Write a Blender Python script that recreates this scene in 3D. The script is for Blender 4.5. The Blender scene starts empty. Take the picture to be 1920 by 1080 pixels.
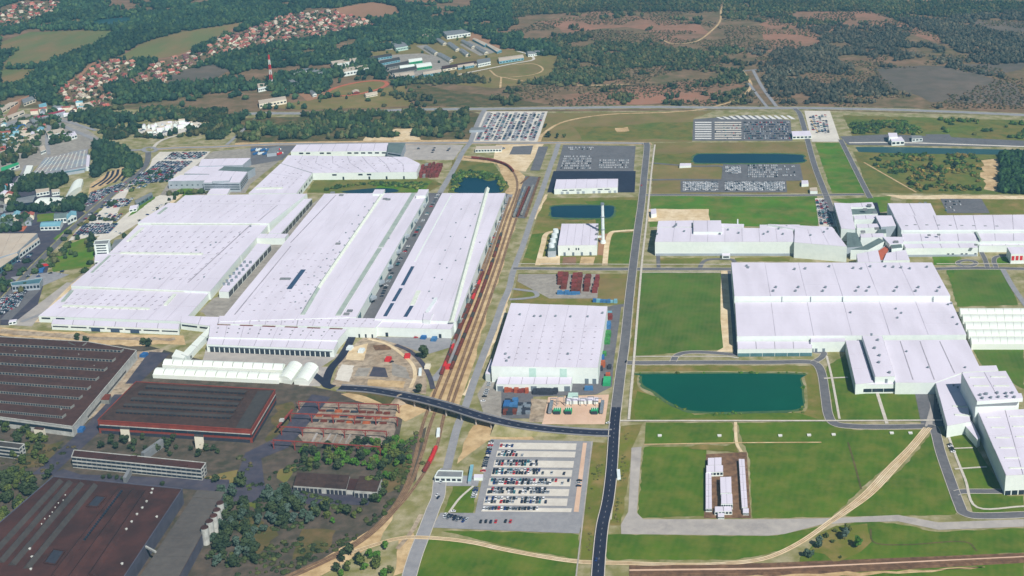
import bpy, math, random
import numpy as np
from mathutils import Vector
random.seed(7)
RNG = np.random.default_rng(11)
SC = bpy.context.scene
COL = SC.collection

# ------------------------------------------------------------------ camera, sky, sun, exposure
CAM_H, FOC, PITCH, CX, CY = 605.0, 2400.0, math.radians(17.0), 1290.0, 314.0   # lens in 1920 px units
cam = bpy.data.cameras.new('camera')
camo = bpy.data.objects.new('camera', cam); COL.objects.link(camo)
camo.location = (0, 0, CAM_H)
camo.rotation_euler = (math.radians(90) - PITCH, 0, 0)
cam.sensor_width = 36.0
cam.lens = 36.0 * FOC / 1920
cam.shift_x = -(CX - 960) / 1920
cam.shift_y = -(540 - CY) / 1920
cam.clip_start, cam.clip_end = 1.0, 60000.0
SC.camera = camo

SUN_EL, SUN_AZ = math.radians(45), math.radians(146)          # azimuth clockwise from +Y (view direction)
world = bpy.data.worlds.new('World'); SC.world = world; world.use_nodes = True
wn = world.node_tree; wn.nodes.clear()
sky = wn.nodes.new('ShaderNodeTexSky'); sky.sky_type = 'NISHITA'; sky.sun_disc = False
sky.sun_elevation = SUN_EL; sky.sun_rotation = SUN_AZ; sky.altitude = 100
bg = wn.nodes.new('ShaderNodeBackground'); bg.inputs[1].default_value = 0.052
wo = wn.nodes.new('ShaderNodeOutputWorld')
wn.links.new(sky.outputs[0], bg.inputs[0]); wn.links.new(bg.outputs[0], wo.inputs[0])
sun = bpy.data.lights.new('sun', 'SUN'); sun.energy = 5.0; sun.angle = math.radians(0.53); sun.color = (1.0, 0.965, 0.90)
suno = bpy.data.objects.new('sun', sun); COL.objects.link(suno)
sd = Vector((math.sin(SUN_AZ) * math.cos(SUN_EL), math.cos(SUN_AZ) * math.cos(SUN_EL), math.sin(SUN_EL)))
suno.rotation_euler = sd.to_track_quat('Z', 'Y').to_euler()
suno.location = (0, 0, 2000)
SC.view_settings.view_transform = 'Standard'; SC.view_settings.look = 'None'
SC.view_settings.exposure = 0.2; SC.view_settings.gamma = 1.0
SC.render.engine = 'CYCLES'
SC.cycles.use_denoising = True
SC.cycles.max_bounces = 5; SC.cycles.diffuse_bounces = 2; SC.cycles.glossy_bounces = 2
SC.cycles.volume_bounces = 0; SC.cycles.transparent_max_bounces = 4

# ------------------------------------------------------------------ survey helper: a point of the site at height z, read off the survey photo
SP, CP = math.sin(PITCH), math.cos(PITCH)
def P(x, y, z=0.0):
    a = (x - CX) / FOC; b = (CY - y) / FOC
    dz = -SP + b * CP
    t = (z - CAM_H) / dz
    return (a * t, (CP + b * SP) * t, z)
def PP(pts, z=0.0):
    return [P(p[0], p[1], z) for p in pts]

# ------------------------------------------------------------------ materials
def lin(c):
    c /= 255.0
    return c / 12.92 if c <= 0.04045 else ((c + 0.055) / 1.055) ** 2.4
def C(r, g, b, k=0.92):
    return tuple(min(0.86, lin(v) * k) for v in (r, g, b))
MATS = {}
def mat(name, c1, c2=None, scale=0.02, rough=0.9, c3=None, scale3=0.3, amt3=0.4, spec=0.25, metal=0.0, detail=6.0, lo=0.35, hi=0.65,
        stripes=None, tint=None, bump=None, stretch=None):
    m = bpy.data.materials.new(name); m.use_nodes = True; MATS[name] = m
    nt = m.node_tree; N = nt.nodes; L = nt.links
    b = N['Principled BSDF']; b.inputs['Roughness'].default_value = rough; b.inputs['Metallic'].default_value = metal
    b.inputs['Specular IOR Level'].default_value = spec
    geo = N.new('ShaderNodeNewGeometry')
    pos = geo.outputs['Position']
    if stretch:
        mp = N.new('ShaderNodeMapping'); mp.inputs['Scale'].default_value = stretch[:3]; mp.inputs['Rotation'].default_value = (0, 0, math.radians(stretch[3]))
        L.new(pos, mp.inputs[0]); pos = mp.outputs[0]
    def noise(s, d=detail):
        n = N.new('ShaderNodeTexNoise'); n.inputs['Scale'].default_value = s; n.inputs['Detail'].default_value = d
        n.inputs['Roughness'].default_value = 0.6
        L.new(pos, n.inputs['Vector']); return n.outputs['Fac']
    def ramp(f, a, z):
        r = N.new('ShaderNodeMapRange'); r.inputs[1].default_value = a; r.inputs[2].default_value = z
        L.new(f, r.inputs[0]); return r.outputs[0]
    def mix(f, a, bb, mode='MIX'):
        x = N.new('ShaderNodeMix'); x.data_type = 'RGBA'; x.blend_type = mode
        if isinstance(f, float): x.inputs['Factor'].default_value = f
        else: L.new(f, x.inputs['Factor'])
        for i, v in ((6, a), (7, bb)):
            if isinstance(v, tuple): x.inputs[i].default_value = (*v, 1)
            else: L.new(v, x.inputs[i])
        return x.outputs[2]
    col = c1
    if c2: col = mix(ramp(noise(scale), lo, hi), c1, c2)
    if c3:
        f = ramp(noise(scale3), 0.42, 0.68)
        mm = N.new('ShaderNodeMath'); mm.operation = 'MULTIPLY'; mm.inputs[1].default_value = amt3; L.new(f, mm.inputs[0])
        col = mix(mm.outputs[0], col, c3)
    if stripes:
        ang, sc_, am, cs = stripes
        mp = N.new('ShaderNodeMapping'); mp.inputs['Rotation'].default_value = (0, 0, math.radians(ang)); L.new(geo.outputs['Position'], mp.inputs[0])
        w = N.new('ShaderNodeTexWave'); w.inputs['Scale'].default_value = sc_; w.inputs['Distortion'].default_value = 1.5; w.inputs['Detail'].default_value = 2
        w.inputs['Detail Scale'].default_value = 0.6
        L.new(mp.outputs[0], w.inputs[0])
        mm = N.new('ShaderNodeMath'); mm.operation = 'MULTIPLY'; mm.inputs[1].default_value = am; L.new(w.outputs['Fac'], mm.inputs[0])
        col = mix(mm.outputs[0], col, cs)
    if tint:
        at = N.new('ShaderNodeAttribute'); at.attribute_name = 'tint'
        oi = N.new('ShaderNodeObjectInfo')
        if tint == 'obj':
            col = mix(ramp(oi.outputs['Random'], 0, 1), col, c3 if c3 else c2)
        else:
            col = mix(1.0, col, at.outputs['Color'], 'MULTIPLY')
    if isinstance(col, tuple): b.inputs['Base Color'].default_value = (*col, 1)
    else: L.new(col, b.inputs['Base Color'])
    if bump:
        bp = N.new('ShaderNodeBump'); bp.inputs['Strength'].default_value = bump[1]; bp.inputs['Distance'].default_value = bump[2]
        L.new(noise(bump[0], 3.0), bp.inputs['Height']); L.new(bp.outputs[0], b.inputs['Normal'])
    return m

mat('heath', C(126, 98, 74), C(86, 86, 50), 0.006, c3=C(152, 120, 96), scale3=0.03, amt3=0.7, lo=.3, hi=.68)
mat('heath_red', C(158, 112, 88), C(116, 94, 68), 0.008, c3=C(160, 122, 102), scale3=0.04, amt3=.6)
mat('heath_grey', C(118, 104, 92), C(92, 86, 76), 0.006, c3=C(80, 78, 62), scale3=0.03, amt3=.6)
mat('scrub', C(88, 82, 46), C(66, 76, 36), 0.01, c3=C(128, 102, 72), scale3=0.05, amt3=.75)
mat('soil_darkened', C(84, 75, 67), C(66, 66, 52), 0.03, c3=C(108, 94, 82), scale3=.1, amt3=.8)  # soil colour lowered to carry the dark corner's tone
mat('field_olive', C(116, 118, 68), C(96, 106, 60), 0.004, c3=C(150, 112, 78), scale3=0.012, amt3=.7, stretch=(1, .35, 1, -35))
mat('field_brown', C(166, 122, 92), C(142, 110, 82), 0.006, c3=C(152, 118, 92), scale3=.02, stretch=(1, .3, 1, 20))
mat('lawn', C(82, 114, 12), C(60, 92, 6), 0.022, c3=C(116, 118, 44), scale3=0.05, amt3=.7, lo=.3, hi=.7, stripes=(12, .05, .12, C(112, 124, 50)), bump=(1.5, .5, .4))
mat('lawn_rich', C(82, 126, 20), C(66, 104, 14), 0.018, c3=C(122, 120, 54), scale3=0.035, amt3=.75, bump=(1.5, .5, .4))
mat('lawn_dry', C(110, 116, 40), C(90, 98, 30), 0.02, c3=C(148, 126, 76), scale3=0.04, amt3=.95, bump=(1.2, .5, .4))
mat('lawn_mown', C(80, 114, 26), C(62, 94, 18), 0.016, c3=C(110, 112, 50), scale3=0.04, amt3=.6, stripes=(4, .06, .2, C(100, 112, 58)))
mat('meadow', C(98, 112, 42), C(124, 108, 52), 0.012, c3=C(70, 92, 30), scale3=0.05, amt3=.8)
mat('meadow_brown', C(138, 120, 74), C(122, 106, 64), 0.012, c3=C(104, 108, 48), scale3=0.03, amt3=.8)
mat('verge', C(140, 134, 86), C(112, 114, 60), 0.035, c3=C(178, 166, 138), scale3=0.06, amt3=.9)
mat('sand', C(214, 188, 146), C(190, 160, 116), 0.03, c3=C(150, 122, 84), scale3=.1, amt3=.7)
mat('sand_pale', C(232, 214, 182), C(212, 188, 148), 0.03, c3=C(180, 152, 108), scale3=.1, amt3=.6)
mat('sand_pink', C(222, 190, 166), C(206, 172, 148), 0.03, c3=C(196, 166, 134), scale3=.2, amt3=.4)
mat('rubble', C(188, 172, 150), C(160, 140, 116), 0.05, c3=C(112, 98, 84), scale3=.15, amt3=.8)
mat('concrete_slab', C(220, 214, 202), C(204, 198, 188), 0.04, c3=C(186, 178, 166), scale3=.2, amt3=.4)
mat('apron', C(172, 166, 160), C(154, 148, 144), 0.03, c3=C(190, 182, 172), scale3=.1, amt3=.6)
mat('yard', C(166, 160, 150), C(146, 140, 132), 0.03, c3=C(120, 112, 104), scale3=.15, amt3=.6)
mat('asphalt', C(106, 106, 110), C(94, 94, 98), 0.04, c3=C(122, 120, 122), scale3=.2, amt3=.5, rough=.95)
mat('asphalt_grey', C(148, 148, 152), C(134, 134, 138), 0.04, c3=C(162, 160, 160), scale3=.2, amt3=.5)
mat('asphalt_dark', C(38, 42, 62), C(32, 35, 52), 0.04, c3=C(52, 54, 72), scale3=.2, amt3=.5)
mat('asphalt_shade', C(74, 72, 86), C(60, 60, 74), 0.03, c3=C(94, 88, 94), scale3=.1, amt3=.6)  # darker asphalt; over the works it holds the corner's dark tone
mat('ballast', C(138, 106, 80), C(108, 82, 62), 0.05, c3=C(80, 60, 48), scale3=.2, amt3=.7)
mat('rail_steel', C(84, 62, 50), C(104, 78, 62), 0.2, rough=.5)
mat('kerb', C(206, 200, 188), C(188, 180, 168), .2)
mat('paint_white', C(226, 226, 222), C(206, 204, 200), .5)
mat('line_paint', C(176, 176, 180), C(150, 150, 156), .5)
mat('track_clay', C(190, 108, 78), C(170, 96, 70), .05)
mat('pool_liner', C(40, 62, 52))
def water(name, c1, c2):
    m = mat(name, c1, c2, .008, rough=.3, spec=.08, bump=(.25, .08, .3), c3=tuple(v * .8 for v in c1), scale3=.03, amt3=.7); return m
mat('shallows', C(70, 104, 62), C(96, 108, 60), .05, c3=C(40, 84, 60), scale3=.1, amt3=.8)
water('pond_teal', C(6, 86, 64, .9), C(4, 76, 60, .9))
water('pond_blue', C(10, 60, 76, .9), C(8, 52, 70, .9))
water('canal_water', C(52, 88, 88, .9), C(42, 78, 82, .9))
# building materials
mat('roof_white', C(232, 226, 240, .84), C(227, 221, 235, .84), .02, c3=C(206, 200, 212, .84), scale3=.05, amt3=.5, rough=.8, stretch=(1, .22, 1, 12))
mat('roof_seam', C(176, 170, 180), C(150, 146, 156), .1)
mat('wall_white', C(238, 246, 240, .86), C(230, 240, 236, .86), .03, c3=C(214, 224, 220, .86), scale3=.2, amt3=.4, rough=.6)
mat('wall_grey', C(168, 178, 186), C(152, 162, 172), .05, rough=.5)
mat('wall_cream', C(236, 230, 210, .88), C(222, 214, 192, .88), .05)
mat('trim_pale', C(226, 232, 220, .9), C(206, 214, 200, .9), .2)
mat('skylight_green', C(178, 190, 178), C(156, 170, 160), .1, rough=.35)
mat('skylight_dark', C(62, 84, 112), C(48, 70, 98), .1, rough=.25, spec=.5)
mat('glass', C(44, 56, 70), C(34, 46, 58), .2, rough=.15, spec=.6)
mat('glass_teal', C(90, 128, 136), C(70, 108, 118), .1, rough=.2, spec=.6)
mat('door_grey', C(120, 132, 142), C(104, 116, 126), .3, rough=.6)
mat('door_green', C(190, 220, 208), C(176, 206, 196), .3, rough=.6)
mat('roof_grey', C(128, 132, 136), C(112, 118, 122), .05, c3=C(150, 150, 148), scale3=.15)
mat('roof_greengrey', C(108, 124, 122), C(94, 110, 110), .1)
mat('roof_tan', C(196, 182, 164), C(176, 162, 146), .05, c3=C(214, 204, 188), scale3=.1)
mat('roof_brown', C(76, 52, 47), C(62, 44, 41), .03, c3=C(92, 66, 58), scale3=.2, amt3=.6)
mat('roof_umber', C(72, 54, 48), C(58, 45, 42), .03, c3=C(88, 68, 60), scale3=.2, amt3=.6)
mat('wall_shade', C(92, 94, 108), C(76, 78, 92), .08)  # blue-grey wall with the trench shade put into its colour
mat('roof_ash', C(94, 90, 86), C(82, 78, 76), .03, c3=C(108, 102, 96), scale3=.2)
mat('wall_plaster', C(206, 196, 176), C(184, 172, 152), .1)
mat('floor_dim', C(168, 152, 134), C(140, 126, 112), .06, c3=C(96, 84, 76), scale3=.15, amt3=.8)
mat('steel_oxide', C(150, 70, 62), C(124, 58, 54), .3)
mat('track_bed', C(160, 132, 102), C(132, 106, 82), 0.06, c3=C(104, 80, 62), scale3=.25, amt3=.7)
mat('roof_redbrown', C(70, 46, 43), C(54, 38, 37), .015, c3=C(90, 56, 50), scale3=.05, amt3=.7)
mat('roof_slate', C(72, 68, 66), C(60, 58, 58), .03, c3=C(86, 82, 78), scale3=.2)
mat('roof_steel', C(150, 158, 168), C(128, 138, 148), .02, c3=C(172, 148, 134), scale3=.03, amt3=.7)
mat('wall_dim', C(150, 152, 146), C(128, 130, 126), .08, c3=C(98, 96, 92), scale3=.3)
mat('wall_dirty', C(196, 198, 192), C(172, 174, 170), .08, c3=C(130, 128, 122), scale3=.3, amt3=.5)
mat('fascia_red', C(146, 68, 54), C(126, 58, 48), .08, c3=C(100, 50, 44), scale3=.3)
mat('steel_red', C(172, 76, 60), C(146, 62, 52), .3)
mat('steel_orange', C(180, 100, 62), C(150, 80, 52), .3)
mat('brick_terrace', C(190, 100, 72), C(170, 88, 64), .3)
mat('tile_red', C(176, 98, 84), C(138, 80, 72), .06)
mat('tile_orange', C(192, 130, 110), C(160, 108, 92), .06)
mat('tile_dark', C(120, 76, 72), C(100, 68, 68), .1)
mat('sheet_teal', C(126, 176, 190), C(108, 160, 176), .1)
mat('sheet_green', C(56, 168, 112), C(44, 146, 98), .1)
mat('sheet_maroon', C(164, 62, 82), C(146, 54, 72), .1)
mat('sheet_red', C(206, 50, 52), C(184, 42, 46), .3)
mat('sheet_blue', C(54, 108, 164), C(44, 92, 146), .3)
mat('tent_white', C(244, 248, 242, .86), C(234, 242, 234, .86), .05, c3=C(238, 244, 224, .86), scale3=.2, rough=.5)
mat('galv', C(150, 160, 168), C(128, 140, 150), .2, rough=.4, metal=.3)
mat('steel_white', C(232, 240, 240, .88), C(216, 226, 228, .88), .2, rough=.5)
mat('rust', C(120, 62, 48), C(96, 50, 42), .3)
mat('rust_red', C(138, 62, 56), C(112, 52, 48), .3)
mat('plastic_green', C(72, 146, 76), C(54, 112, 62), .4)
mat('tarp_blue', C(72, 124, 172), C(58, 104, 148), .4)
mat('crate_dark', C(58, 62, 74), C(48, 52, 62), .4)
mat('crate_orange', C(178, 94, 64), C(150, 76, 54), .4)
mat('bark', C(86, 70, 54), C(70, 58, 46), 1.0)
FOL = dict(rough=.85, spec=.15)
mat('leaf_tree', C(70, 88, 46), C(56, 74, 38), .15, tint='obj', c3=C(98, 108, 54), scale3=.5, amt3=.5, **FOL)
mat('leaf_dark', C(50, 66, 48), C(40, 56, 42), .15, tint='obj', c3=C(72, 86, 54), scale3=.5, amt3=.5, **FOL)
mat('leaf_bright', C(72, 118, 40), C(58, 98, 34), .15, tint='obj', c3=C(86, 124, 48), scale3=.5, amt3=.5, **FOL)
mat('leaf_silver', C(96, 112, 104), C(78, 98, 88), .15, tint='obj', c3=C(70, 90, 70), scale3=.5, amt3=.5, **FOL)
mat('leaf_mass', (1, 1, 1), tint='attr', **FOL)
for n, c in (('white', (235, 236, 238)), ('silver', (176, 182, 188)), ('grey', (104, 110, 118)), ('black', (28, 30, 36)), ('blue', (34, 58, 120)),
             ('red', (196, 36, 46)), ('teal', (60, 130, 140)), ('yellow', (226, 206, 110)), ('navy', (26, 34, 62))):
    mat('paint_' + n + '_car', C(*c, .9), rough=.3, spec=.5)
mat('tyre', C(30, 30, 32))

# ------------------------------------------------------------------ mesh helpers
def mesh(name, verts, faces, mats, fm=None, smooth=False):
    me = bpy.data.meshes.new(name)
    me.from_pydata(verts, [], faces)
    for m in (mats if isinstance(mats, (list, tuple)) else [mats]): me.materials.append(MATS[m])
    if fm: me.polygons.foreach_set('material_index', fm)
    if smooth: me.polygons.foreach_set('use_smooth', [True] * len(me.polygons))
    return me
def link(name, me, parent=None, loc=(0, 0, 0), rz=0.0):
    o = bpy.data.objects.new(name, me); COL.objects.link(o)
    o.location = loc; o.rotation_euler = (0, 0, rz)
    if parent: o.parent = parent
    return o
def tag(o, label=None, cat=None, group=None, kind=None):
    if label: o['label'] = label
    if cat: o['category'] = cat
    if group: o['group'] = group
    if kind: o['kind'] = kind
    return o
def thing(name, label, cat, loc, group=None, rz=0.0):
    o = bpy.data.objects.new(name, None); COL.objects.link(o); o.empty_display_size = 1
    o.location = loc; o.rotation_euler = (0, 0, rz)
    return tag(o, label, cat, group)
def local(root, vs):
    l = root.location
    return [(v[0] - l.x, v[1] - l.y, v[2] - l.z) for v in vs]
class MB:
    def __init__(s): s.v = []; s.f = []; s.m = []
    def add(s, vs, fs, m=0):
        k = len(s.v); s.v += [tuple(v) for v in vs]; s.f += [tuple(i + k for i in f) for f in fs]; s.m += [m] * len(fs)
    def prism(s, pts, z0, z1, side=0, top=0, bottom=False):
        n = len(pts)
        a = sum(pts[i][0] * pts[(i + 1) % n][1] - pts[(i + 1) % n][0] * pts[i][1] for i in range(n))
        if a < 0: pts = pts[::-1]
        vs = [(p[0], p[1], z0) for p in pts] + [(p[0], p[1], z1) for p in pts]
        s.add(vs, [(i, (i + 1) % n, n + (i + 1) % n, n + i) for i in range(n)], side)
        s.add(vs[n:], [tuple(range(n))], top)
        if bottom: s.add(vs[:n], [tuple(range(n))[::-1]], side)
    def box(s, x0, x1, y0, y1, z0, z1, m=0, top=None):
        s.prism([(x0, y0), (x1, y0), (x1, y1), (x0, y1)], z0, z1, m, m if top is None else top, True)
    def obox(s, a, b, w, z0, z1, m=0, top=None):     # box along a-b (xy), half width w/2
        dx, dy = b[0] - a[0], b[1] - a[1]; l = math.hypot(dx, dy) or 1; nx, ny = -dy / l * w / 2, dx / l * w / 2
        s.prism([(a[0] + nx, a[1] + ny), (a[0] - nx, a[1] - ny), (b[0] - nx, b[1] - ny), (b[0] + nx, b[1] + ny)], z0, z1, m, m if top is None else top, True)
    def bar(s, a, b, w, m=0):                        # square bar between two 3d points
        a = Vector(a); b = Vector(b); d = (b - a).normalized()
        u = d.cross(Vector((0, 0, 1)));
        if u.length < 1e-3: u = Vector((1, 0, 0))
        u.normalize(); v = d.cross(u)
        q = [a + (u * i + v * j) * w / 2 for i, j in ((-1, -1), (1, -1), (1, 1), (-1, 1))] + [b + (u * i + v * j) * w / 2 for i, j in ((-1, -1), (1, -1), (1, 1), (-1, 1))]
        s.add(q, [(0, 1, 5, 4), (1, 2, 6, 5), (2, 3, 7, 6), (3, 0, 4, 7), (3, 2, 1, 0), (4, 5, 6, 7)], m)
    def cyl(s, x, y, z0, z1, r0, r1=None, n=12, m=0, top=None):
        r1 = r0 if r1 is None else r1
        vs = [(x + r0 * math.cos(2 * math.pi * i / n), y + r0 * math.sin(2 * math.pi * i / n), z0) for i in range(n)] + \
             [(x + r1 * math.cos(2 * math.pi * i / n), y + r1 * math.sin(2 * math.pi * i / n), z1) for i in range(n)]
        s.add(vs, [(i, (i + 1) % n, n + (i + 1) % n, n + i) for i in range(n)], m)
        s.add(vs[n:], [tuple(range(n))], m if top is None else top)
    def mesh(s, name, mats, root=None, smooth=False):
        return mesh(name, local(root, s.v) if root else s.v, s.f, mats, s.m, smooth)
    def build(s, name, mats, root=None, smooth=False):
        return link(name, s.mesh(name, mats, root, smooth), root)
def spline(pts, n=6):
    if len(pts) < 3: return [Vector(p) for p in pts]
    p = [Vector(q) for q in pts]; p = [p[0] * 2 - p[1]] + p + [p[-1] * 2 - p[-2]]; out = []
    for i in range(1, len(p) - 2):
        for k in range(n):
            t = k / n
            out.append(.5 * ((2 * p[i]) + (-p[i - 1] + p[i + 1]) * t + (2 * p[i - 1] - 5 * p[i] + 4 * p[i + 1] - p[i + 2]) * t * t + (-p[i - 1] + 3 * p[i] - 3 * p[i + 1] + p[i + 2]) * t ** 3))
    out.append(p[-2]); return out
def offs(line, d):
    out = []
    for i, p in enumerate(line):
        t = (line[min(i + 1, len(line) - 1)] - line[max(i - 1, 0)]); t.z = 0; t.normalize()
        out.append(Vector((p.x - t.y * d, p.y + t.x * d, p.z)))
    return out
def ribbon(mb, line, d0, d1, z, m=0):
    a = offs(line, d0); b = offs(line, d1); n = len(a)
    mb.add([(q.x, q.y, q.z + z) for q in a] + [(q.x, q.y, q.z + z) for q in b],
           [(i, i + 1, n + i + 1, n + i) if d0 > d1 else (i, n + i, n + i + 1, i + 1) for i in range(n - 1)], m)
def ribbon_box(mb, line, d0, d1, z0, z1, m=0):
    a = offs(line, d0); b = offs(line, d1); n = len(a)
    for i in range(n - 1):
        mb.prism([(a[i].x, a[i].y), (a[i + 1].x, a[i + 1].y), (b[i + 1].x, b[i + 1].y), (b[i].x, b[i].y)], a[i].z + z0, a[i].z + z1, m, m)

ROADLINES = []      # (xy line, half width): trees keep off
def structure(o): o['kind'] = 'structure'; return o
def jag(pts, amp, step):
    out = []; n = len(pts)
    for i in range(n):
        a = Vector(pts[i]); b = Vector(pts[(i + 1) % n]); l = (b - a).length; k = max(1, int(l / step))
        for j in range(k):
            q = a.lerp(b, j / k)
            if amp: q = q + Vector((random.uniform(-amp, amp), random.uniform(-amp, amp), 0))
            out.append(q)
    return out
_lift = [0]
def patch(name, px, m, z=.1, amp=0.0, step=25.0, round_=False):
    _lift[0] += 1
    pts = [Vector(p) for p in PP(px)]
    if round_:
        q = pts + pts[:1]; s = spline(pts[-1:] + q + pts[1:2], 5); s = s[5:-6] if len(s) > 12 else s; pts = s
    if not amp and m.startswith(('lawn', 'meadow', 'verge')) and not round_ and name != 'plain': amp, step = .9, 6.0
    if amp: pts = jag(pts, amp, step)
    a = sum(pts[i].x * pts[(i + 1) % len(pts)].y - pts[(i + 1) % len(pts)].x * pts[i].y for i in range(len(pts)))
    if a < 0: pts = pts[::-1]
    zz = z + (_lift[0] % 40) * .0015
    return structure(link(name, mesh(name, [(p.x, p.y, zz) for p in pts], [tuple(range(len(pts)))], m)))
def road(name, px, w, m='asphalt', z=.42, kerb=0.0, dash=None, edge=False, shoulder=None, keep=True, smooth=6):
    line = spline([P(p[0], p[1], p[2] if len(p) > 2 else 0) for p in px], smooth)
    if keep: ROADLINES.append((np.array([(p.x, p.y) for p in line]), w / 2 + 3))
    _lift[0] += 1; z += (_lift[0] % 20) * .004
    mb = MB(); ribbon(mb, line, w / 2, -w / 2, z)
    o = structure(mb.build(name, m))
    if shoulder:
        s = MB(); ribbon(s, line, w / 2 + shoulder[0], -w / 2 - shoulder[0], z - .1); q = s.build('verge_strip', shoulder[1]); q.parent = o
    if kerb:
        k = MB()
        for sgn in (1, -1): ribbon_box(k, line, sgn * (w / 2 + kerb), sgn * w / 2, z - .12, z + .12)
        k.build('kerb', 'kerb').parent = o
    if dash or edge:
        k = MB()
        if edge:
            for sgn in (1, -1): ribbon(k, line, sgn * (w / 2 - .3) + .18, sgn * (w / 2 - .3) - .18, z + .03)
        if dash:
            on, off, wd = dash; acc = 0.0
            for i in range(len(line) - 1):
                a, b = line[i], line[i + 1]; l = (b - a).length; t = 0.0
                while t < l:
                    if (acc + t) % (on + off) < on:
                        e = min(l, t + on - (acc + t) % (on + off)); k.m += []
                        p, q = a.lerp(b, t / l), a.lerp(b, e / l); ribbon(k, [p, q], wd / 2, -wd / 2, z + .03); t = e + 1e-3
                    else: t += (on + off) - (acc + t) % (on + off) + 1e-3
                acc += l
        k.build('road_marking', 'line_paint').parent = o
    return o

def nth(i):
    i += 1; w = ['', 'first', 'second', 'third', 'fourth', 'fifth', 'sixth', 'seventh', 'eighth', 'ninth', 'tenth', 'eleventh', 'twelfth']
    return w[i] if i <= 12 else str(i) + ('th' if 10 < i % 100 < 14 else {1: 'st', 2: 'nd', 3: 'rd'}.get(i % 10, 'th'))
# ------------------------------------------------------------------ the setting: ground, fields, roads, water
g = MB(); g.add([(-9000, -500, 0), (9000, -500, 0), (9000, 16000, 0), (-9000, 16000, 0)], [(0, 1, 2, 3)])
structure(g.build('ground', 'heath'))
# far country
patch('field', [(0, 128), (60, 62), (110, 58), (225, 58), (190, 80), (90, 122), (30, 128)], 'field_olive', .1, 8, 60)
patch('field', [(0, 165), (0, 130), (75, 130), (45, 158)], 'field_olive', .1, 6, 60)
patch('field', [(0, 102), (0, 80), (60, 60), (100, 60), (60, 85)], 'field_olive', .1, 6, 60)
patch('field', [(212, 112), (265, 82), (340, 60), (455, 42), (462, 48), (400, 75), (345, 103), (270, 113)], 'field_olive', .1, 5, 60)
patch('field', [(615, 18), (700, 4), (745, 12), (755, 28), (710, 38), (650, 30)], 'field_brown', .1, 5, 60)
patch('field', [(745, 2), (820, 0), (818, 8), (760, 10)], 'field_brown', .1, 4, 60)
patch('field', [(115, 38), (160, 36), (150, 48), (110, 48)], 'field_olive', .1, 4, 60)
patch('heath_clearing', [(1005, 40), (1130, 22), (1320, 44), (1330, 72), (1260, 78), (1180, 50), (1060, 62)], 'heath_red', .1, 14, 50)
patch('heath_clearing', [(1430, 40), (1480, 22), (1640, 22), (1760, 70), (1775, 85), (1700, 62), (1560, 58), (1520, 95), (1440, 98)], 'heath_red', .1, 12, 50)
patch('heath_clearing', [(1640, 128), (1770, 124), (1860, 145), (1920, 160), (1920, 200), (1750, 190), (1650, 160)], 'heath_grey', .1, 14, 50)
patch('heath_clearing', [(1820, 38), (1920, 42), (1920, 62), (1850, 55)], 'heath_grey', .1, 8, 50)
patch('heath_clearing', [(1700, 0), (1790, 0), (1800, 4), (1720, 6)], 'field_brown', .1, 4, 50)
patch('heath_clearing', [(1800, 122), (1920, 118), (1920, 130), (1850, 142), (1800, 138)], 'heath_grey', .1, 8, 50)
patch('heath_clearing', [(1050, 178), (1200, 165), (1320, 150), (1390, 160), (1350, 192), (1200, 198), (1060, 198)], 'heath_red', .1, 12, 40)
patch('scrubland', [(760, 150), (860, 170), (1040, 195), (960, 202), (780, 200)], 'scrub', .1, 8, 40)
patch('meadow', [(820, 140), (900, 130), (1000, 100), (1052, 103), (1040, 135), (1020, 155), (930, 165), (860, 158)], 'meadow_brown', .1, 5, 40)
patch('meadow', [(660, 90), (770, 65), (860, 55), (930, 70), (1010, 95), (960, 130), (760, 150), (690, 120)], 'meadow_brown', .12, 5, 40)
patch('meadow', [(890, 55), (935, 70), (1005, 95), (930, 92), (880, 75)], 'field_brown', .16, 4, 40)
patch('meadow', [(495, 200), (560, 190), (620, 180), (760, 160), (775, 200), (560, 206)], 'meadow_brown', .11, 4, 40)
patch('scrubland', [(310, 160), (330, 135), (400, 120), (435, 130), (380, 160), (320, 166)], 'heath_grey', .1, 4, 40)
# the site's plain
patch('plain', [(0, 205), (160, 200), (440, 215), (560, 212), (1500, 206), (1920, 218), (1920, 1100), (-80, 1100), (-80, 300)], 'verge', .05)
patch('woodland_floor', [(440, 222), (870, 208), (905, 214), (875, 268), (440, 270)], 'scrub', .14, 4, 30)
patch('sand_clearing', [(690, 246), (780, 240), (790, 262), (680, 266)], 'sand_pale', .22, 4, 14)
patch('meadow', [(1020, 212), (1340, 208), (1300, 222), (1298, 266), (1012, 268)], 'meadow_brown', .14)
patch('lawn_strip', [(1080, 240), (1298, 228), (1298, 262), (1090, 262)], 'meadow', .2, 6, 30)
patch('bare_patch', [(1155, 240), (1180, 238), (1182, 246), (1156, 248)], 'sand', .28, 3, 10)
patch('meadow', [(1226, 268), (1520, 266), (1535, 362), (1222, 364)], 'meadow_brown', .14)
patch('meadow', [(1228, 290), (1300, 286), (1300, 308), (1228, 308)], 'meadow', .2, 4, 30)
patch('lawn', [(1528, 268), (1578, 268), (1622, 362), (1560, 362)], 'lawn_rich', .16)
patch('lawn', [(1219, 368), (1532, 368), (1532, 425), (1216, 425)], 'lawn_rich', .16, 3, 40)
patch('lawn', [(1560, 374), (1670, 368), (1670, 395), (1640, 400)], 'lawn_rich', .16)
patch('meadow', [(1600, 285), (1920, 290), (1920, 365), (1630, 362)], 'meadow', .14)
patch('scrubland', [(1580, 216), (1920, 226), (1920, 264), (1600, 258)], 'meadow', .14)
patch('dry_lawn', [(1700, 374), (1920, 374), (1920, 404), (1690, 404)], 'lawn_dry', .16)
patch('sand_strip', [(1660, 366), (1920, 367), (1920, 373), (1760, 374), (1690, 374)], 'sand_pale', .24, 2, 20)
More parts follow.
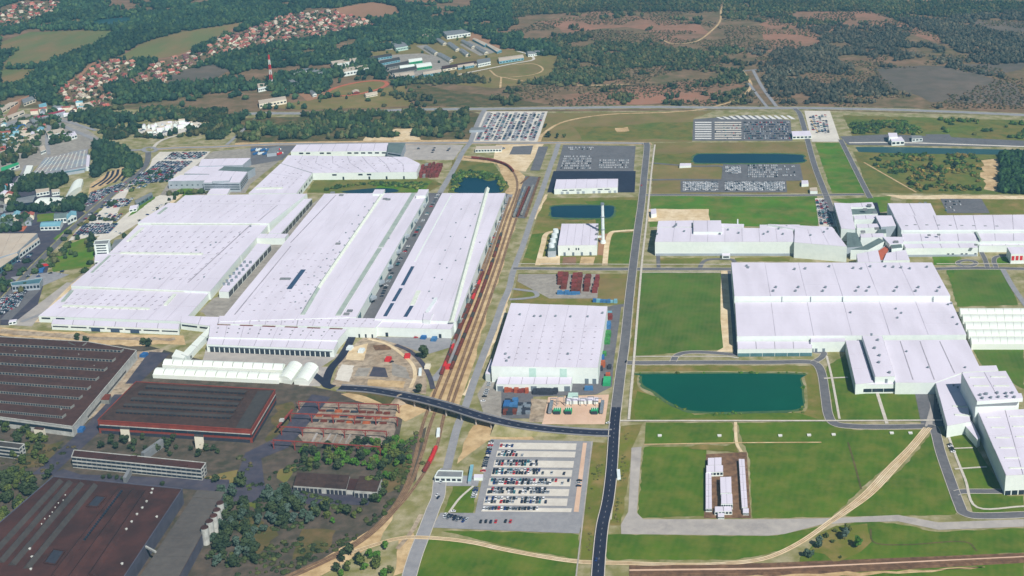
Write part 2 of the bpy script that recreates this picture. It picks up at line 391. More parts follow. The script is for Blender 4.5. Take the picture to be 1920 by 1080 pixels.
patch('bare_patch', [(1845, 302), (1876, 298), (1876, 360), (1848, 356), (1838, 330)], 'sand', .26, 6, 14)
patch('lawn', [(1015, 372), (1196, 370), (1188, 498), (968, 498)], 'lawn_dry', .16)
patch('lawn', [(1100, 378), (1196, 374), (1190, 432), (1130, 438)], 'lawn', .2, 4, 25)
patch('lawn', [(1148, 438), (1190, 436), (1186, 496), (1138, 496)], 'lawn', .22)
patch('lawn', [(985, 440), (1025, 436), (1010, 490), (978, 480)], 'lawn', .22, 3, 25)
patch('sand_plot', [(1217, 392), (1328, 392), (1330, 414), (1216, 416)], 'sand_pale', .26, 2, 20)
patch('lawn', [(968, 512), (1180, 514), (1172, 572), (958, 570)], 'lawn_dry', .16)
patch('lawn', [(1122, 522), (1177, 522), (1173, 562), (1120, 562)], 'meadow_brown', .22)
patch('storage_yard', [(972, 514), (1124, 514), (1120, 560), (1030, 560), (970, 528)], 'yard', .24)
patch('lawn', [(1203, 512), (1354, 512), (1360, 625), (1355, 655), (1190, 668)], 'lawn_mown', .2)
patch('verge_lawn', [(1196, 508), (1203, 510), (1189, 668), (1180, 668)], 'lawn_dry', .18)
patch('sand_apron', [(1352, 508), (1364, 508), (1380, 660), (1342, 660), (1356, 652), (1351, 600), (1351, 555)], 'sand_pale', .26)
patch('hall_shadow_strip', [(1364, 508), (1374, 508), (1384, 664), (1376, 664)], 'asphalt', .3)  # asphalt strip laid as the main hall's cast shadow
patch('lawn', [(1192, 686), (1532, 686), (1545, 790), (1180, 790)], 'lawn_dry', .16)
patch('lawn', [(1192, 735), (1240, 750), (1300, 776), (1500, 776), (1540, 786), (1195, 788)], 'lawn', .2, 3, 25)
patch('lawn', [(1210, 793), (1374, 793), (1376, 832), (1207, 832)], 'lawn', .2)
patch('lawn', [(1383, 793), (1560, 790), (1600, 806), (1730, 806), (1700, 842), (1605, 925), (1560, 970), (1412, 972), (1404, 850), (1392, 832)], 'lawn', .2)
patch('lawn', [(1207, 838), (1324, 838), (1324, 968), (1200, 972), (1197, 960)], 'lawn', .2)
patch('lawn', [(1750, 808), (1762, 850), (1798, 955), (1790, 966), (1585, 968), (1640, 925), (1700, 870)], 'lawn', .2)
patch('lawn', [(1548, 690), (1585, 664), (1600, 722), (1640, 738), (1730, 738), (1730, 790), (1565, 790)], 'lawn', .18)
patch('lawn', [(1138, 1002), (1440, 1006), (1540, 988), (1480, 1030), (1380, 1050), (1138, 1050)], 'lawn', .2)
patch('lawn', [(1500, 1045), (1560, 990), (1620, 976), (1690, 984), (1760, 998), (1920, 990), (1920, 1036), (1500, 1058)], 'lawn', .2)
patch('dry_patch', [(1510, 1030), (1560, 992), (1620, 985), (1640, 1020), (1560, 1050)], 'lawn_dry', .26, 5, 12)
patch('lawn', [(1560, 1066), (1920, 1052), (1920, 1100), (1560, 1100)], 'lawn', .2)
patch('lawn', [(800, 1008), (880, 1020), (990, 1042), (1082, 1058), (1080, 1100), (762, 1100)], 'lawn', .2)
patch('lawn', [(830, 996), (900, 996), (1086, 1002), (1084, 1048), (990, 1034), (890, 1010)], 'lawn', .2)
patch('lawn', [(850, 912), (892, 912), (888, 962), (832, 962)], 'lawn', .26)
patch('verge_lawn', [(1100, 830), (1146, 830), (1130, 985), (1115, 1050), (1088, 1050), (1095, 960)], 'lawn_dry', .18)
patch('verge_lawn', [(1155, 800), (1205, 795), (1186, 838), (1165, 985), (1145, 985)], 'lawn_dry', .18)
patch('lawn', [(1775, 505), (1880, 505), (1910, 572), (1795, 575)], 'lawn_mown', .2)
patch('lawn', [(1825, 655), (1920, 655), (1920, 730), (1845, 690)], 'lawn_mown', .2)
patch('lawn', [(1748, 478), (1800, 478), (1805, 497), (1750, 497)], 'lawn_rich', .2)
patch('lawn', [(1862, 482), (1920, 482), (1920, 496), (1868, 496)], 'lawn_rich', .2)
patch('lawn', [(1780, 815), (1815, 815), (1890, 930), (1820, 940)], 'lawn', .2)
patch('lawn', [(1812, 930), (1920, 930), (1920, 962), (1826, 962)], 'lawn', .2)
# old works, left: the corner's darkness is put into the colours
patch('works_yard', [(-60, 610), (250, 640), (320, 660), (560, 720), (760, 760), (740, 860), (560, 1100), (-80, 1100)], 'soil_darkened', .12)
patch('sandy_strip', [(0, 612), (90, 622), (340, 630), (345, 645), (240, 650), (0, 630)], 'sand', .24, 3, 12)
patch('rubble_lane', [(255, 660), (310, 655), (240, 735), (160, 790), (165, 770)], 'rubble', .24, 2, 10)
patch('works_lane', [(280, 660), (320, 662), (260, 720), (235, 720)], 'asphalt_shade', .32)
patch('works_lane', [(490, 860), (540, 840), (620, 745), (585, 740), (520, 820), (460, 850), (430, 930), (440, 945), (500, 940)], 'asphalt_shade', .3)
patch('works_lane', [(120, 880), (150, 890), (430, 900), (430, 925), (110, 895), (90, 890)], 'asphalt_shade', .28)
patch('works_lane', [(100, 890), (200, 798), (235, 740), (215, 740), (150, 810), (60, 890)], 'asphalt_shade', .3)
patch('depot_yard', [(545, 915), (700, 925), (690, 948), (540, 945)], 'asphalt_shade', .3)
patch('scrub_floor', [(560, 840), (745, 840), (800, 800), (780, 900), (700, 990), (520, 1100), (380, 1100), (420, 960), (530, 900)], 'soil_darkened', .2)
patch('gantry_yard', [(560, 755), (745, 758), (735, 840), (570, 830), (545, 800)], 'floor_dim', .3, 1.5, 10)
patch('loading_yard', [(386, 655), (640, 664), (600, 690), (380, 676)], 'apron', .26)
patch('tent_yard', [(580, 690), (616, 688), (600, 725), (560, 724)], 'apron', .28)
patch('building_site', [(640, 665), (690, 628), (760, 640), (800, 690), (800, 740), (690, 728), (622, 724), (632, 690)], 'rubble', .24, 1.5, 12)
patch('building_site_slab', [(700, 688), (722, 690), (728, 708), (692, 706)], 'asphalt_shade', .34)
patch('building_site_slab', [(672, 690), (696, 690), (688, 706), (664, 706)], 'yard', .34)
patch('sand_bank', [(680, 735), (760, 742), (800, 770), (760, 790), (640, 740)], 'sand', .24, 2, 10)
patch('plant_yard', [(700, 632), (845, 634), (850, 650), (800, 665), (760, 650)], 'asphalt_grey', .26)
# railway corridor
patch('rail_corridor', [(865, 292), (940, 298), (985, 330), (990, 350), (965, 430), (935, 520), (905, 620), (880, 720), (865, 775), (830, 890), (740, 1000), (640, 1060), (560, 1100), (470, 1100), (640, 1020), (730, 940), (765, 870), (790, 780), (830, 700), (858, 610), (905, 480), (945, 372), (950, 340), (930, 308), (865, 300)], 'sand', .16, 2, 20)
patch('embankment', [(790, 770), (860, 780), (840, 900), (760, 1010), (700, 1040), (760, 920)], 'verge', .2, 2, 15)
patch('sand_lane', [(750, 1010), (775, 1000), (760, 1070), (740, 1080)], 'sand', .3, 2, 10)
patch('bridge_bank', [(900, 790), (990, 806), (1000, 825), (915, 828), (870, 860), (855, 870), (880, 810)], 'sand', .22, 2, 10)
patch('meadow', [(848, 300), (925, 306), (955, 350), (945, 362), (840, 362)], 'meadow', .18)
patch('meadow', [(590, 336), (800, 334), (830, 345), (800, 362), (575, 362)], 'meadow', .18)
patch('pond_lawn', [(720, 342), (810, 340), (800, 360), (700, 360)], 'lawn_rich', .22, 4, 20)
# paved ground
patch('north_yard', [(540, 268), (870, 272), (850, 300), (800, 300), (700, 300)], 'apron', .2)
patch('gravel_yard', [(930, 272), (1020, 270), (985, 322), (960, 318), (925, 300)], 'sand_pale', .22)
patch('parking_apron', [(962, 275), (1000, 273), (995, 290), (955, 290)], 'asphalt', .3)
patch('parking_apron', [(1010, 275), (1028, 275), (1012, 320), (994, 320)], 'asphalt', .3)
patch('car_park', [(902, 209), (1027, 209), (1008, 266), (878, 266)], 'concrete_slab', .26)
patch('car_park', [(1300, 224), (1400, 216), (1482, 226), (1486, 264), (1298, 264)], 'asphalt', .26)
patch('car_park', [(1508, 208), (1556, 208), (1576, 266), (1522, 266)], 'concrete_slab', .26)
patch('truck_stop', [(1575, 256), (1668, 252), (1920, 264), (1920, 276), (1590, 272)], 'asphalt', .26)
patch('truck_stop', [(1735, 252), (1780, 252), (1788, 264), (1742, 264)], 'asphalt', .3)
patch('car_park', [(1056, 272), (1192, 274), (1188, 322), (1042, 322)], 'asphalt', .26)
patch('car_park', [(1038, 321), (1192, 321), (1190, 361), (1026, 361)], 'asphalt_dark', .3)
patch('car_park', [(1356, 308), (1500, 308), (1506, 338), (1352, 338)], 'asphalt', .26)
patch('car_park', [(1276, 339), (1474, 339), (1476, 361), (1276, 361)], 'asphalt', .28)
patch('car_park', [(1763, 373), (1840, 373), (1856, 400), (1776, 400)], 'asphalt', .3)
patch('front_car_park', [(920, 824), (1112, 828), (1094, 966), (890, 966)], 'asphalt_grey', .3)
patch('front_forecourt', [(826, 962), (1096, 964), (1086, 1001), (810, 990)], 'asphalt_grey', .34)
patch('gate_forecourt', [(822, 890), (900, 894), (896, 912), (815, 912)], 'asphalt_grey', .36)
patch('west_car_park', [(300, 285), (395, 284), (380, 300), (330, 340), (250, 340), (200, 440), (128, 452), (150, 425), (250, 330)], 'concrete_slab', .2)
patch('west_car_park', [(160, 378), (250, 330), (238, 352), (165, 400), (155, 392)], 'asphalt', .26)
patch('office_yard', [(470, 275), (560, 270), (530, 300), (470, 310)], 'asphalt', .24)
patch('curved_park', [(170, 345), (205, 322), (238, 312), (232, 332), (205, 345), (165, 365)], 'sand', .26)
patch('town_ground', [(0, 215), (120, 212), (190, 262), (160, 285), (0, 330)], 'yard', .14)
patch('town_ground', [(0, 330), (60, 330), (160, 400), (100, 470), (60, 610), (0, 610)], 'asphalt_shade', .14)
patch('park_lawn', [(125, 460), (176, 440), (176, 480), (170, 500), (100, 510), (90, 490)], 'lawn_rich', .28)
patch('sports_lawn', [(70, 402), (102, 400), (100, 414), (70, 416)], 'lawn_rich', .28)
patch('tennis_court', [(36, 423), (52, 423), (44, 434), (28, 434)], 'track_clay', .3)
patch('west_yard', [(60, 612), (72, 596), (140, 530), (125, 530), (20, 610)], 'apron', .26)
patch('west_car_park', [(0, 600), (60, 540), (75, 545), (20, 600)], 'asphalt', .26)
patch('west_car_park', [(20, 520), (100, 510), (130, 515), (60, 545)], 'asphalt_grey', .24)
patch('inner_lane', [(588, 380), (600, 372), (420, 598), (390, 598), (380, 585)], 'yard', .26)
patch('inner_lane', [(804, 362), (830, 362), (706, 598), (668, 598)], 'asphalt', .26)
patch('plant_street', [(945, 362), (957, 365), (862, 612), (842, 625)], 'asphalt', .26)
patch('hall_yard', [(925, 690), (940, 725), (940, 790), (910, 785), (895, 740)], 'yard', .28)
patch('hall_yard', [(1128, 575), (1165, 575), (1150, 685), (1148, 725), (1118, 740), (1000, 744), (994, 785), (940, 785), (930, 735), (1100, 715)], 'asphalt', .24)
patch('switchyard', [(1028, 745), (1142, 740), (1134, 796), (1016, 796)], 'sand_pink', .3)
patch('gravel_plot', [(996, 748), (1026, 750), (1018, 792), (992, 792)], 'rubble', .32)
patch('concrete_apron', [(1184, 840), (1203, 838), (1194, 962), (1206, 974), (1440, 974), (1560, 972), (1684, 966), (1760, 980), (1920, 974), (1920, 988), (1760, 994), (1684, 978), (1600, 980), (1540, 984), (1470, 1002), (1440, 1005), (1165, 1002), (1164, 984), (1178, 960)], 'apron', .3)
patch('compound_yard', [(1324, 852), (1400, 848), (1408, 972), (1320, 972)], 'ballast', .3)
patch('rail_yard', [(985, 330), (1010, 332), (985, 410), (958, 408)], 'asphalt', .28)
patch('truck_yard', [(1715, 735), (1752, 735), (1750, 800), (1728, 800)], 'asphalt', .28)
patch('staff_car_park', [(1528, 372), (1546, 372), (1570, 425), (1536, 425)], 'concrete_slab', .26)
patch('barracks_yard', [(700, 105), (790, 100), (850, 112), (840, 125), (790, 142), (740, 148), (715, 125)], 'yard', .2)
patch('barracks_yard', [(862, 84), (880, 76), (930, 98), (900, 105)], 'yard', .22)
patch('barracks_yard', [(780, 86), (800, 84), (830, 104), (812, 106)], 'yard', .22)
patch('barracks_yard', [(665, 90), (730, 80), (742, 92), (690, 98)], 'concrete_slab', .2)
patch('market_square', [(250, 245), (300, 228), (365, 225), (385, 240), (330, 250), (290, 258)], 'concrete_slab', .24, 4, 20)

# water
patch('pond', [(1204, 706), (1210, 702), (1486, 702), (1500, 712), (1504, 742), (1500, 766), (1440, 771), (1310, 772), (1262, 758), (1228, 735), (1206, 722)], 'pond_teal', .34, round_=True)
patch('shallows', [(1200, 705), (1208, 699.5), (1488, 699.5), (1504, 710), (1509, 743), (1503, 769), (1440, 775), (1306, 776), (1259, 762), (1224, 738), (1202, 724)], 'shallows', .3, 1.2, 8, round_=True)
patch('pond_bank', [(1196, 704), (1206, 697), (1490, 697), (1508, 708), (1514, 745), (1506, 774), (1440, 780), (1302, 780), (1256, 766), (1220, 742), (1197, 726)], 'verge', .16, round_=True)
patch('pond', [(1034, 396), (1042, 387), (1140, 386), (1151, 394), (1146, 406), (1124, 409), (1044, 408), (1034, 404)], 'pond_blue', .34, round_=True)
patch('pond', [(1300, 298), (1306, 291), (1330, 289), (1490, 290), (1506, 298), (1506, 304), (1460, 306), (1320, 306), (1302, 304)], 'pond_blue', .34, round_=True)
patch('canal', [(1604, 276), (1680, 276), (1940, 282), (1940, 291), (1690, 288), (1610, 285)], 'canal_water', .34)
patch('pond', [(862, 336), (890, 330), (915, 340), (938, 336), (944, 350), (934, 362), (860, 362), (852, 352)], 'pond_blue', .34, round_=True)
patch('pond', [(640, 360), (690, 354), (735, 354), (745, 360), (690, 364)], 'pond_blue', .34, round_=True)
patch('lake', [(172, 40), (215, 34), (248, 33), (246, 42), (205, 52), (175, 50)], 'canal_water', .34, round_=True)

# roads
DK = dict(m='asphalt_dark', z=.72, kerb=.5, dash=(4, 5, .5), edge=False)
GR = dict(m='asphalt', kerb=.5)
road('highway', [(430, 218), (480, 213), (560, 213), (640, 212), (768, 206), (960, 204), (1200, 201), (1335, 202), (1440, 203), (1520, 203), (1630, 205), (1760, 209), (1940, 217)], 16, 'asphalt_grey', edge=True, shoulder=(5, 'verge'))
road('road', [(180, 245), (112, 225), (60, 222), (0, 235)], 8, 'asphalt_grey')
road('road', [(108, 232), (150, 250), (190, 266), (232, 281), (268, 281)], 9, 'asphalt_grey')
road('road', [(294, 280), (340, 277), (400, 276), (480, 272), (560, 270), (880, 268), (960, 269), (1046, 268), (1200, 269), (1212, 272)], 10, 'asphalt_grey', shoulder=(3, 'sand'))
road('road', [(286, 279), (296, 268), (312, 260), (340, 252)], 6, 'kerb')
road('roundabout', [(281 + 12 * math.cos(a), 281 + 4.5 * math.sin(a)) for a in [i * math.pi / 6 for i in range(13)]], 7, 'asphalt_grey')
road('road', [(278, 286), (277, 300), (268, 318), (240, 340), (190, 382), (140, 425), (110, 455), (60, 505), (0, 570), (-20, 590)], 9, 'asphalt', shoulder=(2, 'verge'))
road('road', [(425, 272), (455, 245), (480, 222), (496, 212)], 6, 'asphalt_grey')
road('road', [(0, 222), (20, 215), (32, 195), (36, 188), (90, 168), (140, 148), (175, 120), (200, 113), (250, 114), (330, 106), (400, 75), (455, 48)], 8, 'field_brown', shoulder=(3, 'heath_red'))
road('road', [(882, 268), (892, 240), (905, 212), (912, 204)], 9, 'asphalt_grey', z=.5)
road('plant_street', [(882, 268), (868, 285), (855, 310), (838, 340), (825, 362)], 9, 'asphalt_grey')
road('north_south_road', [(1212, 268), (1213, 280), (1208, 330), (1203, 380), (1196, 430), (1187, 500), (1180, 560), (1172, 640), (1165, 690), (1158, 745), (1155, 770)], 10, 'asphalt', z=.7, kerb=.6)
road('north_south_road', [(1155.5, 765), (1152, 800), (1147, 880), (1140, 940), (1130, 985), (1124, 1040), (1120, 1100)], 9.6, 'asphalt_dark', z=.95, kerb=.7, dash=(2.6, 6, .32))
road('west_road', [(1047, 270), (1040, 292), (1032, 312), (1014, 365), (997, 410), (980, 462), (962, 510), (955, 540), (942, 570), (927, 612), (905, 670), (890, 712), (872, 765), (858, 800), (847, 842), (838, 880)], 8, 'asphalt_grey', shoulder=(3, 'verge'))
road('gate_road', [(838, 880), (826, 895), (822, 930), (812, 955), (795, 1000), (778, 1045), (762, 1100)], 11, 'asphalt_grey', kerb=.5)
road('cross_road', [(962, 504), (1000, 504), (1100, 505), (1187, 505), (1300, 505), (1400, 505)], 8.5, kerb=.5)
road('cross_road', [(1740, 505), (1830, 503), (1940, 505)], 8.5, kerb=.5)
road('cross_road', [(1163, 680), (1200, 681), (1300, 680), (1440, 680), (1510, 679), (1531, 684), (1541, 702), (1547, 740), (1553, 778), (1566, 795), (1600, 800), (1660, 801), (1735, 800)], 9, kerb=.5)
road('hall_drive', [(1262, 679), (1268, 668), (1285, 662), (1320, 661), (1385, 666)], 7, kerb=.4)
road('hall_drive', [(1525, 680), (1540, 671), (1544, 662), (1525, 660)], 7, kerb=.4)
road('east_drive', [(1738, 800), (1752, 806), (1764, 850), (1785, 910), (1800, 950), (1808, 962), (1840, 968), (1940, 965)], 9, kerb=.5)
road('east_drive', [(1792, 925), (1810, 922), (1880, 922)], 7, kerb=.4)
road('middle_road', [(1207, 366), (1240, 366), (1320, 366), (1440, 367), (1620, 365)], 8, kerb=.5)
road('east_access', [(1490, 204), (1500, 215), (1512, 255), (1527, 310), (1548, 365), (1562, 400)], 9, 'asphalt', kerb=.5, z=.5)
road('east_access', [(1576, 262), (1590, 290), (1610, 330), (1628, 365), (1632, 372)], 8, 'asphalt', kerb=.5)
road('car_park_road', [(1206, 338), (1280, 337), (1380, 338), (1500, 338)], 7, 'asphalt')
road('car_park_road', [(1222, 306), (1300, 312), (1350, 312), (1358, 320), (1356, 336)], 6, 'asphalt')
road('hall_access', [(1192, 432), (1160, 434), (1145, 438), (1138, 460), (1134, 498)], 7, 'sand_pale')
road('hall_access', [(1110, 434), (1060, 434), (1026, 438), (1018, 460), (1008, 498)], 7, 'sand_pale')
road('storage_road', [(962, 542), (985, 545), (1003, 548), (1006, 556), (985, 560), (955, 562)], 6, 'asphalt_grey')
road('storage_road', [(1175, 572), (1150, 576), (1140, 585)], 8, 'asphalt')
road('sand_track', [(1010, 268), (1020, 250), (1060, 228), (1140, 215), (1250, 211), (1310, 206), (1340, 200), (1385, 186), (1402, 172), (1408, 158), (1398, 140), (1392, 132)], 6, 'sand')
road('runway', [(1412, 132), (1430, 165), (1456, 200)], 7, 'asphalt_grey')
road('runway', [(1404, 156), (1420, 178), (1440, 203)], 6, 'asphalt_grey')
road('runway', [(1392, 134), (1420, 130)], 6, 'asphalt_grey')
road('sand_track', [(1359, 0), (1352, 20), (1350, 40), (1334, 58), (1305, 78), (1262, 82), (1240, 74)], 5, 'sand')
road('heath_track', [(1240, 12), (1300, 13), (1355, 14), (1440, 17)], 5, 'heath_red')
road('heath_track', [(1075, 160), (1130, 160), (1180, 158)], 6, 'sand')
road('heath_track', [(1530, 118), (1580, 114), (1660, 108)], 4, 'heath_red')
road('barracks_road', [(860, 140), (960, 120), (1000, 112), (990, 102), (970, 96)], 6, 'concrete_slab')
road('barracks_road', [(918, 132), (940, 145), (1000, 140), (1018, 130), (1000, 120), (960, 122)], 4, 'sand')
road('barracks_road', [(940, 145), (938, 165)], 4, 'sand')
road('barracks_road', [(940, 145), (980, 152)], 4, 'sand')
road('plant_lane', [(957, 365), (920, 460), (880, 560), (862, 612), (845, 670), (812, 715)], 8, 'asphalt_grey')
road('site_road', [(660, 632), (652, 650), (638, 672), (622, 690), (614, 708), (612, 722), (625, 727)], 9, 'asphalt_dark', z=.5)
road('site_road', [(612, 722), (598, 710), (570, 690)], 8, 'asphalt_dark', z=.52)
road('paved_path', [(1228, 272), (1222, 320), (1218, 360), (1212, 420), (1203, 500), (1190, 660), (1183, 740), (1179, 788)], 2.6, 'kerb', z=.9, keep=False)
road('paved_path', [(1204, 511), (1350, 511)], 2.5, 'kerb', z=.5)
road('paved_path', [(1192, 669), (1350, 669), (1385, 672)], 2, 'kerb', z=.5)
road('paved_path', [(1160, 790), (1300, 790), (1560, 790), (1770, 789)], 2.6, 'kerb', z=.8)
road('paved_path', [(1379, 792), (1381, 830), (1390, 848)], 3, 'sand_pale', z=.5)
road('paved_path', [(1207, 834), (1380, 831), (1540, 830)], 1.8, 'sand', z=.5)
road('paved_path', [(1550, 668), (1560, 710), (1574, 786)], 2.4, 'kerb', z=.5)
road('paved_path', [(1645, 738), (1655, 770), (1663, 795)], 3.4, 'kerb', z=.5)
road('paved_path', [(1545, 710), (1590, 708)], 2.6, 'kerb', z=.5)
road('paved_path', [(1772, 800), (1790, 850), (1810, 900), (1832, 952), (1920, 950)], 2.4, 'kerb', z=.5)
road('paved_path', [(1780, 842), (1825, 840)], 2, 'kerb', z=.5)
road('paved_path', [(1790, 880), (1850, 876)], 2.4, 'kerb', z=.5)
road('paved_path', [(888, 912), (862, 935), (842, 962)], 2.2, 'kerb', z=.55)
road('paved_path', [(1110, 828), (1094, 966), (1078, 1100)], 1.2, 'apron', z=.5)
road('drive', [(1880, 505), (1900, 540), (1925, 575)], 7, 'asphalt_grey')
road('canal_road', [(1592, 268), (1700, 268), (1940, 276)], 6, 'concrete_slab')
road('field_path', [(1620, 305), (1660, 328), (1718, 361)], 3, 'sand')
road('west_street', [(340, 365), (300, 400), (262, 440), (200, 490), (140, 532), (70, 605)], 6, 'sand_pale', z=.45)
road('inner_street', [(175, 555), (130, 570), (40, 604)], 6, 'asphalt_grey')
road('bare_track', [(1520, 224), (1535, 250)], 3, 'sand')
road('service_road', [(790, 965), (770, 1000), (745, 1030)], 4, 'rubble')
road('town_street', [(0, 400), (20, 360), (40, 330), (50, 310)], 7, 'asphalt_grey')
road('town_street', [(92, 290), (88, 262), (92, 235)], 6, 'asphalt_grey')
# ditches and rail
road('ditch', [(1590, 830), (1602, 870), (1615, 918)], 1.6, 'scrub', z=.4)
road('ditch', [(1632, 992), (1640, 1018), (1700, 1022), (1805, 1016), (1832, 1034)], 1.6, 'scrub', z=.4)
def railway(name, px, gauge=1.6, w=3.4, m='track_bed', z=.5):
    line = spline([P(*p) for p in px], 8)
    ROADLINES.append((np.array([(p.x, p.y) for p in line]), w / 2 + 1))
    _lift[0] += 1; z += (_lift[0] % 20) * .004
    mb = MB(); ribbon(mb, line, w / 2, -w / 2, z); o = structure(mb.build(name, m))
    r = MB()
    for s in (-1, 1): ribbon_box(r, line, s * gauge / 2 + .12, s * gauge / 2 - .12, z, z + .2)
    r.build('rail', 'rail_steel').parent = o
    return line
RAIL_A = railway('railway_track', [(470, 1110), (540, 1080), (650, 1028), (718, 975), (757, 920), (778, 860), (792, 800), (812, 745), (850, 650), (888, 560), (915, 490), (938, 425), (957, 370)])
RAIL_B = railway('railway_track', [(480, 1112), (550, 1082), (660, 1028), (728, 972), (768, 912), (792, 850), (806, 800), (828, 740), (862, 655), (900, 560), (928, 480), (948, 415), (970, 352), (958, 318), (925, 303), (870, 296)])
RAIL_C = railway('railway_track', [(728, 972), (765, 930), (800, 880), (818, 842), (828, 800), (842, 745), (872, 660), (908, 560), (936, 480), (955, 420), (975, 355)])
RAIL_D = railway('railway_track', [(976, 345), (992, 331)], m='ballast')
railway('factory_siding', [(655, 1038), (740, 1012), (800, 1009), (880, 1017), (960, 1034), (1075, 1053), (1180, 1057), (1300, 1060), (1380, 1056), (1440, 1046), (1500, 1018), (1560, 976), (1620, 928), (1665, 880), (1705, 840), (1736, 803)], w=5.0, m='sand_pale')
railway('factory_siding', [(1560, 978), (1630, 930), (1678, 880), (1718, 835), (1744, 803)], w=4.4, m='sand_pale', z=.6)
railway('main_line', [(1180, 1066), (1440, 1062), (1700, 1052), (1940, 1041)], w=6, m='ballast')
railway('main_line', [(1180, 1075), (1440, 1072), (1700, 1061), (1940, 1049)], w=6, m='ballast')
railway('main_line', [(1000, 410), (985, 408), (1012, 332)][1:], w=4, m='ballast')
patch('rail_bed', [(1180, 1060), (1440, 1056), (1920, 1037), (1920, 1056), (1440, 1082), (1180, 1086)], 'ballast', .24)
patch('loading_track_floor', [(1180, 1086), (1560, 1070), (1560, 1100), (1180, 1100)], 'sand', .2)

patch('gravel_strip', [(1180, 1069), (1440, 1066), (1920, 1044), (1920, 1046), (1440, 1069), (1180, 1072)], 'sand_pink', .7)
patch('gravel_strip', [(1200, 1090), (1560, 1076), (1850, 1062), (1846, 1066), (1560, 1084), (1200, 1098)], 'sand', .5, 2, 10)
patch('worn_patch', [(1290, 838), (1380, 834), (1382, 850), (1320, 846)], 'lawn_dry', .5, 3, 8)
for i, (x, y) in enumerate(((1237, 818), (1349, 818), (1463, 818), (1517, 817), (1563, 816), (1672, 813), (1707, 813))):
    q = P(x, y, 0); m = MB(); m.box(q[0] - 1.6, q[0] + 1.6, q[1] - 1.6, q[1] + 1.6, 0, 1.0); m.box(q[0] - 1.9, q[0] + 1.9, q[1] - 1.9, q[1] + 1.9, 1.0, 1.2)
    o = m.build('manhole_cover', 'paint_white'); o['label'] = nth(i) + ' small white shaft cover from the left on the lawn below the pond'; o['category'] = 'shaft cover'; o['group'] = 'shaft covers on the lawn'

# finer paving and planting
patch('west_paving', [(338, 368), (300, 366), (255, 385), (205, 430), (176, 450), (206, 452), (260, 418), (316, 380)], 'concrete_slab', .17)
patch('west_lawn', [(262, 385), (286, 368), (292, 371), (250, 402), (238, 408)], 'lawn_rich', .3)
patch('west_lawn', [(312, 366), (345, 352), (400, 360), (345, 368)], 'lawn_rich', .26)
patch('west_paving', [(130, 532), (205, 476), (212, 480), (150, 524)], 'yard', .3)
patch('street_verge', [(150, 420), (205, 372), (210, 374), (160, 424)], 'lawn_dry', .3)
patch('street_verge', [(100, 448), (138, 418), (144, 420), (106, 452)], 'lawn_rich', .3)
patch('courtyard', [(1584, 383), (1645, 380), (1668, 470), (1604, 474)], 'asphalt_dark', .3)  # paving coloured dark to deepen the shade between the pavilions
patch('lawn', [(1232, 484), (1318, 484), (1312, 498), (1230, 498)], 'lawn_dry', .22)
patch('lawn', [(1378, 484), (1480, 482), (1480, 490), (1376, 490)], 'lawn_dry', .22)
road('hall_drive', [(1234, 480), (1235, 503)], 5, 'asphalt', keep=False); road('hall_drive', [(1312, 503), (1318, 492), (1330, 487), (1352, 486), (1372, 487), (1378, 492)], 6, 'asphalt', keep=False)
road('paved_path', [(1206, 496), (1370, 496)], 2, 'kerb', keep=False)
road('turning_loop', [(1813 + 17 * math.cos(a), 494 + 5.5 * math.sin(a)) for a in [i * math.pi / 6 for i in range(13)]], 6, 'asphalt', kerb=.5)
road('hall_drive', [(1838, 470), (1846, 485), (1852, 503)], 6, 'asphalt', kerb=.4); road('hall_drive', [(1935, 480), (1880, 480), (1864, 486), (1868, 503)], 6, 'asphalt', kerb=.4)
road('paved_path', [(1756, 495), (1935, 495)], 2, 'kerb', keep=False)
patch('lawn', [(1775, 506), (1788, 506), (1790, 520), (1778, 521)], 'lawn_rich', .3)
patch('sand_plot', [(1012, 482), (1050, 480), (1050, 497), (1008, 497)], 'sand_pale', .26); patch('bare_patch', [(1056, 482), (1080, 482), (1080, 497), (1054, 497)], 'heath_red', .26); patch('bare_patch', [(1090, 482), (1116, 482), (1112, 497), (1086, 497)], 'sand', .26); patch('bare_patch', [(1124, 440), (1140, 438), (1134, 480), (1120, 478)], 'field_brown', .26)
road('pavement', [(1161, 800), (1156, 870), (1149, 930), (1144, 975)], 2.6, 'kerb', z=.5, keep=False)
road('paved_path', [(972, 495), (1182, 496)], 2, 'kerb', keep=False)
road('site_lane', [(742, 647), (770, 660), (792, 682), (806, 708), (812, 730)], 5, 'asphalt_shade', z=.5, keep=False)
road('site_lane', [(690, 636), (730, 648), (770, 680), (778, 705), (770, 728)], 4, 'sand_pale', z=.46, keep=False)
patch('spoil_heap_base', [(700, 648), (730, 646), (735, 656), (705, 658)], 'ballast', .36, 1, 5)
patch('site_plot', [(648, 675), (655, 652), (690, 644), (682, 676)], 'sand_pale', .38, .8, 6); patch('site_plot', [(628, 712), (640, 684), (664, 686), (655, 716)], 'concrete_slab', .38, .8, 6); patch('site_plot', [(690, 712), (760, 716), (756, 728), (690, 724)], 'sand', .38, .8, 6); patch('site_plot', [(735, 680), (762, 690), (770, 712), (735, 704)], 'yard', .38, .8, 6)
patch('lorry_yard', [(1714, 734), (1756, 720), (1772, 800), (1730, 800), (1738, 770)], 'asphalt', .3)
patch('lane', [(1740, 735), (1752, 735), (1748, 800), (1734, 800), (1744, 765)], 'apron', .38)
patch('sunken_yard', [(375, 585), (400, 560), (440, 545), (470, 520), (478, 520), (420, 596)], 'yard', .34)
patch('gravel_strip', [(868, 740), (930, 620), (960, 520), (966, 520), (938, 620), (880, 745)], 'sand_pale', .3, 1, 10)
patch('gravel_strip', [(1000, 410), (1022, 365), (1028, 365), (1004, 412)], 'sand_pale', .3, 1, 10)
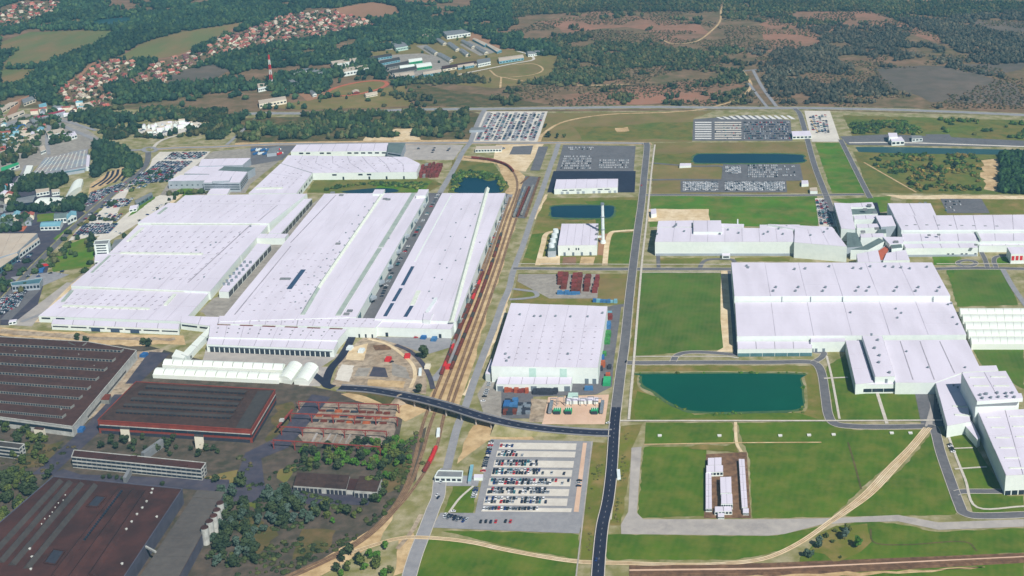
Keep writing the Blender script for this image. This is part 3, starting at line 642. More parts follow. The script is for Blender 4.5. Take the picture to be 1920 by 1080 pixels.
patch('sand_strip', [(440, 268), (690, 264), (880, 262), (880, 266), (560, 269), (440, 274)], 'sand', .3, 1.5, 10)
patch('rubble_strip', [(0, 618), (60, 622), (200, 632), (330, 634), (330, 639), (180, 638), (0, 626)], 'rubble', .36, 2, 8)

patch('shallows', [(1030, 397), (1040, 385), (1142, 384), (1155, 394), (1149, 408), (1124, 411.5), (1042, 411), (1030, 405)], 'shallows', .3, 2, 10, round_=True)
patch('shallows', [(1297, 298), (1304, 289.5), (1330, 287.5), (1492, 288.5), (1509, 297), (1509, 305), (1460, 308), (1320, 308), (1299, 305)], 'shallows', .3, 2, 12, round_=True)
RAIL_E = railway('railway_track', [(806, 760), (838, 680), (872, 590), (906, 500), (930, 430), (948, 378)])
railway('railway_track', [(842, 775), (868, 700), (905, 600), (936, 510), (958, 440), (982, 370)])
for px, mm in (([(430, 985), (470, 960), (520, 1000), (480, 1040)], 'scrub'), ([(560, 995), (640, 992), (600, 1040), (540, 1050)], 'scrub'), ([(455, 930), (490, 930), (480, 960), (450, 950)], 'meadow'), ([(380, 895), (440, 880), (430, 915)], 'meadow_brown'), ([(20, 840), (110, 830), (100, 870), (40, 880)], 'scrub'), ([(520, 760), (555, 755), (540, 800), (500, 830)], 'scrub'), ([(530, 880), (556, 870), (545, 905), (520, 900)], 'meadow_brown'), ([(700, 850), (770, 835), (765, 900), (720, 930)], 'scrub')):
    patch('rough_ground', px, mm, .26, 4, 9)

patch('office_paving', [(300, 366), (318, 340), (372, 300), (400, 284), (480, 277), (545, 272), (520, 305), (470, 345), (460, 362), (340, 367)], 'yard', .13)
patch('works_paving', [(40, 604), (135, 532), (205, 474), (212, 478), (140, 540), (75, 606)], 'yard', .15)
patch('sand_court', [(560, 176), (606, 166), (612, 182), (575, 190)], 'field_brown', .3, 2, 10)
# ------------------------------------------------------------------ buildings
def cen(pts): return (sum(p[0] for p in pts) / len(pts), sum(p[1] for p in pts) / len(pts))
def building(name, label, px, h, cat='building', group=None):
    c = cen(PP(px, h)); return thing(name, label, cat, (c[0], c[1], 0), group)
def ccw(p):
    a = sum(p[i][0] * p[(i + 1) % len(p)][1] - p[(i + 1) % len(p)][0] * p[i][1] for i in range(len(p)))
    return p if a > 0 else p[::-1]
def lerp2(a, b, t): return (a[0] + (b[0] - a[0]) * t, a[1] + (b[1] - a[1]) * t)
LASTWALL = {}        # the wall that windows and doors set next belong to
def block(root, px, h, base=0.0, wall='wall_white', roof='roof_white', nx=1, ny=1, gap=.5, parapet=0.0, jit=.12, wname='wall', seam='roof_seam'):
    """one block of a building: walls from base to h under a roof laid in nx x ny panels (px: roof corners TL TR BR BL as surveyed, or any polygon)"""
    W = [(p[0], p[1]) for p in PP(px, h)]
    mb = MB(); mb.prism(W, base, h - .35, 0, 1); LASTWALL[root.name] = mb.build(wname, [wall, seam], root)
    if len(W) == 4 and nx * ny > 1:
        A, B, Cc, D = W
        for i in range(nx):
            for j in range(ny):
                q = []
                for u, v in ((i, j), (i + 1, j), (i + 1, j + 1), (i, j + 1)):
                    q.append(lerp2(lerp2(A, B, u / nx), lerp2(D, Cc, u / nx), v / ny))
                c = cen(q); q2 = []
                for k, p in enumerate(q):          # joints stay open between panels, outer edges reach the wall
                    dx, dy = c[0] - p[0], c[1] - p[1]; l = math.hypot(dx, dy)
                    q2.append((p[0] + dx / l * gap, p[1] + dy / l * gap))
                m = MB(); m.prism(q2, h - .35, h + random.uniform(-jit, jit), 0, 0); m.build('roof_panel', roof, root)
    else:
        m = MB(); m.prism(W, h - .35, h, 0, 0); m.build('roof', roof, root)
    if parapet:
        m = MB()
        Wc = ccw(W)
        for i in range(len(Wc)): m.obox(Wc[i], Wc[(i + 1) % len(Wc)], .7, h - .3, h + parapet)
        m.build('parapet', wall, root)
    return W
def wallboxes(root, name, a, b, n, z0, z1, fill, m, proud=.18, t0=0.0, t1=1.0, skip=()):
    """n alike pieces (windows, doors, docks) standing proud of the wall between ground points a and b"""
    dx, dy = b[0] - a[0], b[1] - a[1]; L = math.hypot(dx, dy); seg = L * (t1 - t0) / n; w = seg * fill
    mb = MB(); mb.box(-w / 2, w / 2, -proud, proud, 0, z1 - z0); me = mb.mesh(name, m)
    rz = math.atan2(dy, dx); out = []
    for i in range(n):
        if i in skip: continue
        t = t0 + (t1 - t0) * (i + .5) / n
        out.append(link(name, me, LASTWALL.get(root.name, root), (a[0] + dx * t - root.location.x, a[1] + dy * t - root.location.y, z0), rz))
    return out
def roofboxes(root, name, px, h, size, m, rz=0.0, lift=0.0):
    mb = MB(); sx, sy, sz = size; mb.box(-sx / 2, sx / 2, -sy / 2, sy / 2, 0, sz); me = mb.mesh(name, m)
    for p in px:
        q = P(p[0], p[1], h); link(name, me, root, (q[0] - root.location.x, q[1] - root.location.y, h + lift), rz)
def fans(root, px, h, r=1.0, hh=1.6, m='galv'):
    mb = MB(); mb.cyl(0, 0, 0, hh, r, r * .9, 8); mb.cyl(0, 0, hh, hh + .5, r * 1.35, r * .6, 8); me = mb.mesh('roof_vent', m)
    for p in px:
        q = P(p[0], p[1], h); link('roof_vent', me, root, (q[0] - root.location.x, q[1] - root.location.y, h - .2))
def strip(root, name, p, q, w, h, hh, m, gable=False, sink=.3):
    a = P(p[0], p[1], h); b = P(q[0], q[1], h); mb = MB()
    if not gable: mb.obox(a, b, w, h - sink, h + hh)
    else:
        dx, dy = b[0] - a[0], b[1] - a[1]; l = math.hypot(dx, dy); nx, ny = -dy / l * w / 2, dx / l * w / 2
        vs = [(a[0] + nx, a[1] + ny, h - sink), (a[0], a[1], h + hh), (a[0] - nx, a[1] - ny, h - sink), (b[0] + nx, b[1] + ny, h - sink), (b[0], b[1], h + hh), (b[0] - nx, b[1] - ny, h - sink)]
        mb.add(vs, [(0, 1, 4, 3), (1, 2, 5, 4), (0, 2, 1), (3, 4, 5)])
    return mb.build(name, m, root)
def line_px(p, q, n): return [(p[0] + (q[0] - p[0]) * (i + .5) / n, p[1] + (q[1] - p[1]) * (i + .5) / n) for i in range(n)]
def grid_px(A, B, Cc, D, nx, ny, jit=.0):
    out = []
    for i in range(nx):
        for j in range(ny):
            u, v = (i + .5) / nx, (j + .5) / ny
            t = lerp2(A, B, u); b = lerp2(D, Cc, u); q = lerp2(t, b, v); out.append((q[0] + random.uniform(-jit, jit), q[1] + random.uniform(-jit, jit)))
    return out
def gable_house(root, quad, h, rise, wall, roof, axis=0, base=0.0, wname='wall', rname='roof'):
    """quad: world xy corners; ridge joins the middles of edges (0-1,2-3) for axis 0 or (1-2,3-0) for axis 1"""
    q = ccw(list(quad))
    mb = MB(); mb.prism(q, base, h, 0, 0)
    if axis: q = q[1:] + q[:1]
    r0, r1 = lerp2(q[0], q[1], .5), lerp2(q[2], q[3], .5)
    mb.add([(q[0][0], q[0][1], h), (q[1][0], q[1][1], h), (r0[0], r0[1], h + rise - .1)], [(0, 1, 2)])
    mb.add([(q[2][0], q[2][1], h), (q[3][0], q[3][1], h), (r1[0], r1[1], h + rise - .1)], [(0, 1, 2)])
    LASTWALL[root.name] = mb.build(wname, wall, root)
    m = MB(); c = cen(q)
    e = [(p[0] + (p[0] - c[0]) * .03, p[1] + (p[1] - c[1]) * .03) for p in q]
    m.add([(e[1][0], e[1][1], h), (e[2][0], e[2][1], h), (r1[0], r1[1], h + rise), (r0[0], r0[1], h + rise)], [(0, 1, 2, 3)])
    m.add([(e[3][0], e[3][1], h), (e[0][0], e[0][1], h), (r0[0], r0[1], h + rise), (r1[0], r1[1], h + rise)], [(0, 1, 2, 3)])
    m.build(rname, roof, root)
def xy(px, h): return [(p[0], p[1]) for p in PP(px, h)]
def quad_of(px, h): return xy(px, h)

# --- north-west logistics hall (far end of the left complex)
r = building('logistics_hall', 'long white flat-roofed hall with window band, farthest back of the left complex', [(556, 271), (728, 268), (726, 283), (545, 284)], 9)
W = block(r, [(556, 271), (728, 268), (726, 283), (545, 284)], 9, nx=7, ny=2)
wallboxes(r, 'window', W[3], W[2], 14, 4.5, 7, .6, 'glass', skip=(0, 3, 6, 7))
W = block(r, [(728, 268), (760, 268), (752, 288), (726, 284)], 14, wall='wall_grey', roof='roof_greengrey', wname='office_wing')
wallboxes(r, 'window_band', W[3], W[2], 1, 5, 7, .9, 'glass'); wallboxes(r, 'window_band', W[3], W[2], 1, 9.5, 11.5, .9, 'glass')
# --- engine hall W2
px = [(540, 290), (766, 296), (788, 306), (781, 322), (586, 324), (556, 362), (466, 362), (488, 338)]
r = building('engine_hall', 'L-shaped white hall with ribbed roof in front of the farthest white hall', px, 12)
block(r, [(540, 291), (762, 294), (786, 306), (527, 306)], 12, nx=8, ny=2)
W = block(r, [(527, 306), (788, 306.5), (781, 322), (586, 324)], 12, nx=8, ny=2)
wallboxes(r, 'window', W[3], W[2], 12, 7, 9.5, .5, 'glass', skip=(0, 1, 3, 4, 7, 8, 9, 10, 11)); wallboxes(r, 'door', W[3], W[2], 12, 0.2, 5, .2, 'glass', skip=(0, 1, 2, 4, 5, 7, 9, 11))
W = block(r, [(526, 306.5), (585, 324.5), (556, 362), (466, 362)], 12, nx=4, ny=3)
wallboxes(r, 'window', W[1], W[2], 9, 4, 8, .6, 'glass', skip=(2, 5))
strip(r, 'ridge', (480, 354), (530, 353), 6, 12, 1.2, 'trim_pale')
roofboxes(r, 'roof_vent', grid_px((545, 294), (750, 298), (770, 318), (560, 318), 12, 4, 2), 12, (2.2, 1.2, .6), 'roof_seam')
roofboxes(r, 'roof_vent', grid_px((540, 318), (570, 326), (545, 355), (480, 352), 5, 4, 2), 12, (2.2, 1.2, .6), 'roof_seam')
# --- press hall L (stepped)
r = building('press_hall', 'widest white hall on the left with four stepped roofs and a long low front', [(347, 366), (572, 362), (340, 600), (72, 590)], 11)
block(r, [(347, 366), (576, 363), (548, 384), (330, 380)], 13.5, nx=6, ny=1)
W = block(r, [(316, 380), (548, 384.5), (505, 418), (258, 417)], 14, nx=7, ny=2)
wallboxes(r, 'clerestory', W[3], W[2], 1, 11.2, 12.6, .85, 'trim_pale', t0=.03)
W = block(r, [(258, 422), (502, 422), (452, 478), (205, 474)], 11, nx=8, ny=2)
W = block(r, [(204, 475), (451, 478.5), (394, 546), (133, 535)], 11.2, nx=8, ny=3)
wallboxes(r, 'clerestory', W[3], W[2], 1, 8.4, 10, .8, 'trim_pale', t0=.06, t1=.9)
W = block(r, [(136, 541), (392, 549), (344, 602), (72, 592)], 8.2, nx=8, ny=2)
wallboxes(r, 'window', W[3], W[2], 10, 4.4, 6.4, .6, 'glass', skip=(2, 3, 4, 5, 6, 7, 8, 9))
strip(r, 'ridge', (226, 475), (380, 477), 5, 11.2, 1.3, 'trim_pale')
strip(r, 'ridge', (118, 574), (280, 580), 4, 8.2, 1.2, 'trim_pale')
strip(r, 'ridge', (135, 546), (118, 566), 4, 8.2, 1.4, 'skylight_green'); strip(r, 'ridge', (328, 553), (310, 573), 4, 8.2, 1.4, 'trim_pale')
strip(r, 'ridge', (312, 390), (297, 402), 4, 14, 1, 'skylight_green'); strip(r, 'ridge', (268, 428), (240, 453), 4, 11, 1.4, 'trim_pale'); strip(r, 'ridge', (206, 480), (172, 512), 3, 11, 1, 'skylight_green')
strip(r, 'roof_gutter', (478, 414), (352, 530), 1.4, 11.4, .25, 'roof_seam'); strip(r, 'roof_gutter', (520, 385), (484, 415), 1.4, 14, .25, 'roof_seam')
roofboxes(r, 'roof_slot', grid_px((262, 430), (480, 430), (375, 530), (160, 522), 13, 10, .6), 11.2, (.9, 4.2, .5), 'roof_seam', rz=math.radians(-22))
roofboxes(r, 'roof_slot', grid_px((142, 548), (330, 554), (295, 585), (100, 580), 12, 4, .6), 8.2, (.9, 4.2, .5), 'roof_seam', rz=math.radians(-22))
roofboxes(r, 'roof_slot', grid_px((345, 372), (540, 372), (480, 412), (275, 412), 12, 4, .6), 13.9, (.7, 3.0, .35), 'roof_seam', rz=math.radians(-22))
fans(r, [(368, 470), (395, 460), (405, 455), (290, 522), (300, 524), (383, 520), (450, 440), (470, 425)], 11.2, 1.0, 1.2, 'galv')
W = block(r, [(99, 598), (337, 607), (335, 617), (96, 607)], 7.4, nx=6, ny=1, wname='front_range')
wallboxes(r, 'window_band', W[3], W[2], 7, 3.6, 5.0, .86, 'glass'); wallboxes(r, 'gate', W[3], W[2], 13, .2, 4.6, .9, 'skylight_dark', skip=(0, 1, 2, 3, 5, 7, 9, 10, 11, 12), proud=.3)
# --- strip building between slit and lane
r = building('annex_hall', 'narrow white annex strip between the two big left halls, beside the dark courtyard', [(562, 374), (584, 372), (528, 437), (492, 437)], 10)
W = block(r, [(570, 373), (585, 372), (527, 437), (503, 437)], 10, nx=1, ny=5); wallboxes(r, 'window', W[1], W[2], 9, 1, 8.5, .88, 'glass')  # windows enlarged so their dark glass also carries the courtyard shade
block(r, [(484, 438), (541, 438), (534, 446), (474, 446)], 10, nx=3, ny=1, wname='link_wall')
W = block(r, [(482, 456), (508, 458), (428, 547), (410, 546)], 9, nx=1, ny=6); wallboxes(r, 'window', W[1], W[2], 10, 1, 7.8, .85, 'glass')  # same enlarged dark glass, adding shade to the lane side
roofboxes(r, 'cooling_unit', grid_px((455, 490), (480, 490), (430, 538), (412, 538), 2, 7, 1), 9, (3, 4, 2.5), 'galv', rz=.4)
# --- assembly hall M
QM = [(608, 363), (803, 361), (668, 594), (412, 602)]
r = building('assembly_hall', 'white hall with two long roof strips between the dark courtyard and the inner street', QM, 14)
W = block(r, QM, 14, nx=9, ny=8, gap=.35)
wallboxes(r, 'window_panel', W[1], W[2], 16, 4, 11, .5, 'glass_teal', skip=(1, 3, 5, 8, 10, 12, 14))
strip(r, 'roof_monitor', (718, 362), (596, 541), 6, 14, 2.2, 'trim_pale', gable=True); strip(r, 'roof_monitor', (596, 541), (567, 590), 6, 14, 2.2, 'skylight_green', gable=True)
strip(r, 'roof_monitor', (776, 363), (714, 464), 6, 14, 1.4, 'skylight_green'); strip(r, 'roof_monitor', (712, 467), (634, 592), 5.5, 14, 1.4, 'skylight_green')
strip(r, 'roof_gutter', (630, 366), (545, 455), 1.4, 14, .3, 'roof_seam'); strip(r, 'roof_gutter', (545, 462), (440, 590), 1.4, 14, .3, 'roof_seam')
strip(r, 'skylight', (569, 506), (542, 542), 6, 14, .6, 'skylight_dark')
block(r, [(703, 355), (722, 355), (717, 363), (698, 363)], 17, base=13.5, wname='stair_tower'); block(r, [(785, 355), (804, 355), (798, 366), (780, 367)], 18, base=13.5, wname='stair_tower')
fans(r, line_px((705, 375), (560, 585), 16) + line_px((690, 380), (548, 575), 12) + line_px((735, 440), (690, 500), 4), 14, .9, 1.0, 'galv')
roofboxes(r, 'roof_unit', [(722, 374), (728, 375), (634, 458), (530, 524), (540, 524), (624, 362), (640, 367), (650, 590), (656, 584)], 14, (6, 4, 1.8), 'roof_grey')
roofboxes(r, 'skylight_pane', grid_px((560, 470), (640, 470), (560, 585), (440, 590), 6, 10, 1.5), 14, (2.4, 1.3, .35), 'roof_seam')
roofboxes(r, 'cooling_shed', line_px((800, 372), (690, 575), 7), 6, (7, 9, 3), 'wall_grey', rz=-.5)
# link range across the front of M
r2 = building('link_range', 'low white link range along the front of the two tall-striped left halls', [(412, 591), (718, 596), (702, 614), (410, 606)], 13)
W = block(r2, [(411, 592), (560, 594), (556, 610), (409, 606)], 13, nx=5, ny=1); W2 = block(r2, [(560.5, 594), (720, 597), (703, 614), (556.5, 610)], 13, nx=5, ny=1)
roofboxes(r2, 'skylight_pane', grid_px((415, 594), (712, 599), (700, 611), (412, 603), 18, 2, .5), 13, (1.6, 1.6, .4), 'roof_seam')
wallboxes(r2, 'door', W2[3], W2[2], 12, .2, 4.5, .25, 'glass', skip=(0, 1, 2, 3, 4, 5, 6, 7, 8))
W = block(r2, [(340, 592), (415, 594), (405, 612), (338, 604)], 9, nx=2, ny=1, wname='bridge_wall'); wallboxes(r2, 'window_band', W[3], W[2], 2, 4.5, 6.5, .85, 'glass')
# --- body hall R
QR = [(829, 362), (948, 362), (855, 602), (702, 597)]
r = building('body_hall', 'white hall with a raised rib beside the sandy railway corridor', QR, 15)
W = block(r, QR, 15, nx=6, ny=8, gap=.35)
wallboxes(r, 'window_panel', W[1], W[2], 14, 3, 11, .6, 'glass_teal', skip=(2, 4, 7, 9, 12))
strip(r, 'roof_monitor', (914, 353), (846, 604), 6.5, 15, 2.6, 'trim_pale', gable=True); strip(r, 'roof_gutter', (846, 366), (778, 490), 1.6, 15, .4, 'wall_white')
for p, q in (((774, 500), (755, 535)), ((752, 541), (738, 565)), ((736, 569), (722, 593)), ((772, 574), (760, 594))): strip(r, 'skylight', p, q, 4.2, 15, .5, 'skylight_dark')
strip(r, 'skylight_cover', (785, 546), (773, 572), 5, 15, 1.0, 'trim_pale')
fans(r, line_px((905, 370), (850, 500), 6) + line_px((870, 380), (800, 560), 7) + [(829, 525), (812, 560), (900, 455), (838, 503)], 15, .9, 1.2, 'galv')
W = block(r, [(716, 598), (854, 602.5), (846, 617), (703, 613)], 11.5, nx=5, ny=1, wname='front_range')
wallboxes(r, 'door', W[3], W[2], 10, .2, 5, .35, 'glass', skip=(0, 2, 3, 4, 5, 6, 7, 9))
strip(r, 'duct', (762, 603), (806, 600), 3, 11.5, 2.4, 'galv'); block(r, [(795, 586), (812, 586), (806, 600), (793, 598)], 17, base=11, wname='plant_room'); strip(r, 'duct', (800, 588), (818, 562), 2.5, 15, 3, 'steel_white')
# --- dock warehouse
r = building('dock_warehouse', 'white two-step warehouse with a row of dark loading docks facing the tents', [(394, 607), (650, 617), (626, 655), (387, 645)], 9)
block(r, [(394, 608), (651, 617), (633, 637), (391, 631)], 11.5, nx=8, ny=1); W = block(r, [(391, 633), (634, 639), (626, 655), (387, 645)], 9.5, nx=8, ny=1)
wallboxes(r, 'loading_dock', W[3], W[2], 24, .2, 6.2, .78, 'glass', proud=.25, t0=.02, t1=.97)
wallboxes(r, 'dock_shelter', W[3], W[2], 1, 6.5, 7.2, .97, 'galv', proud=.6)
roofboxes(r, 'roof_vent', grid_px((400, 611), (640, 620), (630, 634), (396, 627), 12, 2), 11.5, (1.5, 1.5, .6), 'roof_grey')
for i in range(6):
    strip(r, 'roof_scar', (408 + i * 42, 608.4 + i * 1.55), (432 + i * 42, 609.2 + i * 1.55), 2.4, 11.5, .3, 'rust')
strip(r, 'roof_scar', (396, 632.8), (630, 638.8), 1.6, 9.5, .6, 'rust')
r = building('conveyor_bridge', 'sloping white enclosed conveyor running down from the halls to the long tents', [(395, 615), (402, 620), (352, 672), (340, 668)], 7)
block(r, [(392, 612), (402, 615), (352, 668), (340, 664)], 7, nx=1, ny=3, wall='wall_white', roof='tent_white'); block(r, [(330, 655), (350, 662), (345, 672), (322, 668)], 6, nx=1, ny=1, roof='tent_white')
W = xy([(402, 615), (352, 668)], 7); wallboxes(r, 'hatch', W[0], W[1], 5, 1.5, 4.5, .2, 'glass', skip=(0, 2, 3))
# --- tents
def tent(px, h, rise, label, axis, ribs=9, group=None, roof='tent_white', h_w='tent_white', gap=.004):
    q = ccw(xy(px, h)); c = cen(q); t = thing('storage_tent', label, 'tent', (c[0], c[1], 0), group)
    if axis: q = q[1:] + q[:1]
    mb = MB(); mb.prism(q, 0, h, 0, 0); mb.build('wall', h_w, t)
    n = 6; prof = [((i / n), math.sin(math.pi * i / n) ** .75 * rise) for i in range(n + 1)]
    for k in range(ribs):                                       # fabric bays between the ribs
        m = MB(); a0, a1 = k / ribs + gap, (k + 1) / ribs - gap
        rows = []
        for a in (a0, a1):
            e0, e1 = lerp2(q[0], q[3], a), lerp2(q[1], q[2], a)
            rows.append([(*lerp2(e0, e1, u), h + z) for u, z in prof])
        vs = rows[0] + rows[1]; m.add(vs, [(i, i + n + 1, i + n + 2, i + 1) for i in range(n)])
        m.add(rows[0], [tuple(range(n + 1))]); m.add(rows[1], [tuple(range(n + 1))[::-1]])
        m.build('roof_bay', roof, t)
    return t
tent([(312, 674), (535, 683), (530, 694), (304, 684)], 4.5, 3.4, 'long white tent with arched roof, the back one of the pair', 1, 12)
tent([(297, 690), (530, 700), (522, 713), (286, 702)], 4.5, 3.4, 'long white tent with arched roof, the front one of the pair', 1, 12)
tent([(542, 680), (567, 684), (546, 713), (520, 709)], 5, 3.4, 'short white gable tent touching the ends of the long tents', 0, 5)
tent([(572, 682), (597, 687), (578, 715), (551, 713)], 5, 3.4, 'short white gable tent beside the dark curved site road', 0, 5)
for i, (a, b) in enumerate(((578, 588), (590, 602), (604, 616), (618, 630), (632, 645))):
    tent([(1798 + i * 5.2, a), (1930, a), (1930, b), (1801 + i * 5.2, b)], 7, 2.2, ('white storage tent at the right edge beside the biggest hall, ' + ['farthest back', 'second from the back', 'middle one', 'second from the front', 'nearest to the lawn'][i]), 1, 8, 'tents at the right edge', gap=.002)
# --- office complex
r = building('office_complex', 'grey-white three-storey office block with stepped roofs and a tree row in front', [(318, 338), (470, 300), (470, 340), (320, 350)], 12)
W = block(r, [(338, 328), (396, 327), (385, 338), (315, 339)], 13, wall='wall_grey', nx=3, ny=1); wallboxes(r, 'window', W[3], W[2], 7, 5, 6.5, .3, 'glass')
W = block(r, [(398, 319), (464, 322), (450, 342), (381, 342)], 15, wall='wall_grey', nx=3, ny=2)
for z in (3.5, 7, 10.5): wallboxes(r, 'window_band', W[3], W[2], 1, z, z + 1.5, .95, 'glass'); wallboxes(r, 'window_band', W[1], W[2], 1, z, z + 1.5, .9, 'glass')
W = block(r, [(378, 298), (470, 296), (455, 309), (372, 311)], 12, wall='wall_grey', nx=4, ny=1); block(r, [(365, 311), (420, 312), (398, 326), (345, 325)], 10, wall='wall_grey', nx=2, ny=1)
W = block(r, [(420, 312), (478, 314), (464, 322), (410, 320)], 13, wall='wall_grey', roof='roof_greengrey'); block(r, [(402, 331), (434, 330), (430, 338), (398, 339)], 18, base=14, wall='wall_grey', wname='plant_room')
block(r, [(395, 354), (432, 353), (426, 364), (388, 364)], 5, wall='wall_white', wname='canteen_wall')
# --- west steel-roof hall
r = building('steel_roof_hall', 'low hall with weathered grey steel roof dotted with white skylights, at the left', [(88, 294), (165, 278), (160, 314), (56, 336)], 7)
W = block(r, [(85, 295), (165, 278), (161, 313), (56, 330)], 7, wall='wall_grey', roof='roof_steel', nx=8, ny=1, gap=.8)
roofboxes(r, 'skylight', grid_px((88, 296), (163, 281), (158, 311), (60, 327), 10, 12), 7, (1.8, 1.8, .7), 'trim_pale')
block(r, [(50, 310), (62, 310), (52, 334), (40, 337)], 6, wall='wall_white', roof='tent_white', wname='side_range'); block(r, [(163, 290), (169, 290), (167, 312), (161, 312)], 8, wall='wall_white', wname='side_range')
W = block(r, [(58, 331), (160, 314), (158, 318), (55, 335)], 5, wall='wall_grey', roof='glass_teal', wname='front_canopy')
# --- gym with barrel roof
tent([(135, 345), (156, 336), (152, 350), (118, 378)], 6, 4, 'pale barrel-roofed sports hall, its narrow rear vault with round skylights', 0, 6)
q = tent([(84, 371), (122, 370), (112, 388), (60, 386)], 6, 5, 'wide pale barrel-roofed sports hall beside the dark car park trees', 1, 4)
# --- small left town buildings
def simple(name, label, px, h, wall='wall_white', roof='roof_white', win=0, cat='building', group=None, nx=1, ny=1, parapet=0.0, floors=1, wm='glass', gable=None):
    t = building(name, label, px, h, cat, group)
    if gable:
        gable_house(t, xy(px, h), h, gable[0], wall, roof, gable[1]); W = xy(px, h)
    else: W = block(t, px, h, wall=wall, roof=roof, nx=nx, ny=ny, parapet=parapet)
    if win:
        fh = h / floors
        for k in range(floors):
            wallboxes(t, 'window', W[3], W[2], win, k * fh + fh * .35, k * fh + fh * .78, .7, wm)
    return t
simple('grey_factory', 'wide pale factory roof cut by the left edge, above the brown works', [(-30, 438), (70, 437), (32, 472), (-30, 490)], 9, 'wall_grey', 'roof_tan', nx=4, ny=2)
simple('grey_factory', 'long low teal-walled range in front of the pale factory roof at the left edge', [(-20, 492), (32, 474), (34, 478), (-5, 505)], 8, 'glass_teal', 'roof_tan', 6)
simple('office_range', 'slim white office range beside the tan factory roof, left edge', [(40, 468), (72, 445), (74, 448), (36, 476)], 7, 'wall_white', 'roof_tan', 7)
r = simple('office_tower', 'white six-storey office tower with dark window bands at the left hall corner', [(178, 452), (206, 450), (202, 458), (176, 459)], 21, 'wall_white', 'roof_grey', 1, floors=6, parapet=.8)
simple('white_annex', 'white low annex with grey roof at the foot of the office tower', [(178, 478), (206, 473), (196, 488), (177, 490)], 8, 'wall_white', 'roof_white', 3)
simple('grey_annex', 'grey flat-roofed annex along the left edge of the widest hall', [(215, 450), (238, 446), (222, 466), (208, 464)], 8, 'wall_grey', 'roof_grey', 2)
simple('school', 'grey-roofed villa beside the small green sports lawn', [(102, 400), (128, 398), (124, 408), (101, 410)], 8, 'wall_white', 'roof_greengrey', 4, gable=(3, 1))
simple('school', 'white villa with teal gables right of the grey-roofed villa', [(124, 404), (143, 396), (143, 404), (126, 412)], 8, 'wall_white', 'sheet_teal', 3, gable=(4, 0))
simple('school', 'pale blue roofed pavilion below the grey-roofed villa', [(78, 416), (118, 414), (112, 424), (75, 425)], 6, 'wall_white', 'sheet_teal', 5, gable=(2, 1))
simple('dark_office', 'dark flat-roofed block with courtyard left of the wide barrel hall', [(32, 372), (68, 365), (62, 380), (26, 384)], 9, 'glass', 'roof_grey', 4, parapet=.8)
simple('courtyard_office', 'teal flat-roofed office with white pilasters near the left edge', [(20, 530), (80, 521), (74, 532), (22, 536)], 8, 'wall_grey', 'glass_teal', 8, parapet=.6)
simple('red_kiosk', 'bright red low pavilion among the park trees at left', [(74, 491), (92, 488), (90, 493), (74, 495)], 4, 'sheet_red', 'roof_grey')
simple('blue_kiosk', 'small blue flat roof in front of the red pavilion', [(74, 503), (84, 500), (80, 507), (71, 508)], 3, 'sheet_blue', 'sheet_blue')
simple('gatehouse', 'long grey canopy building beside the west car park', [(252, 376), (284, 360), (286, 364), (256, 382)], 6, 'glass_teal', 'roof_grey', 4)
simple('gatehouse', 'white gatehouse at the end of the grey canopy building', [(244, 386), (260, 383), (256, 390), (242, 393)], 5, 'wall_white', 'roof_white', 2)
simple('gate_lodge', 'small white gate lodge at the foot of the west street, left', [(18, 600), (32, 598), (30, 602), (16, 604)], 4, 'wall_white', 'roof_white', 2)
simple('supermarket', 'long grey-walled market hall with a maroon roof ridge, upper left', [(54, 224), (112, 208), (122, 206), (110, 216), (62, 228)][:2] + [(122, 208), (62, 230)], 7, 'wall_grey', 'roof_grey', 8, gable=(3, 1))
r = building('maroon_roof_hall', 'maroon roof ridge over the long market hall, upper left', [(62, 219), (120, 205), (122, 208), (66, 222)], 9)
block(r, [(62, 219), (120, 205), (122, 208), (66, 222)], 10, base=0, roof='sheet_maroon', wall='wall_grey')
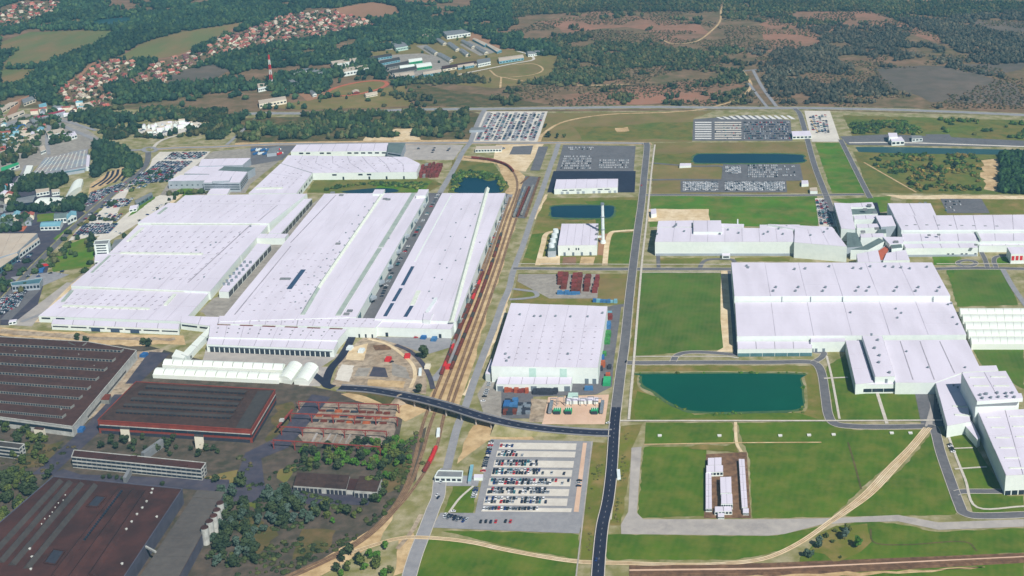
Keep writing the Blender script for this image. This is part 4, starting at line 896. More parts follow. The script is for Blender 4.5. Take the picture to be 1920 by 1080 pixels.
for i, (px, h, w, rf, lb) in enumerate([
    ([(30, 262), (68, 250), (72, 254), (36, 268)], 7, 'wall_cream', 'roof_tan', 'cream long shed with pale roof among the town trees'),
    ([(86, 246), (118, 240), (122, 246), (90, 254)], 7, 'wall_white', 'roof_tan', 'pale flat shed left of the diagonal town road'),
    ([(118, 250), (140, 246), (144, 252), (124, 258)], 7, 'wall_white', 'roof_white', 'white shed with bright gable beside the diagonal town road'),
    ([(24, 275), (36, 268), (40, 272), (28, 284)], 6, 'wall_cream', 'roof_tan', 'tan narrow shed in front of the cream long shed'),
    ([(74, 276), (82, 272), (86, 280), (76, 284)], 6, 'wall_white', 'roof_tan', 'small arched white shed above the steel-roof hall'),
    ([(20, 238), (46, 232), (50, 238), (24, 244)], 6, 'wall_white', 'sheet_blue', 'blue-roofed shop shed in the town, upper left'),
    ([(24, 250), (38, 246), (40, 250), (26, 254)], 5, 'wall_white', 'sheet_teal', 'teal-roofed small shed below the blue-roofed shop'),
    ([(0, 222), (44, 206), (46, 209), (0, 228)], 5, 'wall_cream', 'roof_tan', 'long pale open shed at the upper left edge'),
    ([(0, 255), (16, 250), (18, 258), (0, 264)], 6, 'wall_white', 'sheet_teal', 'teal roof cut by the left edge in the town'),
    ([(0, 276), (10, 272), (12, 280), (0, 284)], 6, 'wall_cream', 'tile_red', 'red-roofed house cut by the left edge in the town'),
    ([(2, 314), (34, 304), (36, 308), (2, 322)], 6, 'wall_white', 'sheet_green', 'green-roofed low shop at the left edge beside the town street'),
    ([(40, 186), (60, 180), (66, 186), (44, 194)], 6, 'wall_cream', 'roof_grey', 'grey shed at the lower end of the village, first'),
    ([(62, 176), (72, 172), (78, 178), (66, 183)], 6, 'wall_cream', 'roof_tan', 'tan shed at the lower end of the village above the grey shed'),
    ([(72, 196), (86, 192), (88, 198), (74, 202)], 5, 'wall_white', 'sheet_teal', 'turquoise-roofed shed below the village'),
    ([(0, 202), (18, 192), (34, 190), (4, 208)], 5, 'wall_cream', 'roof_tan', 'pale shed at the left edge beside the field road'),
    ([(145, 200), (168, 190), (176, 198), (152, 208)], 7, 'wall_cream', 'roof_tan', 'cream market building with yellow stalls below the village'),
    ([(66, 355), (92, 352), (92, 358), (68, 362)], 6, 'wall_white', 'roof_tan', 'pale long house left of the barrel sports hall'),
    ([(96, 355), (112, 354), (111, 359), (97, 361)], 6, 'wall_white', 'roof_tan', 'pale short house right of the pale long house'),
    ([(-10, 410), (22, 408), (24, 420), (-10, 424)], 8, 'wall_grey', 'roof_greengrey', 'dim grey block at the left edge above the pale factory'),
    ([(0, 345), (10, 342), (12, 354), (0, 358)], 8, 'glass_teal', 'sheet_teal', 'teal block at the left edge beside dark trees'),
    ]):
    simple('town_shed', lb, px, h, w, rf, 4)

TS = [('pale', 'wall_cream', 'roof_tan'), ('blue', 'wall_white', 'sheet_teal'), ('white', 'wall_white', 'roof_white'), ('grey', 'wall_grey', 'roof_grey'), ('red', 'wall_cream', 'tile_red'), ('dark', 'wall_dim', 'roof_slate')]
for where, quad, nx_, ny_ in (('the town corner above the steel-roof hall', [(4, 234), (96, 222), (72, 262), (4, 292)], 7, 5), ('the blocks left of the dark tree belt', [(0, 330), (24, 322), (20, 395), (0, 402)], 2, 6), ('the blocks above the pale factory roof', [(0, 404), (66, 398), (60, 428), (0, 432)], 5, 2), ('the white market square', [(255, 243), (345, 229), (380, 238), (290, 254)], 7, 3), ('the market foot', [(52, 212), (150, 196), (178, 208), (96, 222)], 6, 3)):
    cnt = {}
    for p in sorted(grid_px(*quad, nx_, ny_, 3.5)):
        cn, w, rf = random.choice(TS) if 'square' not in where else ('pale', 'wall_white', 'roof_tan'); cnt[cn] = cnt.get(cn, -1) + 1; q = P(p[0], p[1], 0)
        t = thing('town_house', nth(cnt[cn]) + ' ' + cn + '-roofed small house from the left in ' + where, 'house', (q[0], q[1], 0), 'houses in ' + where)
        a = random.choice((.35, .35 + math.pi / 2)); L, Wd = random.uniform(10, 20), random.uniform(8, 11)
        if 'square' in where: L, Wd, rf = random.uniform(6, 11), random.uniform(4, 6), random.choice(('roof_white', 'roof_tan'))
        Q = [(q[0] + u * math.cos(a) - v * math.sin(a), q[1] + u * math.sin(a) + v * math.cos(a)) for u, v in ((-L / 2, -Wd / 2), (L / 2, -Wd / 2), (L / 2, Wd / 2), (-L / 2, Wd / 2))]
        gable_house(t, Q, random.uniform(3.5, 7), 2.4, w, rf, 1)
# ------------------------------------------------------------------ right-hand plant
r = simple('depot_hall', 'white hall in front of the dark car park below the north car lot', [(1043, 336), (1159, 335), (1158, 351), (1039, 354)], 9, 'wall_white', 'roof_white', nx=6, ny=1)
W = xy([(1043, 336), (1159, 335), (1158, 351), (1039, 354)], 9); wallboxes(r, 'door', W[3], W[2], 12, .2, 4, .5, 'wall_grey', skip=(0, 3, 6, 9)); wallboxes(r, 'window', W[3], W[2], 9, 5.5, 6.8, .7, 'glass', skip=(0, 4, 5, 8))
# power house
r = building('power_house', 'white square power house with grey tanks beside the tall white chimney', [(1053, 419), (1122, 419), (1119, 459), (1046, 460)], 15)
W = block(r, [(1053, 419), (1122, 419), (1119, 459), (1046, 460)], 15, nx=5, ny=3); wallboxes(r, 'window', W[3], W[2], 16, 8, 11, .5, 'glass', skip=(0, 1, 2, 3, 5, 6, 9, 10, 11, 12, 13, 14, 15)); wallboxes(r, 'door', W[3], W[2], 9, .2, 5, .5, 'door_grey', skip=(0, 2, 4, 6, 8))
block(r, [(1038, 432), (1050, 430), (1042, 470), (1027, 471)], 9, wall='wall_grey', roof='roof_greengrey', wname='cooling_deck')
for i in range(4):
    q = P(1042 - i * 2.6, 436 + i * 9, 9); mb = MB(); mb.cyl(q[0], q[1], 9, 14, 4.2, 3.6, 14); mb.build('cooling_tower', 'steel_white', r)
for p in ((1120, 425), (1121, 432), (1119, 440), (1118, 450)):
    roofboxes(r, 'roof_unit', [p], 15, (3, 4, 2), 'roof_grey')
c = P(1131, 456, 0); r = thing('chimney', 'tall slim white chimney beside the power house pond', 'chimney', c)
mb = MB(); mb.cyl(c[0], c[1], 0, 4, 4.0, 3.2, 14); mb.build('base', 'steel_white', r)
HC = 55.0
mb = MB(); mb.cyl(c[0], c[1], 4, HC, 2.3, 1.9, 14); mb.build('shaft', 'steel_white', r)
mb = MB(); mb.cyl(c[0], c[1], HC, HC + 2.5, 2.5, 2.6, 14); mb.build('cap', 'galv', r)
for z in (20, 38): mb = MB(); mb.cyl(c[0], c[1], z, z + .5, 3.0, 3.0, 14); mb.build('platform', 'galv', r)
mb = MB(); mb.bar((c[0] - 12, c[1] + 2, 8), (c[0], c[1], 10), 2.4); mb.build('flue_duct', 'steel_white', r)
# storage hall K
r = building('storage_hall', 'white hall left of the main road with a long canopy over stacked goods', [(956, 572), (1138, 575), (1121, 688), (920, 686)], 19)
W = block(r, [(958, 568), (1139, 574), (1121, 689), (921, 686)], 19, nx=5, ny=5, gap=.22)
wallboxes(r, 'wall_panel', W[3], W[2], 14, 2, 17, .9, 'door_green', skip=(0, 1, 2, 3, 4, 6, 7, 8, 10, 11, 12, 13), t0=-.01); wallboxes(r, 'gate', W[3], W[2], 14, .2, 6, .5, 'door_grey', skip=tuple(range(12)))
fans(r, [(975, 591), (1002, 594), (1014, 594), (1042, 594), (1070, 595), (1102, 595), (1130, 588), (948, 665), (955, 672), (950, 678), (1065, 665)], 19, 1.1, 2.0, 'galv')
roofboxes(r, 'skylight_pane', grid_px((955, 605), (1128, 607), (1118, 680), (935, 678), 9, 7), 19, (2, 1.2, .35), 'roof_seam')
block(r, [(910, 700), (921, 672), (925, 690), (918, 702)], 9, wname='side_range')
W = block(r, [(934, 706), (1073, 707), (1071, 720), (930, 720)], 8.5, nx=6, ny=1, wname='canopy_wall'); wallboxes(r, 'gate', W[3], W[2], 9, .2, 6, .7, 'door_grey', skip=(1, 2, 3, 5, 6, 7))
# paint shop D
r = building('paint_shop', 'long white hall with a tall mint-white front wall, right of the main road', [(1232, 425), (1480, 425), (1484, 453), (1228, 453)], 20)
W = block(r, [(1233, 426), (1486, 428), (1490, 453), (1228, 453)], 20, nx=8, ny=1)
block(r, [(1234, 414), (1300, 413), (1298, 425), (1232, 425)], 19, nx=2, ny=1); block(r, [(1352, 419), (1395, 420), (1395, 426), (1352, 426)], 19, nx=1, ny=1); block(r, [(1424, 421), (1500, 421), (1500, 428), (1424, 428)], 19, nx=2, ny=1)
W2 = block(r, [(1300, 413), (1352, 413), (1354, 434), (1300, 434)], 24, base=18, nx=2, ny=1, wname='upper_hall')
wallboxes(r, 'plinth', W[3], W[2], 1, .1, 3.4, .99, 'wall_grey', proud=.4)
fans(r, [(1265, 425), (1268, 422), (1283, 435), (1232, 440), (1350, 440), (1365, 432), (1385, 438), (1432, 440), (1440, 436), (1460, 430), (1468, 440), (1475, 426), (1332, 428), (1310, 418)], 20, 1.3, 2.2, 'galv')
c = P(1383, 420, 19); mb = MB(); mb.cyl(c[0], c[1], 19, 26, 1, .9, 10); mb.build('flue', 'steel_white', r)
mb = MB(); a = P(1338, 478, 0)
for k in range(5): mb.box(a[0] - 3.5, a[0] + 3.5, a[1] - 3, a[1] - .5, 2 + k * 3, 2.25 + k * 3)
for dx in (-3.5, 3.5): mb.box(a[0] + dx - .25, a[0] + dx + .25, a[1] - 3, a[1] - 2.5, 0, 16)
mb.build('stair_tower', 'galv', r)
simple('transformer_house', 'small dark-doored white box at the foot of the mint-white wall', [(1354, 475), (1369, 475), (1369, 479), (1354, 479)], 5, 'wall_white', 'roof_white', 1)
r = building('high_bay_block', 'taller mint-white block joined to the right end of the long mint-walled hall', [(1488, 430), (1580, 432), (1592, 460), (1489, 453)], 22)
W = block(r, [(1490, 428), (1562, 428), (1588, 462), (1489, 454)], 22, nx=3, ny=1)
block(r, [(1440, 420), (1560, 425), (1565, 430), (1488, 429)], 22, nx=3, ny=1); fans(r, [(1552, 430), (1545, 436), (1520, 442), (1556, 424)], 22, 1.2, 2, 'galv')
# pavilion group E
r = building('pavilion_block', 'L-shaped group of white pavilions with dark courtyards between the long halls', [(1563, 380), (1640, 380), (1660, 470), (1590, 470)], 15)
W = block(r, [(1563, 380), (1594, 381), (1604, 430), (1577, 428)], 18, nx=1, ny=3); wallboxes(r, 'window', W[3], W[0], 8, 4, 14, .6, 'glass')
block(r, [(1592, 381), (1636, 379), (1640, 387), (1594, 388)], 15, nx=2, ny=1); block(r, [(1596, 392), (1642, 391), (1646, 400), (1598, 402)], 12, wall='wall_white', roof='roof_greengrey')
for k, (y, x) in enumerate(((404, 1600), (420, 1605), (438, 1612))): 
    W = block(r, [(x, y), (x + 44, y - 1), (x + 46, y + 6), (x + 2, y + 7)], 14, nx=2, ny=1)
block(r, [(1641, 404), (1672, 404), (1680, 423), (1652, 425)], 17, wall='wall_grey', nx=1, ny=1); block(r, [(1650, 425), (1660, 425), (1662, 437), (1645, 437)], 13, roof='roof_greengrey')
block(r, [(1588, 430), (1604, 430), (1618, 462), (1588, 464)], 13, roof='roof_greengrey', wall='wall_grey', nx=2, ny=2); block(r, [(1618, 462), (1648, 446), (1658, 452), (1628, 468), (1595, 468)], 14, roof='roof_greengrey', wall='wall_white')
block(r, [(1655, 444), (1693, 444), (1694, 456), (1668, 458)], 16, nx=1, ny=1); roofboxes(r, 'roof_unit', [(1630, 386), (1622, 394), (1640, 400), (1618, 436), (1644, 430), (1680, 455)], 16, (6, 4, 2.4), 'roof_grey')
block(r, [(1606, 476), (1646, 468), (1652, 491), (1608, 491)], 15, nx=2, ny=1)
r = building('terrace_house', 'white office with a brick-red roof terrace between the pavilions and the biggest hall', [(1645, 470), (1695, 462), (1705, 489), (1652, 489)], 11)
block(r, [(1644, 472), (1662, 460), (1668, 468), (1656, 489), (1650, 489)], 9, roof='brick_terrace', wall='wall_grey', parapet=.8); block(r, [(1662, 474), (1698, 468), (1706, 487), (1656, 488)], 12, nx=2, ny=1); block(r, [(1670, 458), (1690, 457), (1692, 464), (1672, 466)], 15, roof='roof_greengrey')
# halls F
r = building('east_hall', 'white hall with three roof steps reaching the right edge', [(1664, 381), (1745, 381), (1930, 430), (1690, 430)], 18)
block(r, [(1664, 381), (1745, 381), (1756, 404), (1676, 404)], 20, nx=2, ny=2); W = block(r, [(1676, 404.5), (1935, 402), (1935, 430), (1690, 431)], 20, nx=7, ny=2); wallboxes(r, 'clerestory', W[3], W[2], 1, 17, 19, .97, 'wall_white', proud=.4)
W = block(r, [(1690, 438), (1935, 437), (1935, 451), (1694, 452)], 15, nx=7, ny=1); W = block(r, [(1694, 457), (1830, 456), (1834, 464), (1698, 465)], 12.5, nx=4, ny=1); wallboxes(r, 'plinth', W[3], W[2], 1, .1, 3, .98, 'wall_grey', proud=.4)
wallboxes(r, 'gate', W[3], W[2], 16, .2, 4.5, .5, 'glass', skip=tuple(range(9)) + (11, 14))
block(r, [(1834, 454), (1935, 453), (1935, 459), (1836, 460)], 10, nx=4, ny=1, wname='low_range'); strip(r, 'roof_ladder', (1829, 434), (1838, 451), 2.5, 16, 1.5, 'skylight_green')
roofboxes(r, 'roof_unit', [(1742, 442), (1760, 441), (1830, 460), (1700, 425), (1735, 381), (1725, 382)] + line_px((1705, 423), (1880, 426), 8), 18.5, (4, 3, 1.6), 'roof_grey')
r = simple('canteen', 'dark-sided white block with red-trimmed windows at the right edge', [(1888, 463), (1935, 463), (1935, 475), (1896, 476)], 14, 'wall_white', 'roof_white', 5, wm='sheet_red')
# biggest hall G
r = building('main_hall', 'biggest white hall on the right, two wide roofs split by a white step', [(1371, 491), (1748, 491), (1812, 626), (1382, 630)], 22)
W = block(r, [(1371, 492), (1748, 492), (1782, 554), (1377, 555)], 23, nx=6, ny=3, gap=.22)
W = block(r, [(1378, 567), (1784, 565), (1812, 627), (1382, 630)], 15.5, nx=6, ny=3, gap=.22)
W = block(r, [(1382, 640), (1522, 640), (1523, 653), (1383, 654)], 9.5, nx=4, ny=1, wname='front_range'); wallboxes(r, 'window_band', W[3], W[2], 6, .3, 4.2, .96, 'glass_teal', proud=.3)
W = block(r, [(1520, 634), (1585, 634), (1584, 640), (1520, 641)], 12.5, wname='porch_wall'); wallboxes(r, 'gate', W[3], W[2], 9, .2, 4.5, .7, 'door_grey', skip=(2, 4, 5, 6, 7, 8))
hv = []
for x in (1455, 1497, 1548, 1610, 1630, 1682, 1722, 1762): hv += [(x, 540), (x - 5, 547)]
for x in (1490, 1510, 1555, 1600, 1615, 1660, 1675, 1706, 1738, 1400, 1403, 1690, 1632): hv.append((x, 500 + (x % 7)))
fans(r, hv, 23, 1.3, 2.4, 'galv'); fans(r, [(1680, 580), (1690, 588), (1683, 597), (1787, 596), (1795, 609), (1784, 570), (1778, 572), (1595, 587), (1400, 545)], 15.5, 1.1, 1.8, 'galv')
for x in (1466, 1750, 1520, 1580): wallboxes(r, 'downpipe', *xy([(x, 555), (x + 1, 555)], 23), 1, 15.5, 22, 1, 'galv', proud=.4)
# hall G2
r = building('press_works', 'white hall joined in front of the biggest hall, with an entrance ladder tower', [(1615, 628), (1812, 637), (1850, 690), (1640, 718)], 14)
block(r, [(1657, 638), (1812, 637), (1836, 686), (1753, 717), (1679, 717)], 13.5); W = block(r, [(1616, 629), (1654, 629), (1678, 705), (1641, 706)], 18, nx=1, ny=4)
W = block(r, [(1585, 638), (1614, 638), (1638, 717), (1604, 720)], 12, nx=1, ny=3)
W3 = block(r, [(1640, 709), (1752, 716), (1750, 719), (1605, 721)], 10.5, wname='entrance_front')
a, b = xy([(1605, 733), (1750, 731)], 0); 
wallboxes(r, 'window_band', W3[3], W3[2], 4, 2, 5.6, .94, 'glass', t0=.06, t1=.66, proud=.4); wallboxes(r, 'gate', W3[3], W3[2], 4, .2, 6.5, .8, 'door_grey', t0=.8, t1=.99, proud=.4)
q = P(1660, 734, 0); mb = MB(); mb.cyl(q[0], q[1], 0, 15, 2.2, 2.2, 10); mb.build('entrance_tower', 'galv', r)
for p, q in (((1688, 640), (1712, 712)), ((1725, 640), (1752, 712)), ((1762, 640), (1790, 700))): strip(r, 'roof_gutter', p, q, 1.0, 13.5, .2, 'roof_seam')
fans(r, [(1634, 629), (1646, 639), (1640, 654), (1649, 668), (1648, 681), (1668, 700)], 18, 1.3, 2.2, 'galv'); fans(r, [(1788, 723), (1796, 727), (1810, 690), (1700, 660), (1740, 690)], 13.5, 1, 1.6, 'galv')
r = building('connecting_hall', 'white narrow hall between the truck yard and the tall high-rise store', [(1754, 717), (1800, 700), (1818, 792), (1775, 800)], 13)
W = block(r, [(1754, 718), (1806, 700), (1820, 790), (1776, 798)], 13, nx=1, ny=3); wallboxes(r, 'gate', W[3], W[0], 8, .3, 5, .7, 'glass', proud=.3)
strip(r, 'skylight', (1786, 762), (1815, 764), 2, 13, .8, 'trim_pale'); strip(r, 'skylight', (1790, 778), (1820, 780), 2, 13, .8, 'trim_pale')
W = block(r, [(1802, 789), (1822, 789), (1838, 820), (1832, 824)], 9, wall='wall_white', wname='porch_wall')
# high-rise store H
r = building('high_rise_store', 'tall white store at the lower right with a grey shaded side and skylight rows', [(1803, 699), (1885, 694), (1930, 890), (1886, 890)], 26)
W = block(r, [(1803, 699), (1886, 695), (1912, 740), (1830, 749)], 34, nx=2, ny=2, wall='wall_white'); W = block(r, [(1828, 744), (1915, 737), (1918, 746), (1832, 752)], 34, base=30, wname='upper_hall')
W = block(r, [(1833, 771), (1935, 766), (1950, 888), (1886, 891)], 20, nx=2, ny=5)
wallboxes(r, 'gate', W[3], W[2], 5, .3, 4.5, .8, 'glass', proud=.3)
roofboxes(r, 'skylight', [(1832, 708), (1872, 707), (1840, 724), (1878, 724)], 34, (15, 1.6, .8), 'trim_pale'); roofboxes(r, 'skylight', [(1863 + i * 8.6, 783 + i * 19) for i in range(6)] + [(1906 + i * 6, 781 + i * 19) for i in range(3)], 20, (13, 1.4, .7), 'trim_pale')
fans(r, [(1838, 742), (1848, 740), (1850, 740), (1842, 748), (1858, 747), (1870, 738), (1872, 746), (1886, 739), (1888, 745), (1898, 738), (1902, 746)], 34, 1.2, 2, 'galv')
simple('low_annex', 'low white flat roof behind the tall high-rise store', [(1836, 686), (1868, 685), (1872, 694), (1806, 697)], 15, 'wall_white', 'roof_white')
# construction compound
for i, (px, h, lb) in enumerate([
    ([(1327, 858), (1353, 857), (1353, 871), (1327, 872)], 5, 'white container cabin block at the back corner of the fenced compound'),
    ([(1324, 872), (1356, 872), (1356, 884), (1324, 885)], 5, 'wide white cabin block second from the back of the fenced compound'),
    ([(1323, 886), (1334, 886), (1335, 953), (1323, 953)], 4, 'long white cabin row along the left side of the fenced compound'),
    ([(1350, 894), (1371, 893), (1372, 923), (1351, 924)], 6, 'white cabin block with a blue stripe in the middle of the fenced compound'),
    ([(1352, 926), (1373, 925), (1374, 944), (1352, 944)], 6, 'square white cabin block in the middle front of the fenced compound'),
    ([(1340, 949), (1372, 949), (1373, 958), (1340, 959)], 4, 'white cabin row across the front of the fenced compound'),
    ([(1346, 962), (1358, 962), (1358, 968), (1346, 968)], 3, 'small white cabin standing alone in front of the fenced compound'),
    ([(1385, 860), (1396, 860), (1402, 950), (1391, 951)], 4, 'long white cabin row along the right side of the fenced compound'),
    ([(1393, 953), (1404, 953), (1404, 961), (1393, 961)], 3, 'small white cabin at the end of the right-hand cabin row')]):
    simple('site_cabin', lb, px, h, 'wall_white', 'roof_white', 5, nx=1 if h == 3 else 2, ny=6 if 'long' in lb else 1, group='cabins in the fenced compound')
r = simple('gate_canopy', 'flat grey-roofed gate canopy over the road by the front car park', [(822, 883), (868, 884), (866, 896), (815, 895)], 5, 'wall_white', 'roof_grey', 5, parapet=.8)
simple('cabin', 'long pale blue cabin beside the gate canopy', [(882, 871), (888, 871), (883, 902), (877, 902)], 3.5, 'wall_grey', 'sheet_teal')
simple('cabin', 'white cabin box between the gate canopy and the car rows', [(889, 889), (906, 889), (905, 895), (888, 895)], 3.5, 'wall_white', 'roof_white')
simple('switch_house', 'pale switch house at the back of the electric yard', [(1066, 736), (1084, 736), (1083, 745), (1064, 744)], 5, 'wall_white', 'door_green')
simple('switch_house', 'long white switch house behind the transformers', [(1063, 746), (1122, 745), (1122, 751), (1062, 752)], 4, 'wall_white', 'roof_white')
simple('truck_gate', 'white gate building with flat canopy beside the right-hand car lot, far back', [(1484, 246), (1518, 245), (1522, 254), (1486, 255)], 6, 'wall_white', 'roof_white', 5)
r = simple('customs_house', 'white stepped customs building on the far right truck stop', [(1669, 258), (1690, 256), (1696, 264), (1672, 265)], 8, 'wall_white', 'roof_white', 3)
W = block(r, [(1665, 249), (1682, 249), (1683, 256), (1667, 257)], 11, wname='upper_storey')
simple('truck_shed', 'grey-roofed shed on the far right truck stop', [(1709, 254), (1728, 254), (1730, 259), (1710, 260)], 6, 'wall_white', 'roof_grey', 3)
simple('north_gate', 'long white gate building with dark windows, behind the gravel yard', [(893, 274), (942, 273), (940, 279), (891, 280)], 6, 'wall_white', 'roof_tan', 9)
simple('north_canopy', 'grey flat canopy over the road left of the far car park', [(884, 239), (912, 238), (908, 243), (880, 244)], 5, 'wall_grey', 'roof_grey')
simple('entry_canopy', 'grey canopy at the north-west gate of the left complex', [(505, 278), (524, 274), (518, 286), (500, 288)], 6, 'wall_grey', 'roof_grey')
simple('white_booth', 'white booth on the long strip beside the far pond', [(1275, 306), (1296, 306), (1296, 310), (1274, 311)], 4, 'wall_white', 'roof_white')
simple('car_booth', 'white booth beside the staff car lots near the green strip', [(1503, 338), (1515, 338), (1516, 344), (1503, 345)], 5, 'wall_white', 'roof_white')
simple('pump_house', 'white pump house roof on a sand plot beside the green strip', [(1518, 352), (1532, 351), (1533, 358), (1519, 358)], 5, 'wall_white', 'roof_tan')
simple('site_hut', 'white hut on the sand plot behind the mint-walled hall', [(1220, 392), (1230, 391), (1231, 400), (1221, 402)], 6, 'wall_white', 'roof_white')
# ------------------------------------------------------------------ old brown works: brown roofs, deepened to carry the corner's darkness
def monitors(root, ends, h, w, hh, n=14, roof='roof_brown', wall='wall_dim'):
    for a, b in ends:
        A, B = P(a[0], a[1], h), P(b[0], b[1], h)
        s = MB(); s.obox(A, B, w, h - .3, h + hh, 1, 0); s.build('roof_monitor', [roof, wall], root)
        dx, dy = B[0] - A[0], B[1] - A[1]; l = math.hypot(dx, dy); nx, ny = dy / l, -dx / l
        if ny > 0: nx, ny = -nx, -ny
        o = (nx * w / 2, ny * w / 2)
        wallboxes(root, 'window', (A[0] + o[0], A[1] + o[1]), (B[0] + o[0], B[1] + o[1]), n, h + .5, h + hh - .5, .62, 'glass', proud=.15)
r = building('brown_works', 'large dark brown roof with eight window ridges at the left edge', [(-40, 632), (160, 640), (240, 660), (130, 795), (-40, 776)], 11)
W = block(r, [(-60, 628), (165, 641), (256, 657), (136, 800), (-60, 774)], 11, wall='wall_dirty', roof='roof_brown', parapet=.5)
monitors(r, [((-50, 643 + i * 17.6), (230 - i * 15.6, 659 + i * 17.6)) for i in range(8)], 11, 6, 2.8, 40, 'roof_brown', 'wall_dim')
wallboxes(r, 'window_band', W[3], W[4], 1, 5, 8, .98, 'glass'); wallboxes(r, 'window_band', W[2], W[3], 1, 2, 4, .6, 'glass')
fans(r, grid_px((10, 650), (215, 664), (120, 775), (10, 765), 5, 6, 4), 11, .6, 1.2, 'wall_dim')
W = block(r, [(67, 800), (84, 802), (80, 806), (63, 804)], 12, wall='wall_cream', roof='roof_brown', wname='stair_tower')
W = block(r, [(128, 640), (162, 641), (152, 648), (146, 648)], 13, base=10, wall='wall_dim', roof='roof_brown', wname='plant_room')
r = building('red_trim_works', 'dark roof with a brick-red fascia round a glazed storey, in front of the brown works', [(258, 714), (515, 730), (470, 812), (186, 797)], 14)
W = block(r, [(255, 716), (516, 731), (471, 806), (183, 788)], 14, wall='fascia_red', roof='roof_umber', parapet=.6)
strip(r, 'roof_walk', (497, 733), (455, 803), 14, 14, .25, 'roof_slate')
monitors(r, [((275 - i * 14, 727 + i * 11.5), (462 - i * 7, 738 + i * 11.5)) for i in range(5)], 14, 5, 2.2, 26, 'roof_slate', 'roof_umber')
wallboxes(r, 'window_band', W[3], W[2], 12, 6, 8.6, .97, 'glass', proud=.25); wallboxes(r, 'window_band', W[1], W[2], 10, 6, 8.6, .97, 'glass', proud=.25); wallboxes(r, 'sill_band', W[3], W[2], 1, 8.8, 9.6, .98, 'wall_dirty', proud=.3); wallboxes(r, 'sill_band', W[1], W[2], 1, 8.8, 9.6, .98, 'wall_dirty', proud=.3)
wallboxes(r, 'ground_floor', W[3], W[2], 1, 0, 3.4, .97, 'crate_dark', proud=.35); wallboxes(r, 'ground_floor', W[1], W[2], 1, 0, 3.4, .97, 'crate_dark', proud=.35)
for x, y in ((233, 812), (372, 826)):
    block(r, [(x - 8, y - 12), (x + 9, y - 11), (x + 9, y - 7), (x - 8, y - 8)], 13, wall='wall_cream', roof='roof_slate', wname='stair_tower')
simple('works_shed', 'rusty orange shed roof between the two brown works', [(180, 738), (208, 739), (204, 750), (177, 748)], 5, 'wall_dim', 'rust')
def slab_office(label, px, h, floors, roof):
    t = building('slab_office', label, px, h); W = block(t, px, h, wall='wall_dirty', roof=roof, parapet=.5); fh = h / floors
    for k in range(floors):
        wallboxes(t, 'window', W[3], W[2], 26, k * fh + fh * .32, k * fh + fh * .82, .92, 'glass'); wallboxes(t, 'window', W[1], W[2], 2, k * fh + fh * .3, k * fh + fh * .8, .5, 'glass')
    return t
r = slab_office('long slim three-storey office slab with white bands, below the red-trimmed works', [(139, 844), (386, 868), (377, 881), (134, 857)], 11, 3, 'roof_redbrown')
roofboxes(r, 'roof_unit', [(210, 858), (298, 868), (345, 874), (250, 858)], 11, (6, 3, 1.2), 'roof_redbrown')
slab_office('dim green-tinted office slab at the lower left edge', [(-30, 824), (46, 833), (36, 842), (-30, 834)], 11, 3, 'roof_slate')
simple('footbridge', 'thin covered footbridge from the red-trimmed works to the office slab', [(301, 822), (306, 824), (270, 850), (264, 848)], 8, 'roof_grey', 'roof_grey')
simple('footbridge', 'thin covered footbridge below the office slab towards the lowest brown roof', [(240, 878), (246, 879), (236, 896), (230, 895)], 6, 'roof_grey', 'roof_grey')
r = building('ridged_works', 'big red-brown roof with slanting ridges at the bottom left corner', [(100, 895), (340, 917), (226, 1090), (-40, 1030)], 14)
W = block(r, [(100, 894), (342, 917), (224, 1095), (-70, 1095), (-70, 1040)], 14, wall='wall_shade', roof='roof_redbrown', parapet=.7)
for a, b, m in (((130, 905), (0, 1055), 'roof_slate'), ((152, 908), (22, 1060), 'roof_slate'), ((177, 911), (50, 1066), 'roof_slate'), ((226, 918), (100, 1082), 'roof_redbrown'), ((252, 920), (128, 1090), 'roof_redbrown'), ((276, 922), (170, 1080), 'roof_redbrown'), ((112, 903), (-20, 1046), 'roof_slate')):
    strip(r, 'roof_ridge', a, b, 7, 14, 3.0, m, gable=True)
wallboxes(r, 'window', *xy([(226, 921), (154, 1015)], 14), 24, 14.2, 15.4, .6, 'glass', proud=2.2)
def pit(root, px, h, d=3.0):      # a roof light-well: raised curb round a dark cap, coloured as the well's shade
    q = ccw(xy(px, h)); m = MB()
    for i in range(4): m.obox(q[i], q[(i + 1) % 4], 1.0, h - .3, h + 1.2)
    m.build('light_well_curb', 'roof_redbrown', root); m = MB(); m.prism(q, h - .2, h + .15, 0, 0); m.build('light_well_dark_cap', 'crate_dark', root)
pit(r, [(180, 930), (200, 932), (183, 952), (162, 950)], 14); pit(r, [(100, 1030), (122, 1034), (104, 1060), (82, 1056)], 14)
fans(r, [(286, 918), (284, 925), (275, 941), (267, 953), (257, 965), (247, 979), (237, 993), (294, 970), (229, 1058), (56, 1030), (60, 1045), (58, 1068)], 14, .9, 1.2, 'wall_dirty')
fans(r, grid_px((125, 925), (135, 930), (90, 990), (70, 985), 2, 8, 2), 14, .5, .8, 'wall_dirty')
strip(r, 'pipe_bridge', (266, 1022), (292, 1036), 1.4, 12, 1.2, 'wall_dirty')
r = building('shed_range', 'long dark grey ribbed roof with white silos on its right flank, bottom left', [(371, 917), (421, 921), (330, 1090), (258, 1090)], 11)
W = block(r, [(370, 918), (422, 922), (328, 1095), (252, 1095)], 11, wall='wall_shade', roof='roof_ash', nx=1, ny=11, gap=.3, seam='roof_brown')
